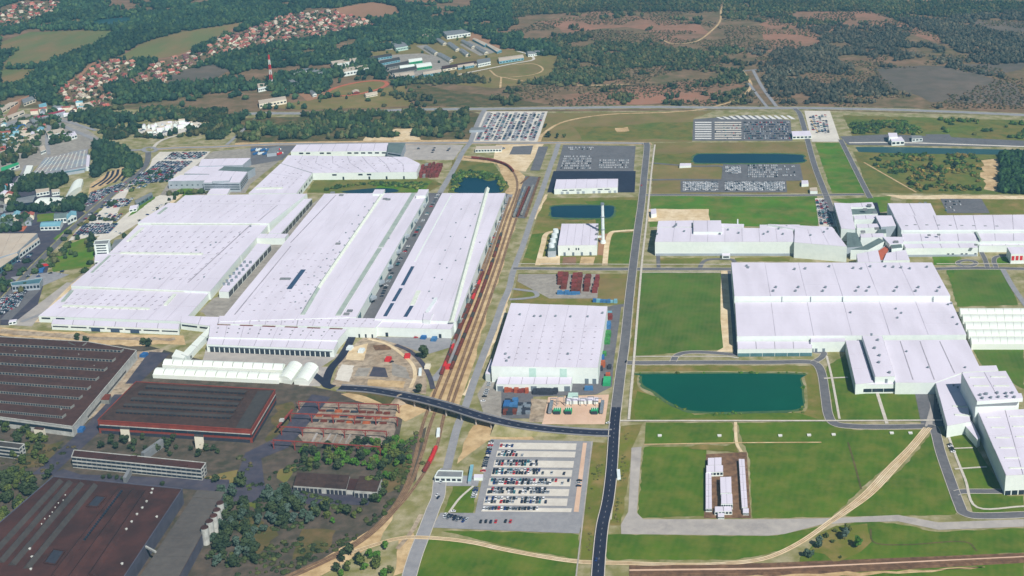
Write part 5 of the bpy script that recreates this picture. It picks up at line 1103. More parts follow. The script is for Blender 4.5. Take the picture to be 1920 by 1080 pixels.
for i, (x, y) in enumerate(((383, 986), (392, 974), (400, 964), (406, 953), (412, 940))):
    q = P(x, y, 17); t = thing('silo', 'white silo cylinder at the dark ribbed range, ' + ['nearest of the five', 'second from the front', 'middle one', 'second from the back', 'farthest of the five'][i], 'silo', (q[0], q[1], 0), 'white silos')
    mb = MB(); mb.cyl(q[0], q[1], 0, 15.5, 3.0, 3.0, 14); mb.build('drum', 'wall_dirty', t); mb = MB(); mb.cyl(q[0], q[1], 15.5, 16.4, 3.2, 2.6, 14); mb.build('lid', 'roof_redbrown', t)
r = building('depot', 'low grey-roofed depot with open bays in the lower-left woods', [(558, 884), (655, 890), (650, 914), (552, 908)], 6)
W = block(r, [(557, 885), (656, 891), (649, 917), (550, 910)], 6.5, wall='wall_dirty', roof='roof_umber', nx=5, ny=2, gap=.2, seam='roof_slate'); wallboxes(r, 'bay_door', W[3], W[2], 13, .2, 4.6, .75, 'crate_dark', skip=(7,), proud=.25)
W = block(r, [(674, 892), (716, 894), (706, 922), (664, 919)], 7.5, wall='wall_dirty', roof='roof_umber', nx=2, ny=2, gap=.2, seam='roof_slate'); wallboxes(r, 'bay_door', W[3], W[2], 5, .2, 4.6, .75, 'crate_dark', proud=.25); block(r, [(654, 897), (672, 898), (665, 919), (650, 918)], 5, wall='wall_dirty', roof='roof_redbrown', wname='link_wall')
# gantry runways
for i, (a, b) in enumerate((((559, 752), (748, 758)), ((543, 774), (745, 782)), ((526, 799), (725, 808)), ((511, 824), (713, 837)))):
    A, B = P(*a, 10), P(*b, 10); t = thing('gantry_runway', 'red steel crane runway on columns over the stone yard, ' + ['farthest back', 'second from the back', 'second from the front', 'nearest'][i], 'crane runway', (A[0], A[1], 0), 'red crane runways')
    m = MB(); m.obox(A, B, .7, 9.0, 10.0); m.build('beam', 'steel_oxide', t)
    for k in range(6):
        q = lerp2(A, B, (k + .02) / 5.04); m = MB(); m.bar((q[0], q[1], 0), (q[0], q[1], 8.8), .8); m.bar((q[0] - 2.5, q[1], 8.7), (q[0], q[1], 5), .35); m.bar((q[0] + 2.5, q[1], 8.7), (q[0], q[1], 5), .35); m.build('column', 'steel_oxide', t)
A, B = P(548, 768, 11.5), P(520, 800, 11.5); t = thing('overhead_crane', 'red crane bridge spanning the two middle runways at their left end', 'crane', (A[0], A[1], 0))
m = MB(); m.obox(A, B, 1.6, 10.4, 12.0); m.build('girder', 'steel_oxide', t); c = lerp2(A, B, .7); m = MB(); m.box(c[0] - 2, c[0] + 2, c[1] - 2, c[1] + 2, 12.0, 14); m.build('trolley', 'wall_dirty', t)
def crates(spec, group, cat='stack'):
    for nm, label, px, size, m, rz in spec:
        q = P(px[0], px[1], 0); sx, sy, sz = size; t = thing(nm, label, cat, (q[0], q[1], 0), group, rz)
        mb = MB(); mb.box(-sx / 2, sx / 2, -sy / 2, sy / 2, 0, sz * .46); link('lower_load', mb.mesh('lower_load', m), t)
        mb = MB(); mb.box(-sx * .46, sx * .46, -sy * .45, sy * .48, sz * .5, sz); link('upper_load', mb.mesh('upper_load', m), t)
# ------------------------------------------------------------------ overpass
OV = [(636, 727.5, .7), (690, 731, 2), (740, 739, 5), (790, 749, 8), (850, 765, 9), (905, 782, 8.2), (960, 795, 5.5), (1010, 803, 2.8), (1060, 808, 1.2), (1110, 811.5, .8), (1146, 812.5, .8)]
line = spline([P(*p) for p in OV], 6)
t = thing('overpass', 'dark asphalt road bridge crossing the railway corridor to the main road', 'bridge', (line[20].x, line[20].y, 0))
mb = MB(); ribbon(mb, line, 5.5, -5.5, .25); mb.build('carriageway', 'asphalt_dark', t)
def solid(line, d0, d1, z0, z1):
    m = MB(); a, b = offs(line, d0), offs(line, d1); n = len(a)
    vs = [(p.x, p.y, p.z + z1) for p in a] + [(p.x, p.y, p.z + z1) for p in b] + [(p.x, p.y, p.z + z0) for p in a] + [(p.x, p.y, p.z + z0) for p in b]
    fs = []
    for i in range(n - 1): fs += [(i, n + i, n + i + 1, i + 1), (2 * n + i, i, i + 1, 2 * n + i + 1), (n + i, 3 * n + i, 3 * n + i + 1, n + i + 1), (2 * n + i, 2 * n + i + 1, 3 * n + i + 1, 3 * n + i)]
    m.add(vs, fs); return m
solid(line, 6.3, -6.3, -.6, .15).build('deck', 'apron', t)
for s in (1, -1): solid(line, s * 6.3 + .3, s * 6.3 - .3, .1, 1.2).build('parapet', 'asphalt_grey', t)
mb = MB()
for i in range(2, len(line) - 2, 1):
    if i % 2: ribbon(mb, [line[i].lerp(line[i + 1], .1), line[i].lerp(line[i + 1], .7)], .18, -.18, .3)
mb.build('road_marking', 'line_paint', t)
for k in (17, 20, 23, 26, 29, 32):
    p = line[k]
    for s in (-3.5, 3.5):
        q = offs(line, s)[k]; mb = MB(); mb.cyl(q.x, q.y, 0, p.z - .5, .9, .9, 10); mb.build('pier', 'apron', t)
    q0, q1 = offs(line, 5)[k], offs(line, -5)[k]; mb = MB(); mb.obox(q0, q1, 1.6, p.z - 1.6, p.z - .6); mb.build('cross_beam', 'apron', t)
for a, b, m in ((2, 14, 'scrub'), (33, 56, 'verge')):
    seg = line[a:b]; mm = MB(); n = len(seg)
    for s in (1, -1):
        e = offs(seg, s * 6.2); f = [offs(seg, s * (6.2 + 1.9 * max(0, p.z)))[i] for i, p in enumerate(seg)]
        mm.add([(p.x, p.y, p.z - .1) for p in e] + [(p.x, p.y, .2) for p in f], [(i, i + 1, n + i + 1, n + i) if s > 0 else (i, n + i, n + i + 1, i + 1) for i in range(n - 1)])
    structure(mm.build('embankment', m))
# pale cone embankment ends
for x, y, hh in ((752, 752, 6), (948, 806, 5)):
    q = P(x, y, 0); mm = MB(); mm.cyl(q[0], q[1], .2, hh, 10, 4, 14); structure(mm.build('abutment_slope', 'rubble'))

# ------------------------------------------------------------------ barracks, flats, mast, running track
BAR = [
 ([(791, 65), (812, 61), (813, 66), (792, 70)], 8, 'wall_white', 'roof_tan', 'white block at the far corner of the barracks'),
 ([(830, 59), (868, 55), (882, 61), (838, 67)], 9, 'wall_white', 'roof_grey', 'biggest grey-roofed hall at the back of the barracks'),
 ([(811, 70), (819, 69), (838, 80), (830, 82)], 5, 'wall_cream', 'roof_grey', 'grey shed below the white block of the barracks, first of its row'),
 ([(838, 81), (846, 79), (863, 91), (854, 93)], 5, 'wall_cream', 'roof_grey', 'grey shed in the middle of the long slanting row of three'),
 ([(861, 93), (869, 92), (882, 101), (873, 103)], 5, 'wall_cream', 'roof_grey', 'grey shed at the near end of the long slanting row of three'),
 ([(864, 76), (871, 75), (891, 86), (884, 88)], 5, 'wall_cream', 'roof_grey', 'grey shed on the paved court, farther of two'),
 ([(890, 88), (897, 87), (916, 97), (908, 99)], 5, 'wall_cream', 'roof_grey', 'grey shed on the paved court, nearer of two'),
 ([(886, 73), (892, 72), (915, 82), (908, 85)], 5, 'sheet_teal', 'roof_tan', 'blue-walled shed at the right of the barracks, farther one'),
 ([(912, 84), (918, 83), (941, 94), (932, 97)], 5, 'sheet_teal', 'roof_tan', 'blue-walled shed at the right of the barracks, nearer one'),
 ([(795, 88), (802, 86), (822, 98), (814, 100)], 5, 'wall_cream', 'roof_grey', 'grey shed in the middle of the barracks, farther of the slanting pair'),
 ([(819, 101), (827, 99), (850, 111), (842, 114)], 5, 'wall_cream', 'roof_grey', 'grey shed in the middle of the barracks, nearer of the slanting pair'),
 ([(733, 78), (755, 76), (765, 86), (742, 90)], 9, 'door_green', 'roof_grey', 'pale green office with grey roof at the left of the barracks'),
 ([(690, 107), (733, 100), (735, 105), (692, 111)], 5, 'sheet_teal', 'roof_slate', 'blue-ended dark garage row, farthest of four'),
 ([(712, 114), (748, 107), (750, 112), (714, 119)], 5, 'sheet_teal', 'roof_slate', 'blue-ended dark garage row, second of four'),
 ([(724, 122), (765, 114), (766, 119), (726, 127)], 5, 'wall_dim', 'roof_slate', 'dark garage row, third of four'),
 ([(732, 132), (780, 124), (782, 130), (735, 137)], 5, 'wall_dim', 'roof_slate', 'dark garage row, nearest of four'),
 ([(765, 111), (790, 108), (792, 113), (767, 117)], 6, 'sheet_green', 'tent_white', 'green-walled shed with white roof, upper one'),
 ([(779, 120), (807, 116), (810, 123), (782, 127)], 6, 'sheet_green', 'tent_white', 'green-walled shed with white roof, lower one'),
 ([(749, 123), (776, 120), (777, 124), (750, 128)], 5, 'door_green', 'tent_white', 'pale green shed between the garage rows'),
 ([(738, 138), (775, 133), (777, 141), (742, 146)], 6, 'sheet_teal', 'roof_tan', 'blue-walled range at the near left corner of the barracks'),
 ([(792, 135), (827, 129), (828, 135), (794, 140)], 6, 'sheet_teal', 'roof_tan', 'blue-walled range in the middle of the barracks front'),
 ([(828, 124), (892, 114), (894, 119), (830, 130)], 5, 'wall_cream', 'roof_redbrown', 'long brown-roofed range along the barracks front'),
 ([(857, 122), (888, 117), (889, 122), (859, 127)], 5, 'sheet_teal', 'roof_tan', 'pale blue range right of the long brown roof'),
 ([(894, 112), (919, 108), (920, 115), (896, 120)], 8, 'wall_white', 'roof_grey', 'white two-storey house at the barracks gate'),
 ([(934, 108), (980, 102), (982, 108), (936, 115)], 6, 'sheet_teal', 'roof_tan', 'long pale blue range at the right end of the barracks'),
 ([(988, 96), (1021, 92), (1022, 98), (990, 102)], 6, 'wall_white', 'roof_grey', 'white range with dark windows alone at the far right of the barracks'),
 ([(620, 115), (668, 108), (670, 113), (624, 121)], 10, 'wall_white', 'roof_tan', 'white flats slab in the trees, upper of two'),
 ([(640, 128), (688, 121), (691, 127), (644, 135)], 10, 'wall_white', 'roof_tan', 'white flats slab in the trees, lower of two'),
 ([(549, 132), (580, 127), (582, 132), (551, 138)], 9, 'wall_white', 'roof_grey', 'grey-roofed flats left of the white slabs'),
 ([(580, 128), (606, 132), (604, 137), (578, 134)], 9, 'wall_white', 'roof_grey', 'grey-roofed flats joined at an angle, near the sandy court'),
 ([(482, 157), (510, 153), (512, 159), (484, 165)], 9, 'wall_white', 'roof_tan', 'pale flats at the foot of the radio mast'),
 ([(484, 188), (535, 180), (537, 186), (486, 195)], 9, 'wall_cream', 'roof_tan', 'long cream range above the highway bend'),
 ([(541, 150), (552, 149), (565, 160), (555, 163)], 6, 'wall_grey', 'roof_grey', 'grey shed right of the radio mast'),
 ([(580, 171), (588, 170), (594, 176), (586, 178)], 5, 'wall_white', 'roof_grey', 'small grey hut left of the running track'),
 ([(683, 175), (706, 171), (708, 175), (686, 179)], 5, 'wall_cream', 'roof_tan', 'yellowish stand in front of the running track'),
 ([(660, 170), (672, 168), (674, 172), (662, 174)], 4, 'fascia_red', 'roof_tan', 'small red stand at the near side of the running track'),
]
for px, h, w, rf, lb in BAR:
    t = building('barracks_shed' if px[0][0] > 680 else 'flats', lb, px, h)
    gl = rf not in ('roof_white',) and h < 8
    if gl: gable_house(t, xy(px, h), h, 2.2, w, rf, 1 if abs(px[1][0] - px[0][0]) > 14 else 0)
    else: block(t, px, h, wall=w, roof=rf)
    q = xy(px, h); wallboxes(t, 'window', q[3], q[2], 8, h * .35, h * .65, .6, 'glass', proud=.3)
lp = [(670 + 56 * math.cos(a) + 6 * math.sin(a) * 0, 166 + 11 * math.sin(a) - 9 * math.cos(a)) for a in [i * math.pi / 12 for i in range(25)]]
patch('sports_field', lp[:-1], 'meadow_brown', .25, round_=True); road('running_track', lp, 9, 'track_clay', z=.5)
patch('sandy_court', [(575, 148), (605, 142), (612, 150), (580, 157)], 'sand_pale', .3)
q = P(509, 158, 0); t = thing('radio_mast', 'tall red and white lattice radio mast above the woods', 'mast', q)
HM = 62.0
for k in range(6):
    z0, z1 = HM * k / 6, HM * (k + 1) / 6; w0, w1 = 5 - 3.4 * k / 6, 5 - 3.4 * (k + 1) / 6; m = MB()
    cs = ((-1, -1), (1, -1), (1, 1), (-1, 1))
    for i in range(4):
        a, b = cs[i], cs[(i + 1) % 4]
        m.bar((q[0] + a[0] * w0 / 2, q[1] + a[1] * w0 / 2, z0), (q[0] + a[0] * w1 / 2, q[1] + a[1] * w1 / 2, z1), .7)
        m.bar((q[0] + a[0] * w0 / 2, q[1] + a[1] * w0 / 2, z0), (q[0] + b[0] * w1 / 2, q[1] + b[1] * w1 / 2, z1), .4)
    m.build('lattice_section', 'sheet_red' if k % 2 else 'paint_white', t)

# ------------------------------------------------------------------ goods, containers, transformers
spec = []
def rack_rows(label, nm, quad, n, k, m, size, group):
    for j, p in enumerate(grid_px(*quad, n, k, .6)):
        i, l = divmod(j, k)
        where = (', ' + nth(i) + ' from left' if n > 1 else '') + (', ' + nth(l) + (' line' if n > 1 else '') + ' from back' if k > 1 else '')
        spec.append((nm, label + where, p, (size[0] * random.uniform(.8, 1.1), size[1] * random.uniform(.8, 1.2), size[2] * random.uniform(.7, 1.2)), random.choice(m), random.uniform(-.04, .04)))
    crates(spec, group); spec.clear()
rack_rows('rust-red rack in the leftmost storage yard row', 'rack_stack', [(1046, 516), (1066, 516), (1060, 548), (1046, 530)], 2, 4, ['rust_red', 'rust'], (7, 8, 5), 'racks, leftmost row of the storage yard')
rack_rows('rust-red rack in the widest storage yard row', 'rack_stack', [(1076, 518), (1092, 517), (1086, 550), (1072, 550)], 2, 5, ['rust_red', 'rust_red', 'rust'], (7, 8, 5), 'racks, widest row of the storage yard')
rack_rows('rust-red rack in the third storage yard row', 'rack_stack', [(1098, 518), (1109, 517), (1104, 548), (1094, 548)], 1, 6, ['rust_red', 'rust'], (8, 7, 5), 'racks, third row of the storage yard')
rack_rows('red rack in the slim right-hand storage yard row', 'rack_stack', [(1118, 521), (1123, 520), (1120, 550), (1110, 552)], 1, 5, ['rust_red'], (6, 8, 5), 'racks, right-hand row of the storage yard')
rack_rows('blue crates at the near storage yard edge', 'crate_stack', [(1046, 550), (1086, 550), (1086, 554), (1046, 554)], 6, 1, ['tarp_blue'], (6, 4, 4), 'blue crates by the storage yard')
rack_rows('pale blue covered crate behind the storage hall', 'crate_stack', [(1112, 564), (1158, 565), (1158, 570), (1112, 569)], 7, 1, ['tarp_blue', 'sheet_teal', 'sheet_blue'], (5, 4, 3.5), 'covered crates behind the storage hall')
rack_rows('orange rack under the hall canopy', 'rack_stack', [(948, 728), (994, 728), (990, 738), (946, 736)], 7, 2, ['crate_orange', 'crate_orange', 'rust_red'], (4.5, 5, 4.5), 'orange racks by the canopy')
rack_rows('dark rack before the hall canopy', 'rack_stack', [(1002, 728), (1046, 728), (1044, 741), (1000, 740)], 7, 3, ['crate_dark'], (4.5, 5, 4.5), 'dark racks by the canopy')
rack_rows('blue stack in the goods yard above the overpass', 'tarp_stack', [(948, 755), (970, 752), (968, 766), (946, 768)], 3, 3, ['tarp_blue', 'sheet_blue', 'crate_dark'], (6, 6, 4), 'blue stacks above the overpass')
rack_rows('grey stack in the goods yard above the overpass', 'steel_stack', [(972, 760), (994, 758), (992, 778), (970, 778)], 3, 4, ['crate_dark', 'galv'], (6, 5, 3), 'grey stacks above the overpass')
rack_rows('brown crates at the goods yard edge', 'crate_stack', [(946, 770), (968, 770), (968, 778), (944, 778)], 3, 2, ['rust', 'crate_dark'], (6, 5, 4), 'brown stacks above the overpass')
rack_rows('stacked container beside the L-shaped hall', 'container', [(790, 312), (832, 310), (822, 334), (786, 334)], 6, 5, ['rust_red', 'rust_red', 'rust', 'wall_dim'], (5, 9, 6), 'containers beside the L-shaped hall')
rack_rows('steel bundle under the crane runways', 'steel_bundle', [(600, 766), (735, 772), (725, 800), (580, 795)], 9, 3, ['steel_orange', 'rust', 'rust', 'crate_dark'], (7, 2.4, 2.2), 'steel bundles under the runways')
rack_rows('pale stone beam before the nearest crane runway', 'stone_beam', [(590, 815), (715, 822), (705, 834), (578, 828)], 10, 1, ['yard', 'apron'], (2, 16, 1.6), 'stone beams by the runways')
for px, m, lb, sz in (((1143, 590), 'sheet_teal', 'small teal cage', (6, 5, 4)), ((1142, 597), 'rust_red', 'red bin pile', (8, 9, 5)), ((1139, 613), 'tarp_blue', 'light blue cage pile', (8, 13, 5)), ((1140, 629), 'plastic_green', 'green bin row, farther part', (7, 12, 4)), ((1138, 642), 'plastic_green', 'green bin row, nearer part', (7, 12, 4)), ((1132, 666), 'plastic_green', 'round green heap', (6, 6, 4)),
                      ((1128, 675), 'sheet_blue', 'blue bin pile', (6, 8, 5)), ((1128, 686), 'steel_orange', 'orange bin pile', (8, 9, 5)), ((1125, 694), 'crate_dark', 'navy bin pile', (6, 6, 4)), ((1140, 706), 'crate_orange', 'salmon bin pile', (5, 5, 4)), ((1138, 718), 'sheet_green', 'dark green bin pile', (8, 16, 4)), ((1143, 690), 'crate_dark', 'dark narrow bin pile', (4, 8, 3)), ((1104, 731), 'tarp_blue', 'blue trailer box', (9, 4, 4))):
    crates([('goods_pile', lb + ' in the lane right of the storage hall', px, sz, m, 0)], 'goods right of the storage hall')
for i, (x, y) in enumerate(((1045, 774), (1066, 774), (1115, 774))):
    q = P(x, y, 0); t = thing('transformer', ['left', 'middle', 'right'][i] + ' green transformer in the pink electric yard', 'transformer', q, 'transformers')
    m = MB(); m.box(-3.5, 3.5, -3, 3, 0, 4); link('tank', m.mesh('tank', 'sheet_green'), t); m = MB()
    for k in range(3): m.cyl(-2 + k * 2, 0, 4, 6.5, .35, .25, 8)
    link('bushing', m.mesh('bushing', 'steel_white'), t); m = MB(); m.box(-3, 3, -4.4, -3.2, .4, 3.4); link('radiator', m.mesh('radiator', 'crate_dark'), t)
for i in range(7):
    x = 1038 + i * 14; q = P(x, 762 - (i % 2) * 3, 0); t = thing('busbar_portal', 'slim grey busbar portal in the electric yard, ' + nth(i) + ' from the left', 'portal', q, 'busbar portals')
    m = MB(); m.bar((-3, 0, 0), (-3, 0, 9), .5); m.bar((3, 0, 0), (3, 0, 9), .5); link('post', m.mesh('post', 'galv'), t); m = MB(); m.bar((-3.2, 0, 9), (3.2, 0, 9), .6); link('cross_arm', m.mesh('cross_arm', 'galv'), t)
for i, x in enumerate((1033, 1129)):
    q = P(x, 768, 0); t = thing('cable_drum_rack', ['left', 'right'][i] + ' grey capacitor bank at the edge of the electric yard', 'capacitor bank', q)
    m = MB(); m.box(-1.6, 1.6, -11, 11, 1.5, 5); link('bank', m.mesh('bank', 'galv'), t); m = MB()
    for k in (-9, -3, 3, 9): m.bar((0, k, 0), (0, k, 1.5), .8)
    link('stand', m.mesh('stand', 'galv'), t)

# ------------------------------------------------------------------ railway wagons
def wagon_mesh(m):
    b = MB(); b.box(-1.5, 1.5, -6.6, 6.6, 1.2, 3.9); b.prism([(-1.5, -6.6), (1.5, -6.6), (1.5, 6.6), (-1.5, 6.6)], 3.9, 3.95)
    b.add([(-1.5, -6.6, 3.9), (0, -6.6, 4.4), (1.5, -6.6, 3.9), (-1.5, 6.6, 3.9), (0, 6.6, 4.4), (1.5, 6.6, 3.9)], [(1, 0, 3, 4), (2, 1, 4, 5), (0, 1, 2), (5, 4, 3)])
    return b.mesh('body', m)
WB = {m: wagon_mesh(m) for m in ('rust', 'rust_red', 'sheet_red', 'roof_slate', 'wall_dim', 'tarp_blue')}
b = MB(); b.box(-1.2, 1.2, -6.9, 6.9, .9, 1.2); UF = b.mesh('underframe', 'crate_dark')
b = MB(); b.box(-1.1, 1.1, -1.4, 1.4, .55, .95)
for s in (-.9, .9):
    for y in (-.9, .9): b.box(s - .1, s + .1, y - .45, y + .45, .5, 1.2)
BG = b.mesh('bogie', 'crate_dark')
def wagon(p, rz, m, label, group):
    t = thing('rail_wagon', label, 'wagon', (p.x, p.y, .2), group, rz); link('body', WB[m], t); link('underframe', UF, t)
    for y in (-4.6, 4.6): link('bogie', BG, t, (0, y, 0))
def along(line, px0, n, step, mats, label, group):
    A = Vector(P(*px0)); i = min(range(len(line)), key=lambda k: (line[k] - A).length); d = 0; k = i; off = 0.0; pts = []
    while len(pts) < n and k < len(line) - 1:
        seg = line[k + 1] - line[k]; L = seg.length
        while off <= L and len(pts) < n: pts.append((line[k] + seg * (off / L), math.atan2(seg.y, seg.x) - math.pi / 2)); off += step
        off -= L; k += 1
    for j, (p, rz) in enumerate(pts): wagon(p, rz, mats[j % len(mats)], label + ', ' + nth(j) + ' from the front', group)
along(RAIL_A, (848, 702), 5, 14.6, ['rust_red', 'sheet_red', 'rust_red'], 'red wagon of the short train beside the building site', 'red short train')
along(RAIL_A, (860, 640), 8, 14.6, ['rust', 'roof_slate', 'rust'], 'rust-brown wagon on the left track beside the raised-rib hall', 'brown wagons left track')
along(RAIL_A, (905, 560), 6, 14.6, ['sheet_red', 'rust_red', 'rust'], 'reddish wagon on the left track near the storage yard', 'red wagons left track')
along(RAIL_E, (840, 675), 12, 14.6, ['rust', 'roof_slate', 'rust', 'wall_dim'], 'dull wagon on the leftmost track beside the raised-rib hall', 'dull wagons leftmost track')
along(RAIL_B, (855, 688), 22, 14.6, ['rust', 'roof_slate', 'rust', 'rust'], 'dark brown wagon on the right track of the corridor', 'brown wagons right track')
along(RAIL_B, (928, 480), 6, 14.6, ['rust', 'roof_slate'], 'dark wagon in the far corridor left of the power house', 'far dark wagons')
along(RAIL_C, (800, 880), 3, 14.6, ['rust_red', 'sheet_red', 'sheet_red'], 'red wagon beside the gate canopy', 'red wagons at the gate')
for i, (a, b, ms, lb) in enumerate((((965, 405), (992, 335), ['wall_dim', 'galv'], 'pale'), ((972, 405), (999, 338), ['rust'], 'rust-red'), ((979, 402), (1004, 340), ['wall_dim'], 'grey'))):
    l = spline([P(*a), P(*lerp2(a, b, .5)), P(*b)], 10)
    for m in ms:
        if m not in WB: WB[m] = wagon_mesh(m)
    along(l, a, 9, 15, ms, lb + ' wagon on the loading yard tracks', lb + ' wagons in the loading yard')
along(RAIL_B, (960, 320), 8, 14.6, ['rust', 'rust_red'], 'rust-red wagon on the curved track above the round pond', 'wagons on the curve')

# ------------------------------------------------------------------ cars
def car_parts():
    v = [(-.88, -2.15, .3), (.88, -2.15, .3), (.88, 2.15, .3), (-.88, 2.15, .3), (-.86, -2.1, .85), (.86, -2.1, .85), (.86, 2.1, .78), (-.86, 2.1, .78)]
    f = [(0, 1, 5, 4), (1, 2, 6, 5), (2, 3, 7, 6), (3, 0, 4, 7), (4, 5, 6, 7)]; m = [0] * 5
    k = 8; v += [(-.8, -1.7, .84), (.8, -1.7, .84), (.8, 1.0, .82), (-.8, 1.0, .82), (-.66, -1.2, 1.42), (.66, -1.2, 1.42), (.66, .3, 1.45), (-.66, .3, 1.45)]
    f += [(8, 9, 13, 12), (9, 10, 14, 13), (10, 11, 15, 14), (11, 8, 12, 15), (12, 13, 14, 15)]; m += [1, 1, 1, 1, 0]
    for s in (-.86, .86):
        for y in (-1.35, 1.35):
            k = len(v); v += [(s, y + .32 * math.cos(a), .32 + .32 * math.sin(a)) for a in [i * math.pi / 3 for i in range(6)]]; f.append(tuple(range(k, k + 6))); m.append(2)
    return v, f, m
CV, CF, CM = car_parts()
CARCOL = ['white', 'silver', 'grey', 'black', 'blue', 'red', 'teal', 'yellow', 'navy']
CARME = {c: mesh('car', CV, CF, ['paint_' + c + '_car', 'glass', 'tyre'], CM) for c in CARCOL}
WMIX = ['white'] * 10 + ['silver'] * 3 + ['grey', 'black']
MIX = ['white'] * 5 + ['silver'] * 4 + ['grey'] * 3 + ['black'] * 5 + ['navy'] * 4 + ['blue'] * 2 + ['red'] * 2 + ['teal'] * 2 + ['silver'] * 2
CNAME = {'navy': 'dark blue', 'teal': 'teal', 'yellow': 'pale yellow'}
n_ind = [0]
def row_points(p, q, pitch=2.75, fill=1.0):
    A, B = Vector(P(*p)), Vector(P(*q)); d = B - A; L = d.length; rz = math.atan2(d.y, d.x); n = max(1, int(L / pitch))
    return [(A + d * ((i + .5) / n), rz) for i in range(n) if random.random() < fill]
# everything farther: one mass of cars
SV, SF, SM = [], [], []; 
CBOX = [f for f in CF[:10]]; CBM = CM[:10]
def mass_car(p, rz, col, s=1.12, z=.4):
    k = len(SV); c_, s_ = math.cos(rz), math.sin(rz)
    SV.extend((p[0] + (x * c_ - y * s_) * s, p[1] + (x * s_ + y * c_) * s, z + w * s) for x, y, w in CV[:16])
    SF.extend(tuple(i + k for i in f) for f in CBOX); SM.extend(9 if m else CARCOL.index(col) for m in CBM)

def parked(p, q, where, fill=.92, pal=MIX, pitch=2.5, z=.4):
    cnt = {}
    for a, rz in row_points(p, q, pitch, fill):
        c = random.choice(pal)
        if n_ind[0] >= 330: mass_car((a.x, a.y), rz, c); continue
        n_ind[0] += 1; cnt[c] = cnt.get(c, -1) + 1
        o = link('parked_car', CARME[c], None, (a.x + random.uniform(-.15, .15), a.y + random.uniform(-.3, .3), z), rz + (math.pi if random.random() < .5 else 0) + random.uniform(-.04, .04)); o.scale = (1.12, 1.14, 1.1)
        tag(o, nth(cnt[c]) + ' ' + CNAME.get(c, c) + ' car in ' + where, 'car', 'cars in ' + where)
def z3(x, y): return (880 + x / 5.683, 820 + y / 5.683)
BANDS = [(320, 1140, 60, 130), (290, 1130, 148, 212), (262, 1112, 248, 322), (238, 1095, 344, 418), (208, 1080, 440, 520), (182, 1062, 548, 624), (155, 1045, 648, 728), (135, 1090, 752, 795)]
for x0, x1, y0, y1 in BANDS:
    patch('parking_row', [z3(x0 + 8, y0), z3(x1 + 4, y0 + 10), z3(x1 - 6, y1 + 8), z3(x0 - 8, y1)], 'concrete_slab', .5)
patch('parking_row', [z3(1212, 62), z3(1252, 64), z3(1165, 800), z3(1112, 798)], 'sand_pink', .5)
patch('parking_row', [z3(222, 40), z3(250, 40), z3(160, 380), z3(128, 375)], 'concrete_slab', .5)
NTH = ['first row from back', 'second row from back', 'third row from back', 'fourth row from back', 'fourth row from front', 'third row from front', 'second row from front', 'nearest row']
for i, (ya, xa0, xa1, yb, xb0, xb1) in enumerate([(95, 325, 475, 0, 0, 0), (160, 310, 505, 192, 300, 580), (262, 285, 730, 293, 275, 735), (355, 250, 760, 384, 245, 800), (462, 228, 830, 492, 220, 880), (556, 205, 825, 588, 192, 860), (656, 175, 805, 692, 165, 830), (764, 142, 740, 0, 0, 0)]):
    parked(z3(xa0, ya), z3(xa1, ya + 4), NTH[i] + (', far line' if yb else '') + ', front car park, from left', .9)
    if yb: parked(z3(xb0, yb), z3(xb1, yb + 4), NTH[i] + ', near line, front car park, from left', .9)
parked(z3(830, 386), z3(1060, 396), 'fourth row from back, sparse right end, front car park', .35); parked(z3(840, 464), z3(1075, 470), 'fourth row from front, right end far line, front car park', .5); parked(z3(900, 496), z3(1010, 498), 'fourth row from front, right end near line, front car park', .5)
parked(z3(240, 40), z3(145, 375), 'the slanting file left of the front car park, from back', .85, pitch=3.6)
parked(z3(95, 905), z3(310, 908), 'the forecourt strip before the front car park, from left', .8, pitch=4.2); parked(z3(360, 900), z3(520, 908), 'the middle of the forecourt strip, from left', .7, pitch=4.2)
parked((832, 966), (878, 976), 'the small plot left of the forecourt, far line', .85, pitch=2.8); parked((832, 970), (872, 979), 'the small plot left of the forecourt, near line', .8, pitch=2.8)
parked(z3(76, 540), z3(45, 655), 'the short file beside the gate lawn, from back', .9, pitch=3.2); parked(z3(1180, 425), z3(1162, 540), 'the right-hand file of the front car park, from back', .8, pitch=4)
parked((918, 718), (905, 755), 'the lot left of the storage hall, from back', .6, MIX, 4.5)
for x, y, rz, c, lb in ((1118, 1052, 1.45, 'blue', 'blue car driving on the dark main road at the bottom'), (1140, 795, .2, 'white', 'white van turning at the overpass junction'), (827, 906, 1.3, 'silver', 'silver car waiting at the gate canopy'), (822, 935, 1.3, 'navy', 'dark blue car driving away from the gate canopy'), (850, 961, .1, 'white', 'white car turning off the gate road at the small lawn'), (820, 931, 1.2, 'white', 'white car queuing below the gate canopy'), (1174, 680, 1.4, 'black', 'black car on the main road below the cross road'), (1203, 349, 1.5, 'red', 'red car on the upper main road')):
    q = P(x, y, 0); tag(link('car', CARME[c], None, (q[0], q[1], .98), rz + math.pi / 2), lb, 'car')
def lot(A, B, Cc, D, rows, fill=.85, pal=MIX, pitch=2.8, paired=False):
    for i in range(rows):
        u = (i + .5) / rows; p, q = lerp2(A, B, u), lerp2(D, Cc, u)
        for a, rz in row_points(p, q, pitch, fill): mass_car((a.x, a.y), rz + (math.pi if random.random() < .5 else 0), random.choice(pal))
lot((918, 214), (1022, 214), (1004, 262), (892, 262), 14, .5)
lot((1356, 250), (1480, 250), (1482, 262), (1356, 262), 1, 0)
lot((1356, 229), (1356, 262), (1392, 262), (1392, 229), 7, .25); lot((1394, 228), (1394, 262), (1482, 262), (1480, 228), 8, .85); lot((1340, 245), (1340, 262), (1358, 262), (1358, 245), 3, .2)
lot((1516, 218), (1550, 216), (1556, 250), (1524, 252), 6, .35)
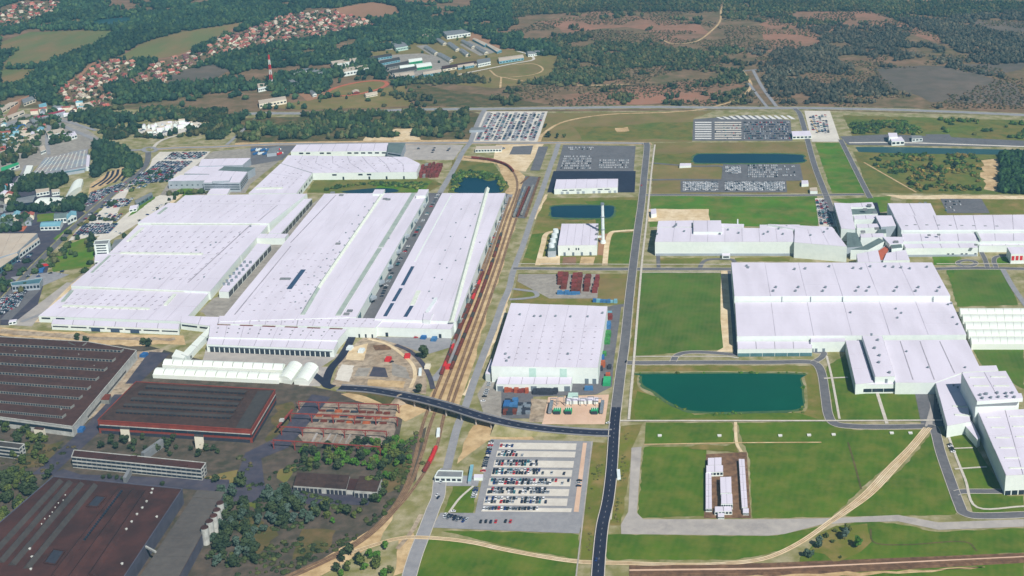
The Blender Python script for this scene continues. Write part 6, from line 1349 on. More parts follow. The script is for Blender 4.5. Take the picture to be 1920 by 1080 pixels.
lot((1062, 276), (1062, 282), (1112, 282), (1114, 276), 2, .5, WMIX); lot((1058, 292), (1050, 318), (1108, 318), (1110, 292), 6, .8, WMIX); lot((1124, 299), (1122, 317), (1178, 317), (1180, 299), 4, .88, WMIX)
lot((1281, 342), (1346, 342), (1346, 358), (1281, 358), 14, .8, WMIX, 3.2); lot((1359, 342), (1470, 342), (1472, 358), (1360, 358), 24, .85, WMIX, 3.2); lot((1402, 309), (1402, 334), (1458, 334), (1458, 309), 6, .85, WMIX); lot((1452, 310), (1452, 332), (1492, 332), (1490, 310), 4, .4, WMIX); lot((1360, 312), (1388, 312), (1390, 326), (1360, 326), 5, .5, WMIX)
lot((1529, 376), (1540, 376), (1552, 422), (1537, 422), 2, .8); lot((1540, 376), (1548, 376), (1562, 422), (1552, 422), 2, .8)
lot((1768, 376), (1768, 398), (1806, 398), (1800, 376), 4, .3)
lot((322, 287), (392, 286), (372, 299), (306, 300), 11, .8); lot((298, 303), (362, 303), (338, 322), (272, 324), 12, .88); lot((264, 324), (334, 322), (318, 340), (240, 348), 13, .85); lot((214, 354), (286, 342), (272, 352), (212, 364), 6, .5)
lot((170, 362), (238, 342), (222, 352), (160, 390), 11, .9); lot((196, 376), (252, 372), (238, 388), (186, 392), 8, .7); lot((168, 400), (232, 402), (220, 416), (152, 414), 7, .7); lot((160, 420), (222, 420), (204, 438), (136, 444), 11, .9)
lot((0, 560), (50, 545), (32, 575), (0, 592), 9, .9); lot((45, 512), (128, 508), (118, 520), (40, 528), 4, .35); lot((28, 492), (70, 470), (62, 478), (24, 500), 2, .7); lot((250, 246), (340, 238), (372, 240), (290, 254), 4, .4)
lot((770, 278), (860, 276), (850, 286), (770, 290), 3, .25); lot((760, 630), (800, 632), (800, 636), (760, 634), 1, .5); lot((948, 278), (942, 278), (938, 285), (930, 285), 2, .8); lot((700, 660), (760, 665), (790, 690), (720, 680), 2, .1); lot((740, 430), (825, 362), (818, 362), (735, 430), 1, .0)
lot((10, 470), (50, 450), (30, 470), (4, 490), 2, .5); lot((256, 243), (345, 229), (380, 240), (292, 255), 6, .3, pitch=4); lot((100, 425), (160, 382), (150, 385), (96, 425), 1, .4, pitch=8); lot((300, 366), (338, 368), (230, 440), (205, 440), 2, .12, pitch=6); lot((4, 240), (90, 226), (60, 250), (4, 268), 5, .3, pitch=4); lot((820, 365), (824, 365), (745, 500), (742, 500), 1, .5, pitch=5); lot((735, 510), (738, 510), (716, 560), (712, 560), 1, .6, pitch=4); lot((950, 372), (952, 372), (870, 600), (868, 600), 1, .25, pitch=6); lot((1780, 830), (1776, 830), (1786, 850), (1790, 850), 1, .9, ['white', 'black'], 3); lot((0, 262), (40, 245), (20, 240), (0, 245), 3, .5); lot((90, 222), (140, 218), (120, 226), (80, 230), 2, .5)
me = mesh('parked_cars', SV, SF, ['paint_' + c + '_car' for c in CARCOL] + ['glass'], SM)
tag(link('parked_cars', me), 'rows of small parked cars filling the farther car parks', 'parked cars', kind='stuff')
print('individual cars', n_ind[0], 'mass cars', len(SV) // 16)
# pale stall strips in the far lots
for i in range(8): patch('parking_row', [(1303, 229 + i * 4.3), (1334, 229 + i * 4.3), (1334, 231 + i * 4.3), (1303, 231 + i * 4.3)], 'paint_white', .5)
for i in range(8): patch('parking_row', [(1340, 229 + i * 4.3), (1390, 229 + i * 4.3), (1390, 231 + i * 4.3), (1340, 231 + i * 4.3)], 'concrete_slab', .5)
for i in range(12): patch('parking_row', [(1342 + i * 12, 220 - min(i, 3)), (1348 + i * 12, 220 - min(i, 3)), (1360 + i * 12, 224), (1352 + i * 12, 224)], 'paint_white', .5)
for i in range(7): patch('aisle', [(914 + i * 17, 211), (920 + i * 17, 211), (900 + i * 17, 264), (890 + i * 17, 264)], 'asphalt_grey', .5)
for i in range(5):
    road('parking_aisle', [(172 + i * 14, 352 - i * 3), (196 + i * 11, 336 - i * 3), (204 + i * 9, 322 - i * 2)], 4, 'asphalt_dark', keep=False)
# trucks on the north-west truck stand
for i in range(12):
    x, y = 476 + (i % 6) * 9 + (i // 6) * 4, 283 + (i // 6) * 7; q = P(x, y, 0); m = ['sheet_blue', 'steel_white', 'sheet_blue', 'tarp_blue', 'steel_white', 'sheet_red'][i % 6]
    nm = {'sheet_blue': 'blue', 'steel_white': 'white', 'tarp_blue': 'light blue', 'sheet_red': 'red'}[m]
    t = thing('truck', nm + ' truck on the north-west truck stand, ' + ('back' if i < 6 else 'front') + ' row, ' + nth(i % 6) + ' from left', 'truck', q, 'trucks on the north-west stand', -.5)
    b = MB(); b.box(-1.25, 1.25, -6, 4, 1, 3.9); link('trailer', b.mesh('trailer', m), t); b = MB(); b.box(-1.2, 1.2, 4.5, 6.6, .6, 3.2); link('cab', b.mesh('cab', 'steel_white'), t)
    b = MB()
    for yy in (-4.6, -3.2, 5.4): b.box(-1.2, 1.2, yy - .5, yy + .5, .45, 1.05)
    link('wheels', b.mesh('wheels', 'tyre'), t)
# site huts
for i, (px, m, lb) in enumerate((((788, 700), 'steel_white', 'long white cabin on the curved lane of the building site'), ((656, 655), 'steel_white', 'white container in the sand-bordered plot of the building site'), ((678, 660), 'steel_white', 'white truck box in the sand-bordered plot of the building site'), ((802, 690), 'wall_cream', 'cream tanks beside the building site lane'), ((795, 634), 'sheet_blue', 'blue container in front of the raised-rib hall'), ((814, 638), 'tarp_blue', 'second blue container in front of the raised-rib hall'), ((764, 670), 'sheet_red', 'red container on the building site curve'), ((728, 676), 'sheet_red', 'red machine in the middle of the building site'), ((270, 668), 'sheet_blue', 'blue tarpaulin heap right of the brown works'), ((822, 814), 'steel_white', 'white cabin beside the curved railway below the overpass'), ((1160, 893), 'steel_white', 'white trailer on the verge right of the dark main road'), ((840, 690), 'sheet_red', 'red engine beside the short train'), ((152, 808), 'sheet_blue', 'blue tank between the brown and red-trimmed works'))):
    crates([('site_container', lb, px, (3.2 if i in (0, 9, 10) else 6, 14 if i in (0, 9, 10) else 8, 3.4), m, random.uniform(-.2, .2))], None, 'container')
# ------------------------------------------------------------------ vegetation
def inside(pts, poly):
    x, y = pts[:, 0], pts[:, 1]; res = np.zeros(len(pts), bool); n = len(poly); j = n - 1
    for i in range(n):
        xi, yi = poly[i][0], poly[i][1]; xj, yj = poly[j][0], poly[j][1]
        c = ((yi > y) != (yj > y)) & (x < (xj - xi) * (y - yi) / ((yj - yi) or 1e-9) + xi); res ^= c; j = i
    return res
def vnoise(pts, scale, seed):
    r = np.random.default_rng(seed); G = r.random((64, 64)); p = pts / scale; i = np.floor(p).astype(int); f = p - i; f = f * f * (3 - 2 * f)
    g = lambda a, b: G[(i[:, 0] + a) % 64, (i[:, 1] + b) % 64]
    return (g(0, 0) * (1 - f[:, 0]) + g(1, 0) * f[:, 0]) * (1 - f[:, 1]) + (g(0, 1) * (1 - f[:, 0]) + g(1, 1) * f[:, 0]) * f[:, 1]
def wpoly(px): return np.array([(p[0], p[1]) for p in PP(px)])
def scatter(px, spacing):
    w = wpoly(px); lo, hi = w.min(0), w.max(0)
    xs = np.arange(lo[0], hi[0], spacing); ys = np.arange(lo[1], hi[1], spacing); X, Y = np.meshgrid(xs, ys)
    p = np.stack([X.ravel(), Y.ravel()], 1) + RNG.uniform(-.48, .48, (X.size, 2)) * spacing
    return p[inside(p, w)]
def off_roads(p, extra=0.0):
    keep = np.ones(len(p), bool)
    for line, hw in ROADLINES:
        lo, hi = line.min(0) - hw - extra, line.max(0) + hw + extra
        near = np.where(keep & (p[:, 0] > lo[0]) & (p[:, 0] < hi[0]) & (p[:, 1] > lo[1]) & (p[:, 1] < hi[1]))[0]
        if not len(near): continue
        q = p[near]; d = np.full(len(q), 1e9)
        for a, b in zip(line[:-1], line[1:]):
            ab = b - a; L = (ab ** 2).sum() or 1; t = np.clip(((q - a) @ ab) / L, 0, 1); d = np.minimum(d, np.hypot(*(q - a - t[:, None] * ab).T))
        keep[near[d < hw + extra]] = False
    return p[keep]
def ico(sub):
    import bmesh
    bm = bmesh.new(); bmesh.ops.create_icosphere(bm, subdivisions=sub, radius=1); bm.verts.ensure_lookup_table()
    v = np.array([x.co[:] for x in bm.verts]); f = np.array([[x.index for x in fc.verts] for fc in bm.faces]); bm.free(); return v, f
ICO1, ICO2 = ico(1), ico(2)
def pal(*cs): return np.array([[lin(v) for v in c] for c in cs]) * .92
P_FOREST = pal((44, 66, 46), (52, 74, 48), (40, 60, 46), (64, 82, 50))
P_HEATH = pal((70, 76, 46), (58, 70, 44), (86, 84, 54), (50, 64, 42))
P_GREY = pal((72, 72, 58), (62, 66, 54), (84, 80, 64))
P_BUSH = pal((66, 92, 38), (84, 104, 44), (58, 82, 40), (104, 108, 54), (50, 72, 40))
P_WOOD = pal((48, 66, 42), (58, 76, 44), (70, 84, 48), (44, 58, 40), (86, 88, 56))
def mass(name, label, cat, pts, rad, hgt, pals, fine=False, rv=.42, z0=0.0):
    """a wood too dense to count: every crown a lumpy, flat-shaded clump with its own tone"""
    n = len(pts)
    if not n: return
    V, F = ICO2 if fine else ICO1; nv, nf = len(V), len(F)
    r = rad * RNG.uniform(1 - rv, 1 + rv, n); h = hgt * RNG.uniform(1 - rv, 1 + rv, n); ang = RNG.uniform(0, 6.28, n)
    lump = RNG.uniform(.62, 1.36, (n, nv))
    c, s = np.cos(ang)[:, None], np.sin(ang)[:, None]
    vx, vy, vz = V[None, :, 0] * lump, V[None, :, 1] * lump, V[None, :, 2] * lump
    taper = 1 - .22 * vz
    X = (vx * c - vy * s) * taper * r[:, None] + pts[:, 0:1]; Y = (vx * s + vy * c) * taper * r[:, None] + pts[:, 1:2]; Z = np.maximum((vz * .5 + .5) * h[:, None] + z0, 0.05)
    co = np.stack([X, Y, Z], 2).reshape(-1, 3); fa = (F[None] + (np.arange(n) * nv)[:, None, None]).reshape(-1, 3)
    K = 46 if fine else 10                                       # leafy sprays standing off the crown
    dv = RNG.normal(size=(n, K, 3)); dv /= np.linalg.norm(dv, axis=2, keepdims=True); dv[:, :, 2] = np.abs(dv[:, :, 2]) * 1.15 - .35
    ct = dv * RNG.uniform(.75, 1.22, (n, K, 1)); ct[:, :, :2] *= r[:, None, None]; ct[:, :, 2] = (ct[:, :, 2] * .5 + .5) * h[:, None] + z0; ct[:, :, :2] += pts[:, None, :]
    tri = ct[:, :, None, :] + RNG.normal(size=(n, K, 3, 3)) * (r * (.26 if fine else .4))[:, None, None, None]; tri[..., 2] = np.maximum(tri[..., 2], .05)
    base = len(co); co = np.vstack([co, tri.reshape(-1, 3)]); fa = np.vstack([fa, base + np.arange(n * K * 3).reshape(-1, 3)])
    me = bpy.data.meshes.new(name); me.vertices.add(len(co)); me.vertices.foreach_set('co', co.ravel().astype(np.float32))
    me.loops.add(fa.size); me.loops.foreach_set('vertex_index', fa.ravel().astype(np.int32))
    me.polygons.add(len(fa)); me.polygons.foreach_set('loop_start', np.arange(0, fa.size, 3, dtype=np.int32)); me.polygons.foreach_set('loop_total', np.full(len(fa), 3, np.int32))
    me.update(calc_edges=True); me.materials.append(MATS['leaf_mass'])
    big = .72 + .6 * vnoise(pts, 110, 21)[:, None]; tone = pals[RNG.integers(0, len(pals), n)] * RNG.uniform(.72, 1.32, (n, 1)) * big
    at = me.color_attributes.new('tint', 'FLOAT_COLOR', 'POINT'); cc = np.ones((n, nv, 4), np.float32); cc[:, :, :3] = tone[:, None, :]; cc[:, :, :3] *= RNG.uniform(.85, 1.15, (n, nv, 1))
    c2 = np.ones((n, K, 3, 4), np.float32); c2[..., :3] = tone[:, None, None, :] * RNG.uniform(.75, 1.4, (n, K, 1, 1))
    at.data.foreach_set('color', np.concatenate([cc.reshape(-1), c2.reshape(-1)]))
    o = link(name, me); tag(o, label, cat, kind='stuff'); return o
TOP = [(-30, -14), (1950, -14), (1950, 212), (1500, 198), (960, 199), (620, 204), (480, 206), (420, 250), (300, 262), (200, 256), (150, 230), (-30, 240)]
FIELDS = [[(0, 128), (60, 62), (110, 58), (225, 58), (190, 80), (90, 122), (30, 128)], [(0, 165), (0, 130), (75, 130), (45, 158)], [(0, 102), (0, 80), (60, 60), (100, 60), (60, 85)],
          [(212, 112), (265, 82), (340, 60), (455, 42), (462, 48), (400, 75), (345, 103), (270, 113)], [(615, 18), (700, 4), (745, 12), (755, 28), (710, 38), (650, 30)], [(745, 2), (820, 0), (818, 8), (760, 10)],
          [(172, 40), (215, 34), (248, 33), (246, 42), (205, 52), (175, 50)], [(0, 190), (40, 178), (70, 190), (110, 205), (60, 235), (0, 245)], [(690, 100), (790, 82), (870, 98), (960, 92), (1000, 108), (800, 150), (736, 152)], [(835, 65), (885, 60), (945, 95), (880, 108), (800, 92)],
          [(605, 180), (625, 158), (690, 148), (738, 150), (735, 168), (660, 184)], [(495, 204), (560, 190), (700, 178), (770, 190), (770, 204)], [(870, 138), (1000, 105), (1050, 104), (1030, 148), (940, 162)], [(1392, 128), (1418, 128), (1456, 200), (1436, 200)], [(312, 160), (330, 138), (400, 122), (430, 132), (378, 158)],
          [(245, 248), (300, 228), (365, 222), (388, 240), (330, 252), (285, 258)], [(0, 60), (0, 15), (40, 2), (120, 2), (100, 26), (60, 45)],
          [(112, 40), (160, 36), (150, 48)], [(1640, 130), (1770, 126), (1860, 147), (1800, 178), (1690, 172)]]
VILL = [('lower village slope', [(96, 182), (178, 121), (200, 115), (256, 117), (262, 128), (236, 150), (196, 165), (140, 190)]), ('middle village slope', [(240, 155), (286, 122), (356, 100), (388, 100), (400, 112), (350, 134), (312, 156), (250, 162)]),
        ('upper village slope', [(384, 94), (412, 72), (484, 50), (498, 88), (440, 100), (395, 112)]), ('farthest village end', [(484, 48), (545, 26), (612, 20), (690, 36), (705, 50), (640, 62), (560, 78), (498, 88)]),
        ('distant town, upper left corner', [(-10, 52), (0, 26), (40, 6), (120, 4), (98, 24), (60, 40)]), ('village foot above the market', [(95, 186), (190, 168), (222, 184), (206, 204), (150, 208)])]
p = scatter(TOP, 8.6)
d = np.full(len(p), .34)
nz = vnoise(p, 90, 1) * .6 + vnoise(p, 32, 2) * .4
def dens(px, v):
    d[inside(p, wpoly(px))] = v
dens([(-30, -14), (960, -14), (960, 60), (1000, 110), (1250, 120), (1200, 150), (760, 160), (620, 200), (300, 262), (150, 230), (-30, 240)], .74)       # the western forest
dens([(200, 190), (300, 160), (420, 135), (640, 120), (760, 150), (620, 200), (480, 206), (400, 262), (200, 256)], .52)
dens([(-30, -14), (900, -14), (860, 20), (600, 16), (480, 40), (340, 58), (220, 60), (100, 56), (-30, 80)], .8)
dens([(-30, 190), (0, 165), (90, 122), (190, 80), (260, 60), (330, 60), (215, 112), (120, 150), (20, 190)], .95)
dens([(640, 90), (960, 60), (1060, 70), (1330, 100), (1300, 130), (1000, 160), (760, 150)], .72)
dens([(960, -14), (1700, -14), (1700, 22), (1440, 22), (1130, 22), (960, 30)], .9); dens([(1640, 6), (1950, 4), (1950, 40), (1800, 36), (1660, 22)], .95)
dens([(1650, 28), (1760, 40), (1830, 55), (1950, 70), (1950, 118), (1840, 122), (1780, 88), (1740, 62)], .85); dens([(1440, 110), (1640, 118), (1660, 165), (1640, 195), (1460, 195), (1430, 160)], .6); dens([(1480, 60), (1700, 65), (1790, 100), (1640, 120), (1440, 110)], .75)
for q in ([(1005, 42), (1130, 24), (1330, 44), (1330, 72), (1260, 76), (1060, 60)], [(1430, 40), (1480, 22), (1640, 22), (1520, 92), (1440, 96)], [(1640, 24), (1760, 66), (1780, 85), (1690, 62)], [(1060, 178), (1390, 160), (1350, 194), (1060, 196)], [(1820, 38), (1950, 42), (1950, 62), (1850, 55)]): d[inside(p, wpoly(q))] = .2
for q in ([(1640, 128), (1770, 124), (1860, 145), (1950, 160), (1950, 212), (1750, 192), (1650, 160)],): d[inside(p, wpoly(q))] = .07
for q in FIELDS: d[inside(p, wpoly(q))] = 0
for _, q in VILL: d[inside(p, wpoly(q))] = 0
k = (nz < d * .62 + .19) & (d > 0) & (RNG.random(len(p)) < np.minimum(1, d + .25)); k[d >= .8] &= RNG.random((d >= .8).sum()) < .97
far = off_roads(p[k])
west = inside(far, wpoly([(-30, -14), (960, -14), (960, 60), (1060, 100), (760, 160), (620, 200), (300, 262), (150, 230), (-30, 240)]))
east = inside(far, wpoly([(1400, 60), (1950, 20), (1950, 212), (1400, 205)])) & ~west
mass('forest', 'dense green woods covering the hills at the upper left', 'forest', far[west], 5.2, 11, P_FOREST)
mass('grey_woods', 'grey-brown woods and thickets at the upper right', 'forest', far[east & ~west], 4.4, 8.5, P_GREY)
mass('heath_woods', 'olive scattered trees on the brown heath, upper middle', 'forest', far[~west & ~east], 4.6, 8.5, P_HEATH)
sh = scatter([(960, 20), (1950, 20), (1950, 205), (960, 200)], 9); sh = sh[vnoise(sh, 60, 5) < .5]; dd = np.ones(len(sh), bool)
for q in FIELDS: dd &= ~inside(sh, wpoly(q))
mass('heath_scrub', 'low brown and olive scrub dotting the heath', 'scrub', off_roads(sh[dd]), 2.2, 2.4, pal((100, 88, 62), (84, 82, 50), (70, 74, 46), (116, 96, 74)))
for where, q in VILL:
    gq = off_roads(scatter(q, 13)); gq = gq[RNG.random(len(gq)) < .62]
    mass('garden_trees', 'small garden trees between the houses of the ' + where, 'trees', gq, 3.0, 4.6, P_WOOD)
def wood(name, label, px, sp, rad, h, pals, thr=1.0, seed=3, fine=True, nscale=40):
    q = scatter(px, sp); q = off_roads(q[vnoise(q, nscale, seed) < thr]); mass(name, label, 'woods', q, rad, h, pals, fine)
wood('woodland_belt', 'belt of dark trees between the highway and the left complex', [(440, 222), (560, 218), (870, 210), (880, 216), (868, 262), (800, 256), (440, 266)], 7.6, 5, 11, P_WOOD, .56, 3, nscale=26)
wood('market_woods', 'olive-brown woods around the white market square', [(160, 206), (300, 205), (420, 210), (440, 225), (420, 262), (390, 262), (388, 238), (320, 222), (240, 246), (240, 262), (200, 262)], 8, 5, 9, np.vstack([P_WOOD, P_HEATH]), .6, 8)
wood('dark_copse', 'dense dark copse beside the curved sand-striped parking', [(178, 275), (200, 272), (232, 284), (262, 305), (262, 325), (240, 335), (236, 312), (200, 320), (176, 335)], 6.5, 5.2, 12, P_FOREST, 1.0, 4)
wood('hall_hedge', 'dark tree belt in front of the steel-roof hall', [(28, 338), (120, 332), (124, 345), (95, 358), (30, 362)], 6.5, 4.8, 10, P_FOREST, .95, 4)
wood('town_trees', 'mixed trees filling the town blocks at the left edge', [(0, 225), (100, 218), (140, 262), (110, 270), (60, 290), (0, 320)], 9.5, 4.0, 8, P_WOOD, .56, 6, nscale=22)
wood('town_trees', 'dark trees along the left edge below the town', [(0, 330), (40, 330), (28, 400), (60, 420), (30, 440), (0, 440)], 9, 5, 10, P_FOREST, .6, 6, nscale=25)
wood('town_trees', 'dark trees along the streets above the lower left car rows', [(0, 505), (60, 490), (100, 512), (60, 520), (20, 545), (0, 560)], 10, 3.6, 7, P_FOREST, .5, 6, nscale=20)
wood('sports_trees', 'dark trees around the barrel-roofed sports halls', [(100, 385), (160, 370), (155, 395), (100, 398), (40, 400), (20, 385), (60, 392)], 8, 4.6, 10, P_FOREST, .7, 7, nscale=25)
wood('east_wood', 'dark green wood block at the right edge beside the bare patch', [(1878, 292), (1940, 290), (1940, 366), (1874, 362)], 6.6, 5, 11, pal((48, 76, 44), (40, 64, 44), (60, 90, 48)), .95, 3)
wood('meadow_bushes', 'green and rust bushes on the meadow right of the green strip', [(1612, 290), (1838, 290), (1840, 358), (1720, 360), (1620, 306)], 9, 3.4, 3.6, np.vstack([P_BUSH, pal((120, 108, 52), (134, 116, 60))]), .55, 12, nscale=22)
wood('ditch_bushes', 'dark green thicket behind the far right truck stop', [(1596, 232), (1690, 226), (1735, 248), (1720, 253), (1600, 251)], 7, 3.6, 4.2, P_BUSH, .8, 2)
wood('ditch_bushes', 'loose bushes on the dry strip at the far right', [(1720, 222), (1940, 232), (1940, 262), (1790, 258)], 9, 3.8, 5, P_BUSH, .5, 9, nscale=25)
wood('pond_reeds', 'bright bushes ringing the round pond by the rail curve', [(850, 330), (862, 322), (930, 326), (948, 345), (940, 362), (930, 334), (905, 336), (870, 332), (858, 350), (846, 362)], 5.5, 3, 3.6, P_BUSH, .9, 3)
wood('pond_reeds', 'bushes along the narrow pond before the striped hall', [(605, 360), (630, 350), (700, 343), (800, 345), (790, 356), (730, 350), (690, 347), (640, 352)], 5, 2.8, 3.2, P_BUSH, .8, 3)
wood('scrub_slope', 'dark scrub covering the ground beside the railway curve, lower left', [(420, 985), (560, 990), (660, 985), (720, 960), (690, 1010), (560, 1075), (420, 1080)], 5, 1.8, 1.9, pal((62, 74, 42), (80, 86, 50), (50, 62, 40)), .62, 14, nscale=14)
wood('works_scrub', 'low dull bushes over the waste ground around the office slabs', [(0, 800), (140, 812), (430, 850), (500, 860), (440, 900), (380, 900), (120, 870), (90, 890), (0, 870)], 7, 1.8, 2.0, pal((60, 70, 46), (76, 80, 54), (92, 84, 60)), .42, 19, nscale=16)
wood('works_scrub', 'low bushes on the waste ground around the depot and the silos', [(430, 930), (530, 880), (560, 850), (590, 885), (545, 915), (690, 948), (640, 990), (500, 990), (440, 1000)], 6, 1.9, 2.2, pal((58, 74, 42), (74, 86, 48), (48, 60, 40)), .5, 20, nscale=16)
wood('track_scrub', 'low scrub along the railway curve and the gantry yard', [(745, 850), (790, 800), (800, 860), (770, 930), (720, 990), (690, 990), (740, 930)], 5, 1.8, 2.0, pal((66, 84, 40), (84, 90, 50)), .6, 15, nscale=14)
wood('verge_scrub', 'rough tufts along the verges beside the dark main road', [(1100, 835), (1145, 835), (1128, 985), (1118, 1050), (1090, 1050)], 4, 1.0, .9, pal((88, 100, 46), (108, 104, 62)), .5, 16, nscale=10)
wood('verge_scrub', 'rough tufts on the strip right of the dark main road', [(1158, 800), (1200, 800), (1182, 850), (1160, 980), (1148, 980)], 4, 1.0, .9, pal((96, 102, 52), (116, 108, 68)), .5, 17, nscale=10)
wood('pond_tufts', 'green tufts along the shore of the big teal pond', [(1196, 700), (1510, 698), (1514, 775), (1300, 782), (1230, 748), (1240, 744), (1306, 775), (1500, 770), (1506, 712), (1486, 701), (1206, 701)], 6, 1.5, 1.3, pal((70, 104, 36), (92, 108, 46)), .5, 18, nscale=12)
wood('lot_trees', 'small round trees between the car rows of the west car parks', [(270, 322), (330, 320), (318, 342), (240, 352), (230, 345)], 8, 2.4, 5, P_FOREST, .45, 6, nscale=12)

# single trees: trunk and leafy crown
def leaf_crown(n_lobes, R, H, leaves, size, conic=False, seed=0):
    g = np.random.default_rng(seed); V, Fq = [], []
    lobes = []
    for i in range(n_lobes):
        a = g.uniform(0, 6.28); rr = R * g.uniform(.15, .62); z = g.uniform(.32, .86)
        if conic: rr *= (1 - z) * 1.1
        lobes.append((rr * math.cos(a), rr * math.sin(a), H * z, R * g.uniform(.34, .55) * ((1.25 - z) if conic else 1)))
    for i in range(leaves):
        lx, ly, lz, lr = lobes[g.integers(0, n_lobes)]
        d = g.normal(size=3); d /= np.linalg.norm(d); rad = lr * g.uniform(.72, 1.08); c = np.array([lx, ly, lz]) + d * rad * np.array([1, 1, .85])
        nrm = d + g.normal(size=3) * .45; nrm /= np.linalg.norm(nrm); u = np.cross(nrm, g.normal(size=3)); u /= np.linalg.norm(u); w = np.cross(nrm, u); s = size * g.uniform(.7, 1.3)
        k = len(V)
        for a, b in ((-1, -.6), (1, -.6), (.7, .8), (-.7, .8)): V.append(tuple(c + u * a * s * .5 + w * b * s * .5 + nrm * g.uniform(-.1, .1)))
        Fq.append((k, k + 1, k + 2, k + 3))
    return V, Fq
def trunk_mesh(H, r):
    m = MB(); m.cyl(0, 0, 0, H * .5, r, r * .6, 7)
    for a in (0.3, 2.2, 4.4): m.bar((0, 0, H * .34), (math.cos(a) * H * .18, math.sin(a) * H * .18, H * .62), r * .6)
    return m.mesh('trunk', 'bark')
KINDS = {}
for kind, mt, args in (('dark', 'leaf_dark', (9, 4.6, 11, 420, 1.5)), ('tree', 'leaf_tree', (9, 4.4, 10, 420, 1.5)), ('bright', 'leaf_bright', (8, 3.6, 7.5, 340, 1.3)), ('silver', 'leaf_silver', (8, 4.2, 10, 380, 1.4)), ('shrub', 'leaf_tree', (6, 2.4, 3.6, 200, 1.0)), ('conifer', 'leaf_bright', (10, 3.0, 9, 300, 1.2, True)), ('tallfir', 'leaf_dark', (12, 4.2, 17, 420, 1.5, True))):
    vs = []
    for sd in range(3):
        V, F = leaf_crown(*args, seed=sd + len(kind) * 7); vs.append((trunk_mesh(args[2], .3), mesh('crown', V, F, mt)))
    KINDS[kind] = vs
NT = [0]; EXTRA = []
def tree(x, y, kind, label, group, s=1.0, name='tree', cat='tree'):
    q = P(x, y, 0); tr, cr = random.choice(KINDS[kind])
    if NT[0] >= 300: EXTRA.append((q[0], q[1])); return
    t = thing(name, label, cat, (q[0], q[1], .1), group, random.uniform(0, 6.28)); t.scale = (s, s, s * random.uniform(.88, 1.12))
    link('trunk', tr, t); link('crown', cr, t); NT[0] += 1
def clump(px, spacing, kinds, what, where, s=(.8, 1.15), thr=1.0, seed=1, name='tree', cat='tree'):
    q = scatter(px, spacing); q = q[vnoise(q, 18, seed) < thr] if thr < 1 else q
    # back to survey coordinates for ordering left to right
    q = q[np.argsort(q[:, 0] / q[:, 1])]
    for i, (X, Y) in enumerate(q):
        if NT[0] >= 300: EXTRA.append((X, Y)); continue
        kd = random.choice(kinds); t = thing(name, nth(i) + ' ' + what + ' from the left ' + where, cat, (X, Y, .1), what + 's ' + where, random.uniform(0, 6.28)); sc = random.uniform(*s); t.scale = (sc, sc, sc * random.uniform(.88, 1.12))
        tr, cr = random.choice(KINDS[kd]); link('trunk', tr, t); link('crown', cr, t); NT[0] += 1
for x, y, kd, s, lb in ((268, 648, 'dark', 1.0, 'round dark tree right of the brown works roof, left of a pair'), (279, 650, 'dark', .9, 'round dark tree right of the brown works roof, right of a pair'), (144, 638, 'dark', .9, 'dark tree behind the brown works roof, left one'), (162, 644, 'dark', .9, 'dark tree behind the brown works roof, right one'), (796, 672, 'dark', 1.5, 'big dark tree on the building site beside the curved lane'), (786, 738, 'dark', 1.0, 'slim dark tree at the left end of the overpass'), (452, 915, 'dark', 1.35, 'big round dark tree alone on the works road'), (405, 905, 'dark', .9, 'dark tree right of the office slab end'),
                        (1535, 1028, 'silver', .95, 'round grey-green tree left in the group by the rail curve'), (1584, 1012, 'silver', 1.1, 'biggest grey-green tree in the group by the rail curve'), (1607, 1026, 'bright', 1.25, 'bright green tree at the right of the group by the rail curve'), (1510, 1044, 'silver', .8, 'pale tree nearest the rail curve'), (1521, 1046, 'silver', .75, 'pale tree second from the rail curve'), (1590, 1000, 'tree', .8, 'olive tree behind the biggest one by the rail curve'), (1550, 1008, 'shrub', 1.1, 'olive shrub left of the biggest tree by the rail curve'), (1566, 998, 'shrub', .9, 'small shrub behind the tree group by the rail curve'), (1562, 1018, 'shrub', .9, 'low shrub in the middle of the tree group by the rail curve'), (1576, 1047, 'shrub', .6, 'lone small bush below the tree group by the rail curve'),
                        (1028, 258, 'dark', 1.2, 'dark tree at the start of the sand track'), (1045, 260, 'dark', .8, 'smaller tree right of the sand track start'), (1058, 258, 'shrub', 1.6, 'shrub right of the sand track start'), (1022, 240, 'dark', .8, 'dark tree beside the right edge of the far car park'),
                        (1742, 318, 'dark', 1.1, 'dark round bush in the meadow, left of a loose trio'), (1760, 326, 'dark', 1.2, 'dark round bush in the meadow, middle of a loose trio'), (1788, 318, 'dark', 1.3, 'dark round bush in the meadow, right of a loose trio')):
    tree(x, y, kd, lb, None, s)
clump([(412, 930), (440, 918), (470, 955), (500, 1000), (500, 1070), (392, 1072), (386, 1030), (398, 975)], 9, ['silver', 'dark', 'dark'], 'tree', 'in the belt right of the white silos', (.8, 1.1))
clump([(494, 926), (528, 914), (566, 944), (600, 965), (580, 995), (505, 985)], 8.5, ['dark', 'silver'], 'tree', 'in the copse left of the low depot', (.85, 1.2))
clump([(556, 848), (640, 840), (762, 822), (770, 868), (720, 892), (660, 882), (570, 880)], 7.6, ['bright', 'tree', 'bright', 'dark'], 'leafy tree', 'in the belt behind the low depot', (.75, 1.05))
clump([(690, 900), (752, 885), (735, 935), (690, 965), (640, 988), (565, 985), (600, 955), (680, 948)], 10, ['tree', 'dark', 'bright'], 'tree', 'between the low depot and the railway curve', (.7, 1.05))
clump([(620, 1050), (742, 1012), (745, 1085), (610, 1085)], 10.5, ['tree', 'dark', 'bright'], 'tree', 'in the wedge below the railway curve', (.7, 1.1), .75)
clump([(0, 805), (48, 800), (105, 822), (85, 885), (40, 885), (0, 852)], 12, ['dark', 'tree'], 'tree', 'beside the dim office slab at the left edge', (.75, 1.1), .7)
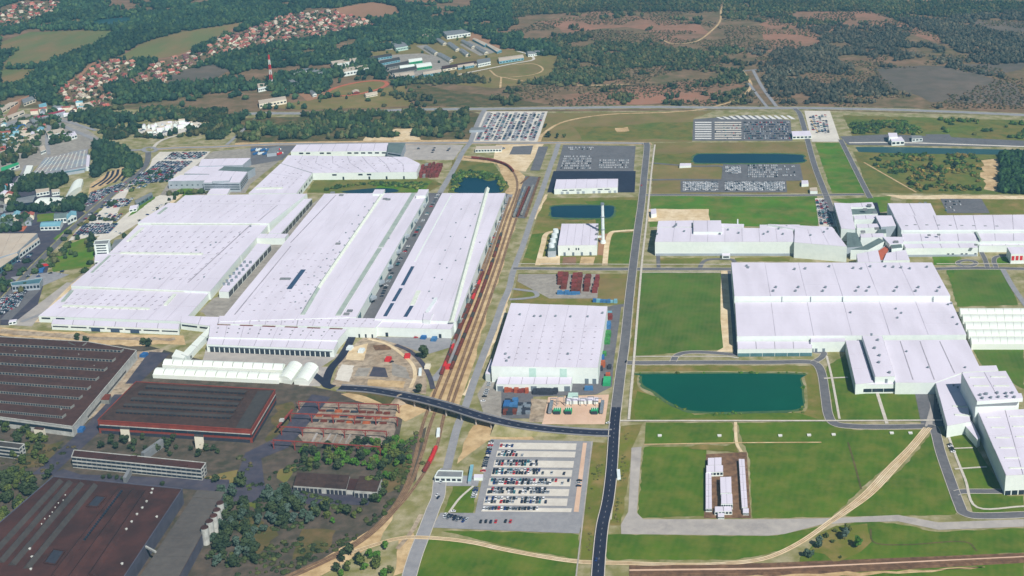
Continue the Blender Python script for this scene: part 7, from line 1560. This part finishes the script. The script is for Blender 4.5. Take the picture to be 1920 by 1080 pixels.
clump([(0, 890), (95, 895), (62, 950), (0, 990)], 9, ['dark', 'tree'], 'tree', 'in the grove left of the ridged roof', (.85, 1.15))
clump([(198, 818), (420, 838), (412, 862), (330, 858), (180, 840)], 10, ['dark'], 'dark tree', 'between the red-trimmed works and the office slab', (.5, .85), .6, 5)
clump([(160, 892), (330, 910), (330, 914), (160, 897)], 8, ['dark'], 'low dark tree', 'along the back wall of the ridged roof', (.35, .55), .75)
clump([(0, 772), (30, 785), (120, 802), (60, 806), (0, 800)], 11, ['dark', 'tree'], 'tree', 'below the front wall of the brown works', (.7, 1), .8)
clump([(95, 472), (150, 440), (176, 442), (176, 470), (150, 485), (110, 505), (85, 500)], 13, ['tree', 'tallfir', 'dark'], 'tree', 'in the small park beside the office tower', (.7, 1.2), .72, 9)
clump([(60, 500), (95, 470), (130, 440), (136, 444), (100, 478), (72, 510)], 14, ['dark', 'tree'], 'tree', 'along the street left of the park', (.8, 1.2), .7, 4)
for i in range(7): tree(318 + i * 12, 366 - i * .6, 'conifer', nth(i) + ' pale green young tree from the left before the office block', 'young trees before the office block', 1.5)
for i in range(4): tree(175 + i * 12.5, 413.5, 'dark', nth(i) + ' round dark tree from the left across the middle of the west car park', 'round trees in the west car park', .85)
clump([(322, 372), (336, 372), (222, 470), (150, 522), (140, 520), (210, 462)], 15, ['tree', 'bright'], 'street tree', 'along the left flank of the widest hall', (.5, .75), .8, 3)
clump([(104, 452), (250, 352), (258, 356), (112, 458)], 17, ['dark', 'tree'], 'avenue tree', 'along the west car park road', (.5, .8), .85, 6)
clump([(20, 545), (70, 528), (78, 534), (28, 552)], 11, ['dark'], 'tree', 'before the teal flat office at left', (.6, .9), .9, 6)
clump([(0, 500), (16, 492), (22, 540), (0, 560)], 12, ['dark'], 'dark tree', 'at the left edge above the car rows', (.7, 1.0), .9, 6)
for i, (x, y) in enumerate(((722, 108), (745, 100), (768, 92), (792, 100), (823, 118), (858, 76), (872, 72), (852, 110), (870, 130), (880, 106), (912, 108), (943, 112), (948, 110), (805, 148), (812, 152), (760, 148), (820, 146), (700, 92), (712, 96), (726, 100))):
    tree(x, y, random.choice(('dark', 'tree')), nth(i) + ' tree between the barracks sheds, counted from the far row', 'trees between the barracks sheds', random.uniform(.9, 1.3))
for i, (x, y) in enumerate(((544, 200), (572, 204), (600, 192), (650, 186), (655, 178), (690, 190), (740, 168), (720, 200), (640, 204), (560, 196), (770, 172), (762, 166))):
    tree(x, y, random.choice(('dark', 'tree')), nth(i) + ' lone tree on the dry meadow around the running track', 'lone trees around the running track', random.uniform(.8, 1.2))
mass('scattered_trees', 'scattered small trees along streets and between the farther sheds', 'trees', np.array(EXTRA), 3.4, 6.5, P_WOOD, True) if EXTRA else None
print('single trees', NT[0])

# ------------------------------------------------------------------ village houses
def house_mesh(w, l, h, rise, wall, roof):
    m = MB(); m.box(-w / 2, w / 2, -l / 2, l / 2, 0, h, 0)
    e = .9; x, y = w / 2 + e, l / 2 + e
    m.add([(-x, -y, h - .2), (0, -y, h + rise), (x, -y, h - .2), (-x, y, h - .2), (0, y, h + rise), (x, y, h - .2)], [(1, 0, 3, 4), (2, 1, 4, 5)], 1)
    m.add([(-w / 2, -l / 2, h), (w / 2, -l / 2, h), (0, -l / 2, h + rise - .3), (-w / 2, l / 2, h), (w / 2, l / 2, h), (0, l / 2, h + rise - .3)], [(0, 1, 2), (4, 3, 5)], 0)
    m.box(.8, 1.6, 1, 1.8, h + rise * .4, h + rise + .9, 0)
    return m.mesh('house', [wall, roof])
HM_ = [('red', house_mesh(10, 12, 3.0, 4.6, 'wall_plaster', 'tile_red')), ('orange', house_mesh(10, 12, 3.0, 4.4, 'wall_plaster', 'tile_orange')), ('dark brown', house_mesh(10, 13, 3, 4, 'wall_plaster', 'tile_dark')), ('red', house_mesh(11, 12, 3.4, 4.8, 'wall_cream', 'tile_red')), ('grey', house_mesh(9, 10, 4, 3, 'wall_cream', 'roof_tan'))]
nh = 0
for (where, px), sp in zip(VILL, (21, 22, 20, 22, 27, 24)):
    q = scatter(px, sp); q = q[RNG.random(len(q)) < .86]; q = off_roads(q, 4)[:]
    q = q[np.argsort(q[:, 0] / q[:, 1])]; cnt = {}
    for X, Y in q:
        cn, me = random.choice(HM_); cnt[cn] = cnt.get(cn, -1) + 1; nh += 1
        o = link('house', me, None, (X, Y, 0), random.choice((-.62, .95)) + random.uniform(-.12, .12)); sc = random.uniform(.68, 1.0); o.scale = (sc, sc, sc)
        tag(o, nth(cnt[cn]) + ' ' + cn + '-roofed house from the left on the ' + where, 'house', 'houses on the ' + where)
print('houses', nh)

# ------------------------------------------------------------------ air
hm = bpy.data.materials.new('haze_air'); hm.use_nodes = True; nt = hm.node_tree; nt.nodes.clear()
pv = nt.nodes.new('ShaderNodeVolumePrincipled'); pv.inputs['Color'].default_value = (.26, .68, 1.0, 1); pv.inputs['Density'].default_value = 7.6e-5; pv.inputs['Anisotropy'].default_value = 0.1
ou = nt.nodes.new('ShaderNodeOutputMaterial'); nt.links.new(pv.outputs[0], ou.inputs['Volume'])
m = MB(); m.box(-9300, 9300, -900, 16300, -1.5, 640); MATS['haze_air'] = hm
tag(m.build('haze', 'haze_air'), 'thin bluish air haze over the far woods and fields', 'haze', kind='stuff')
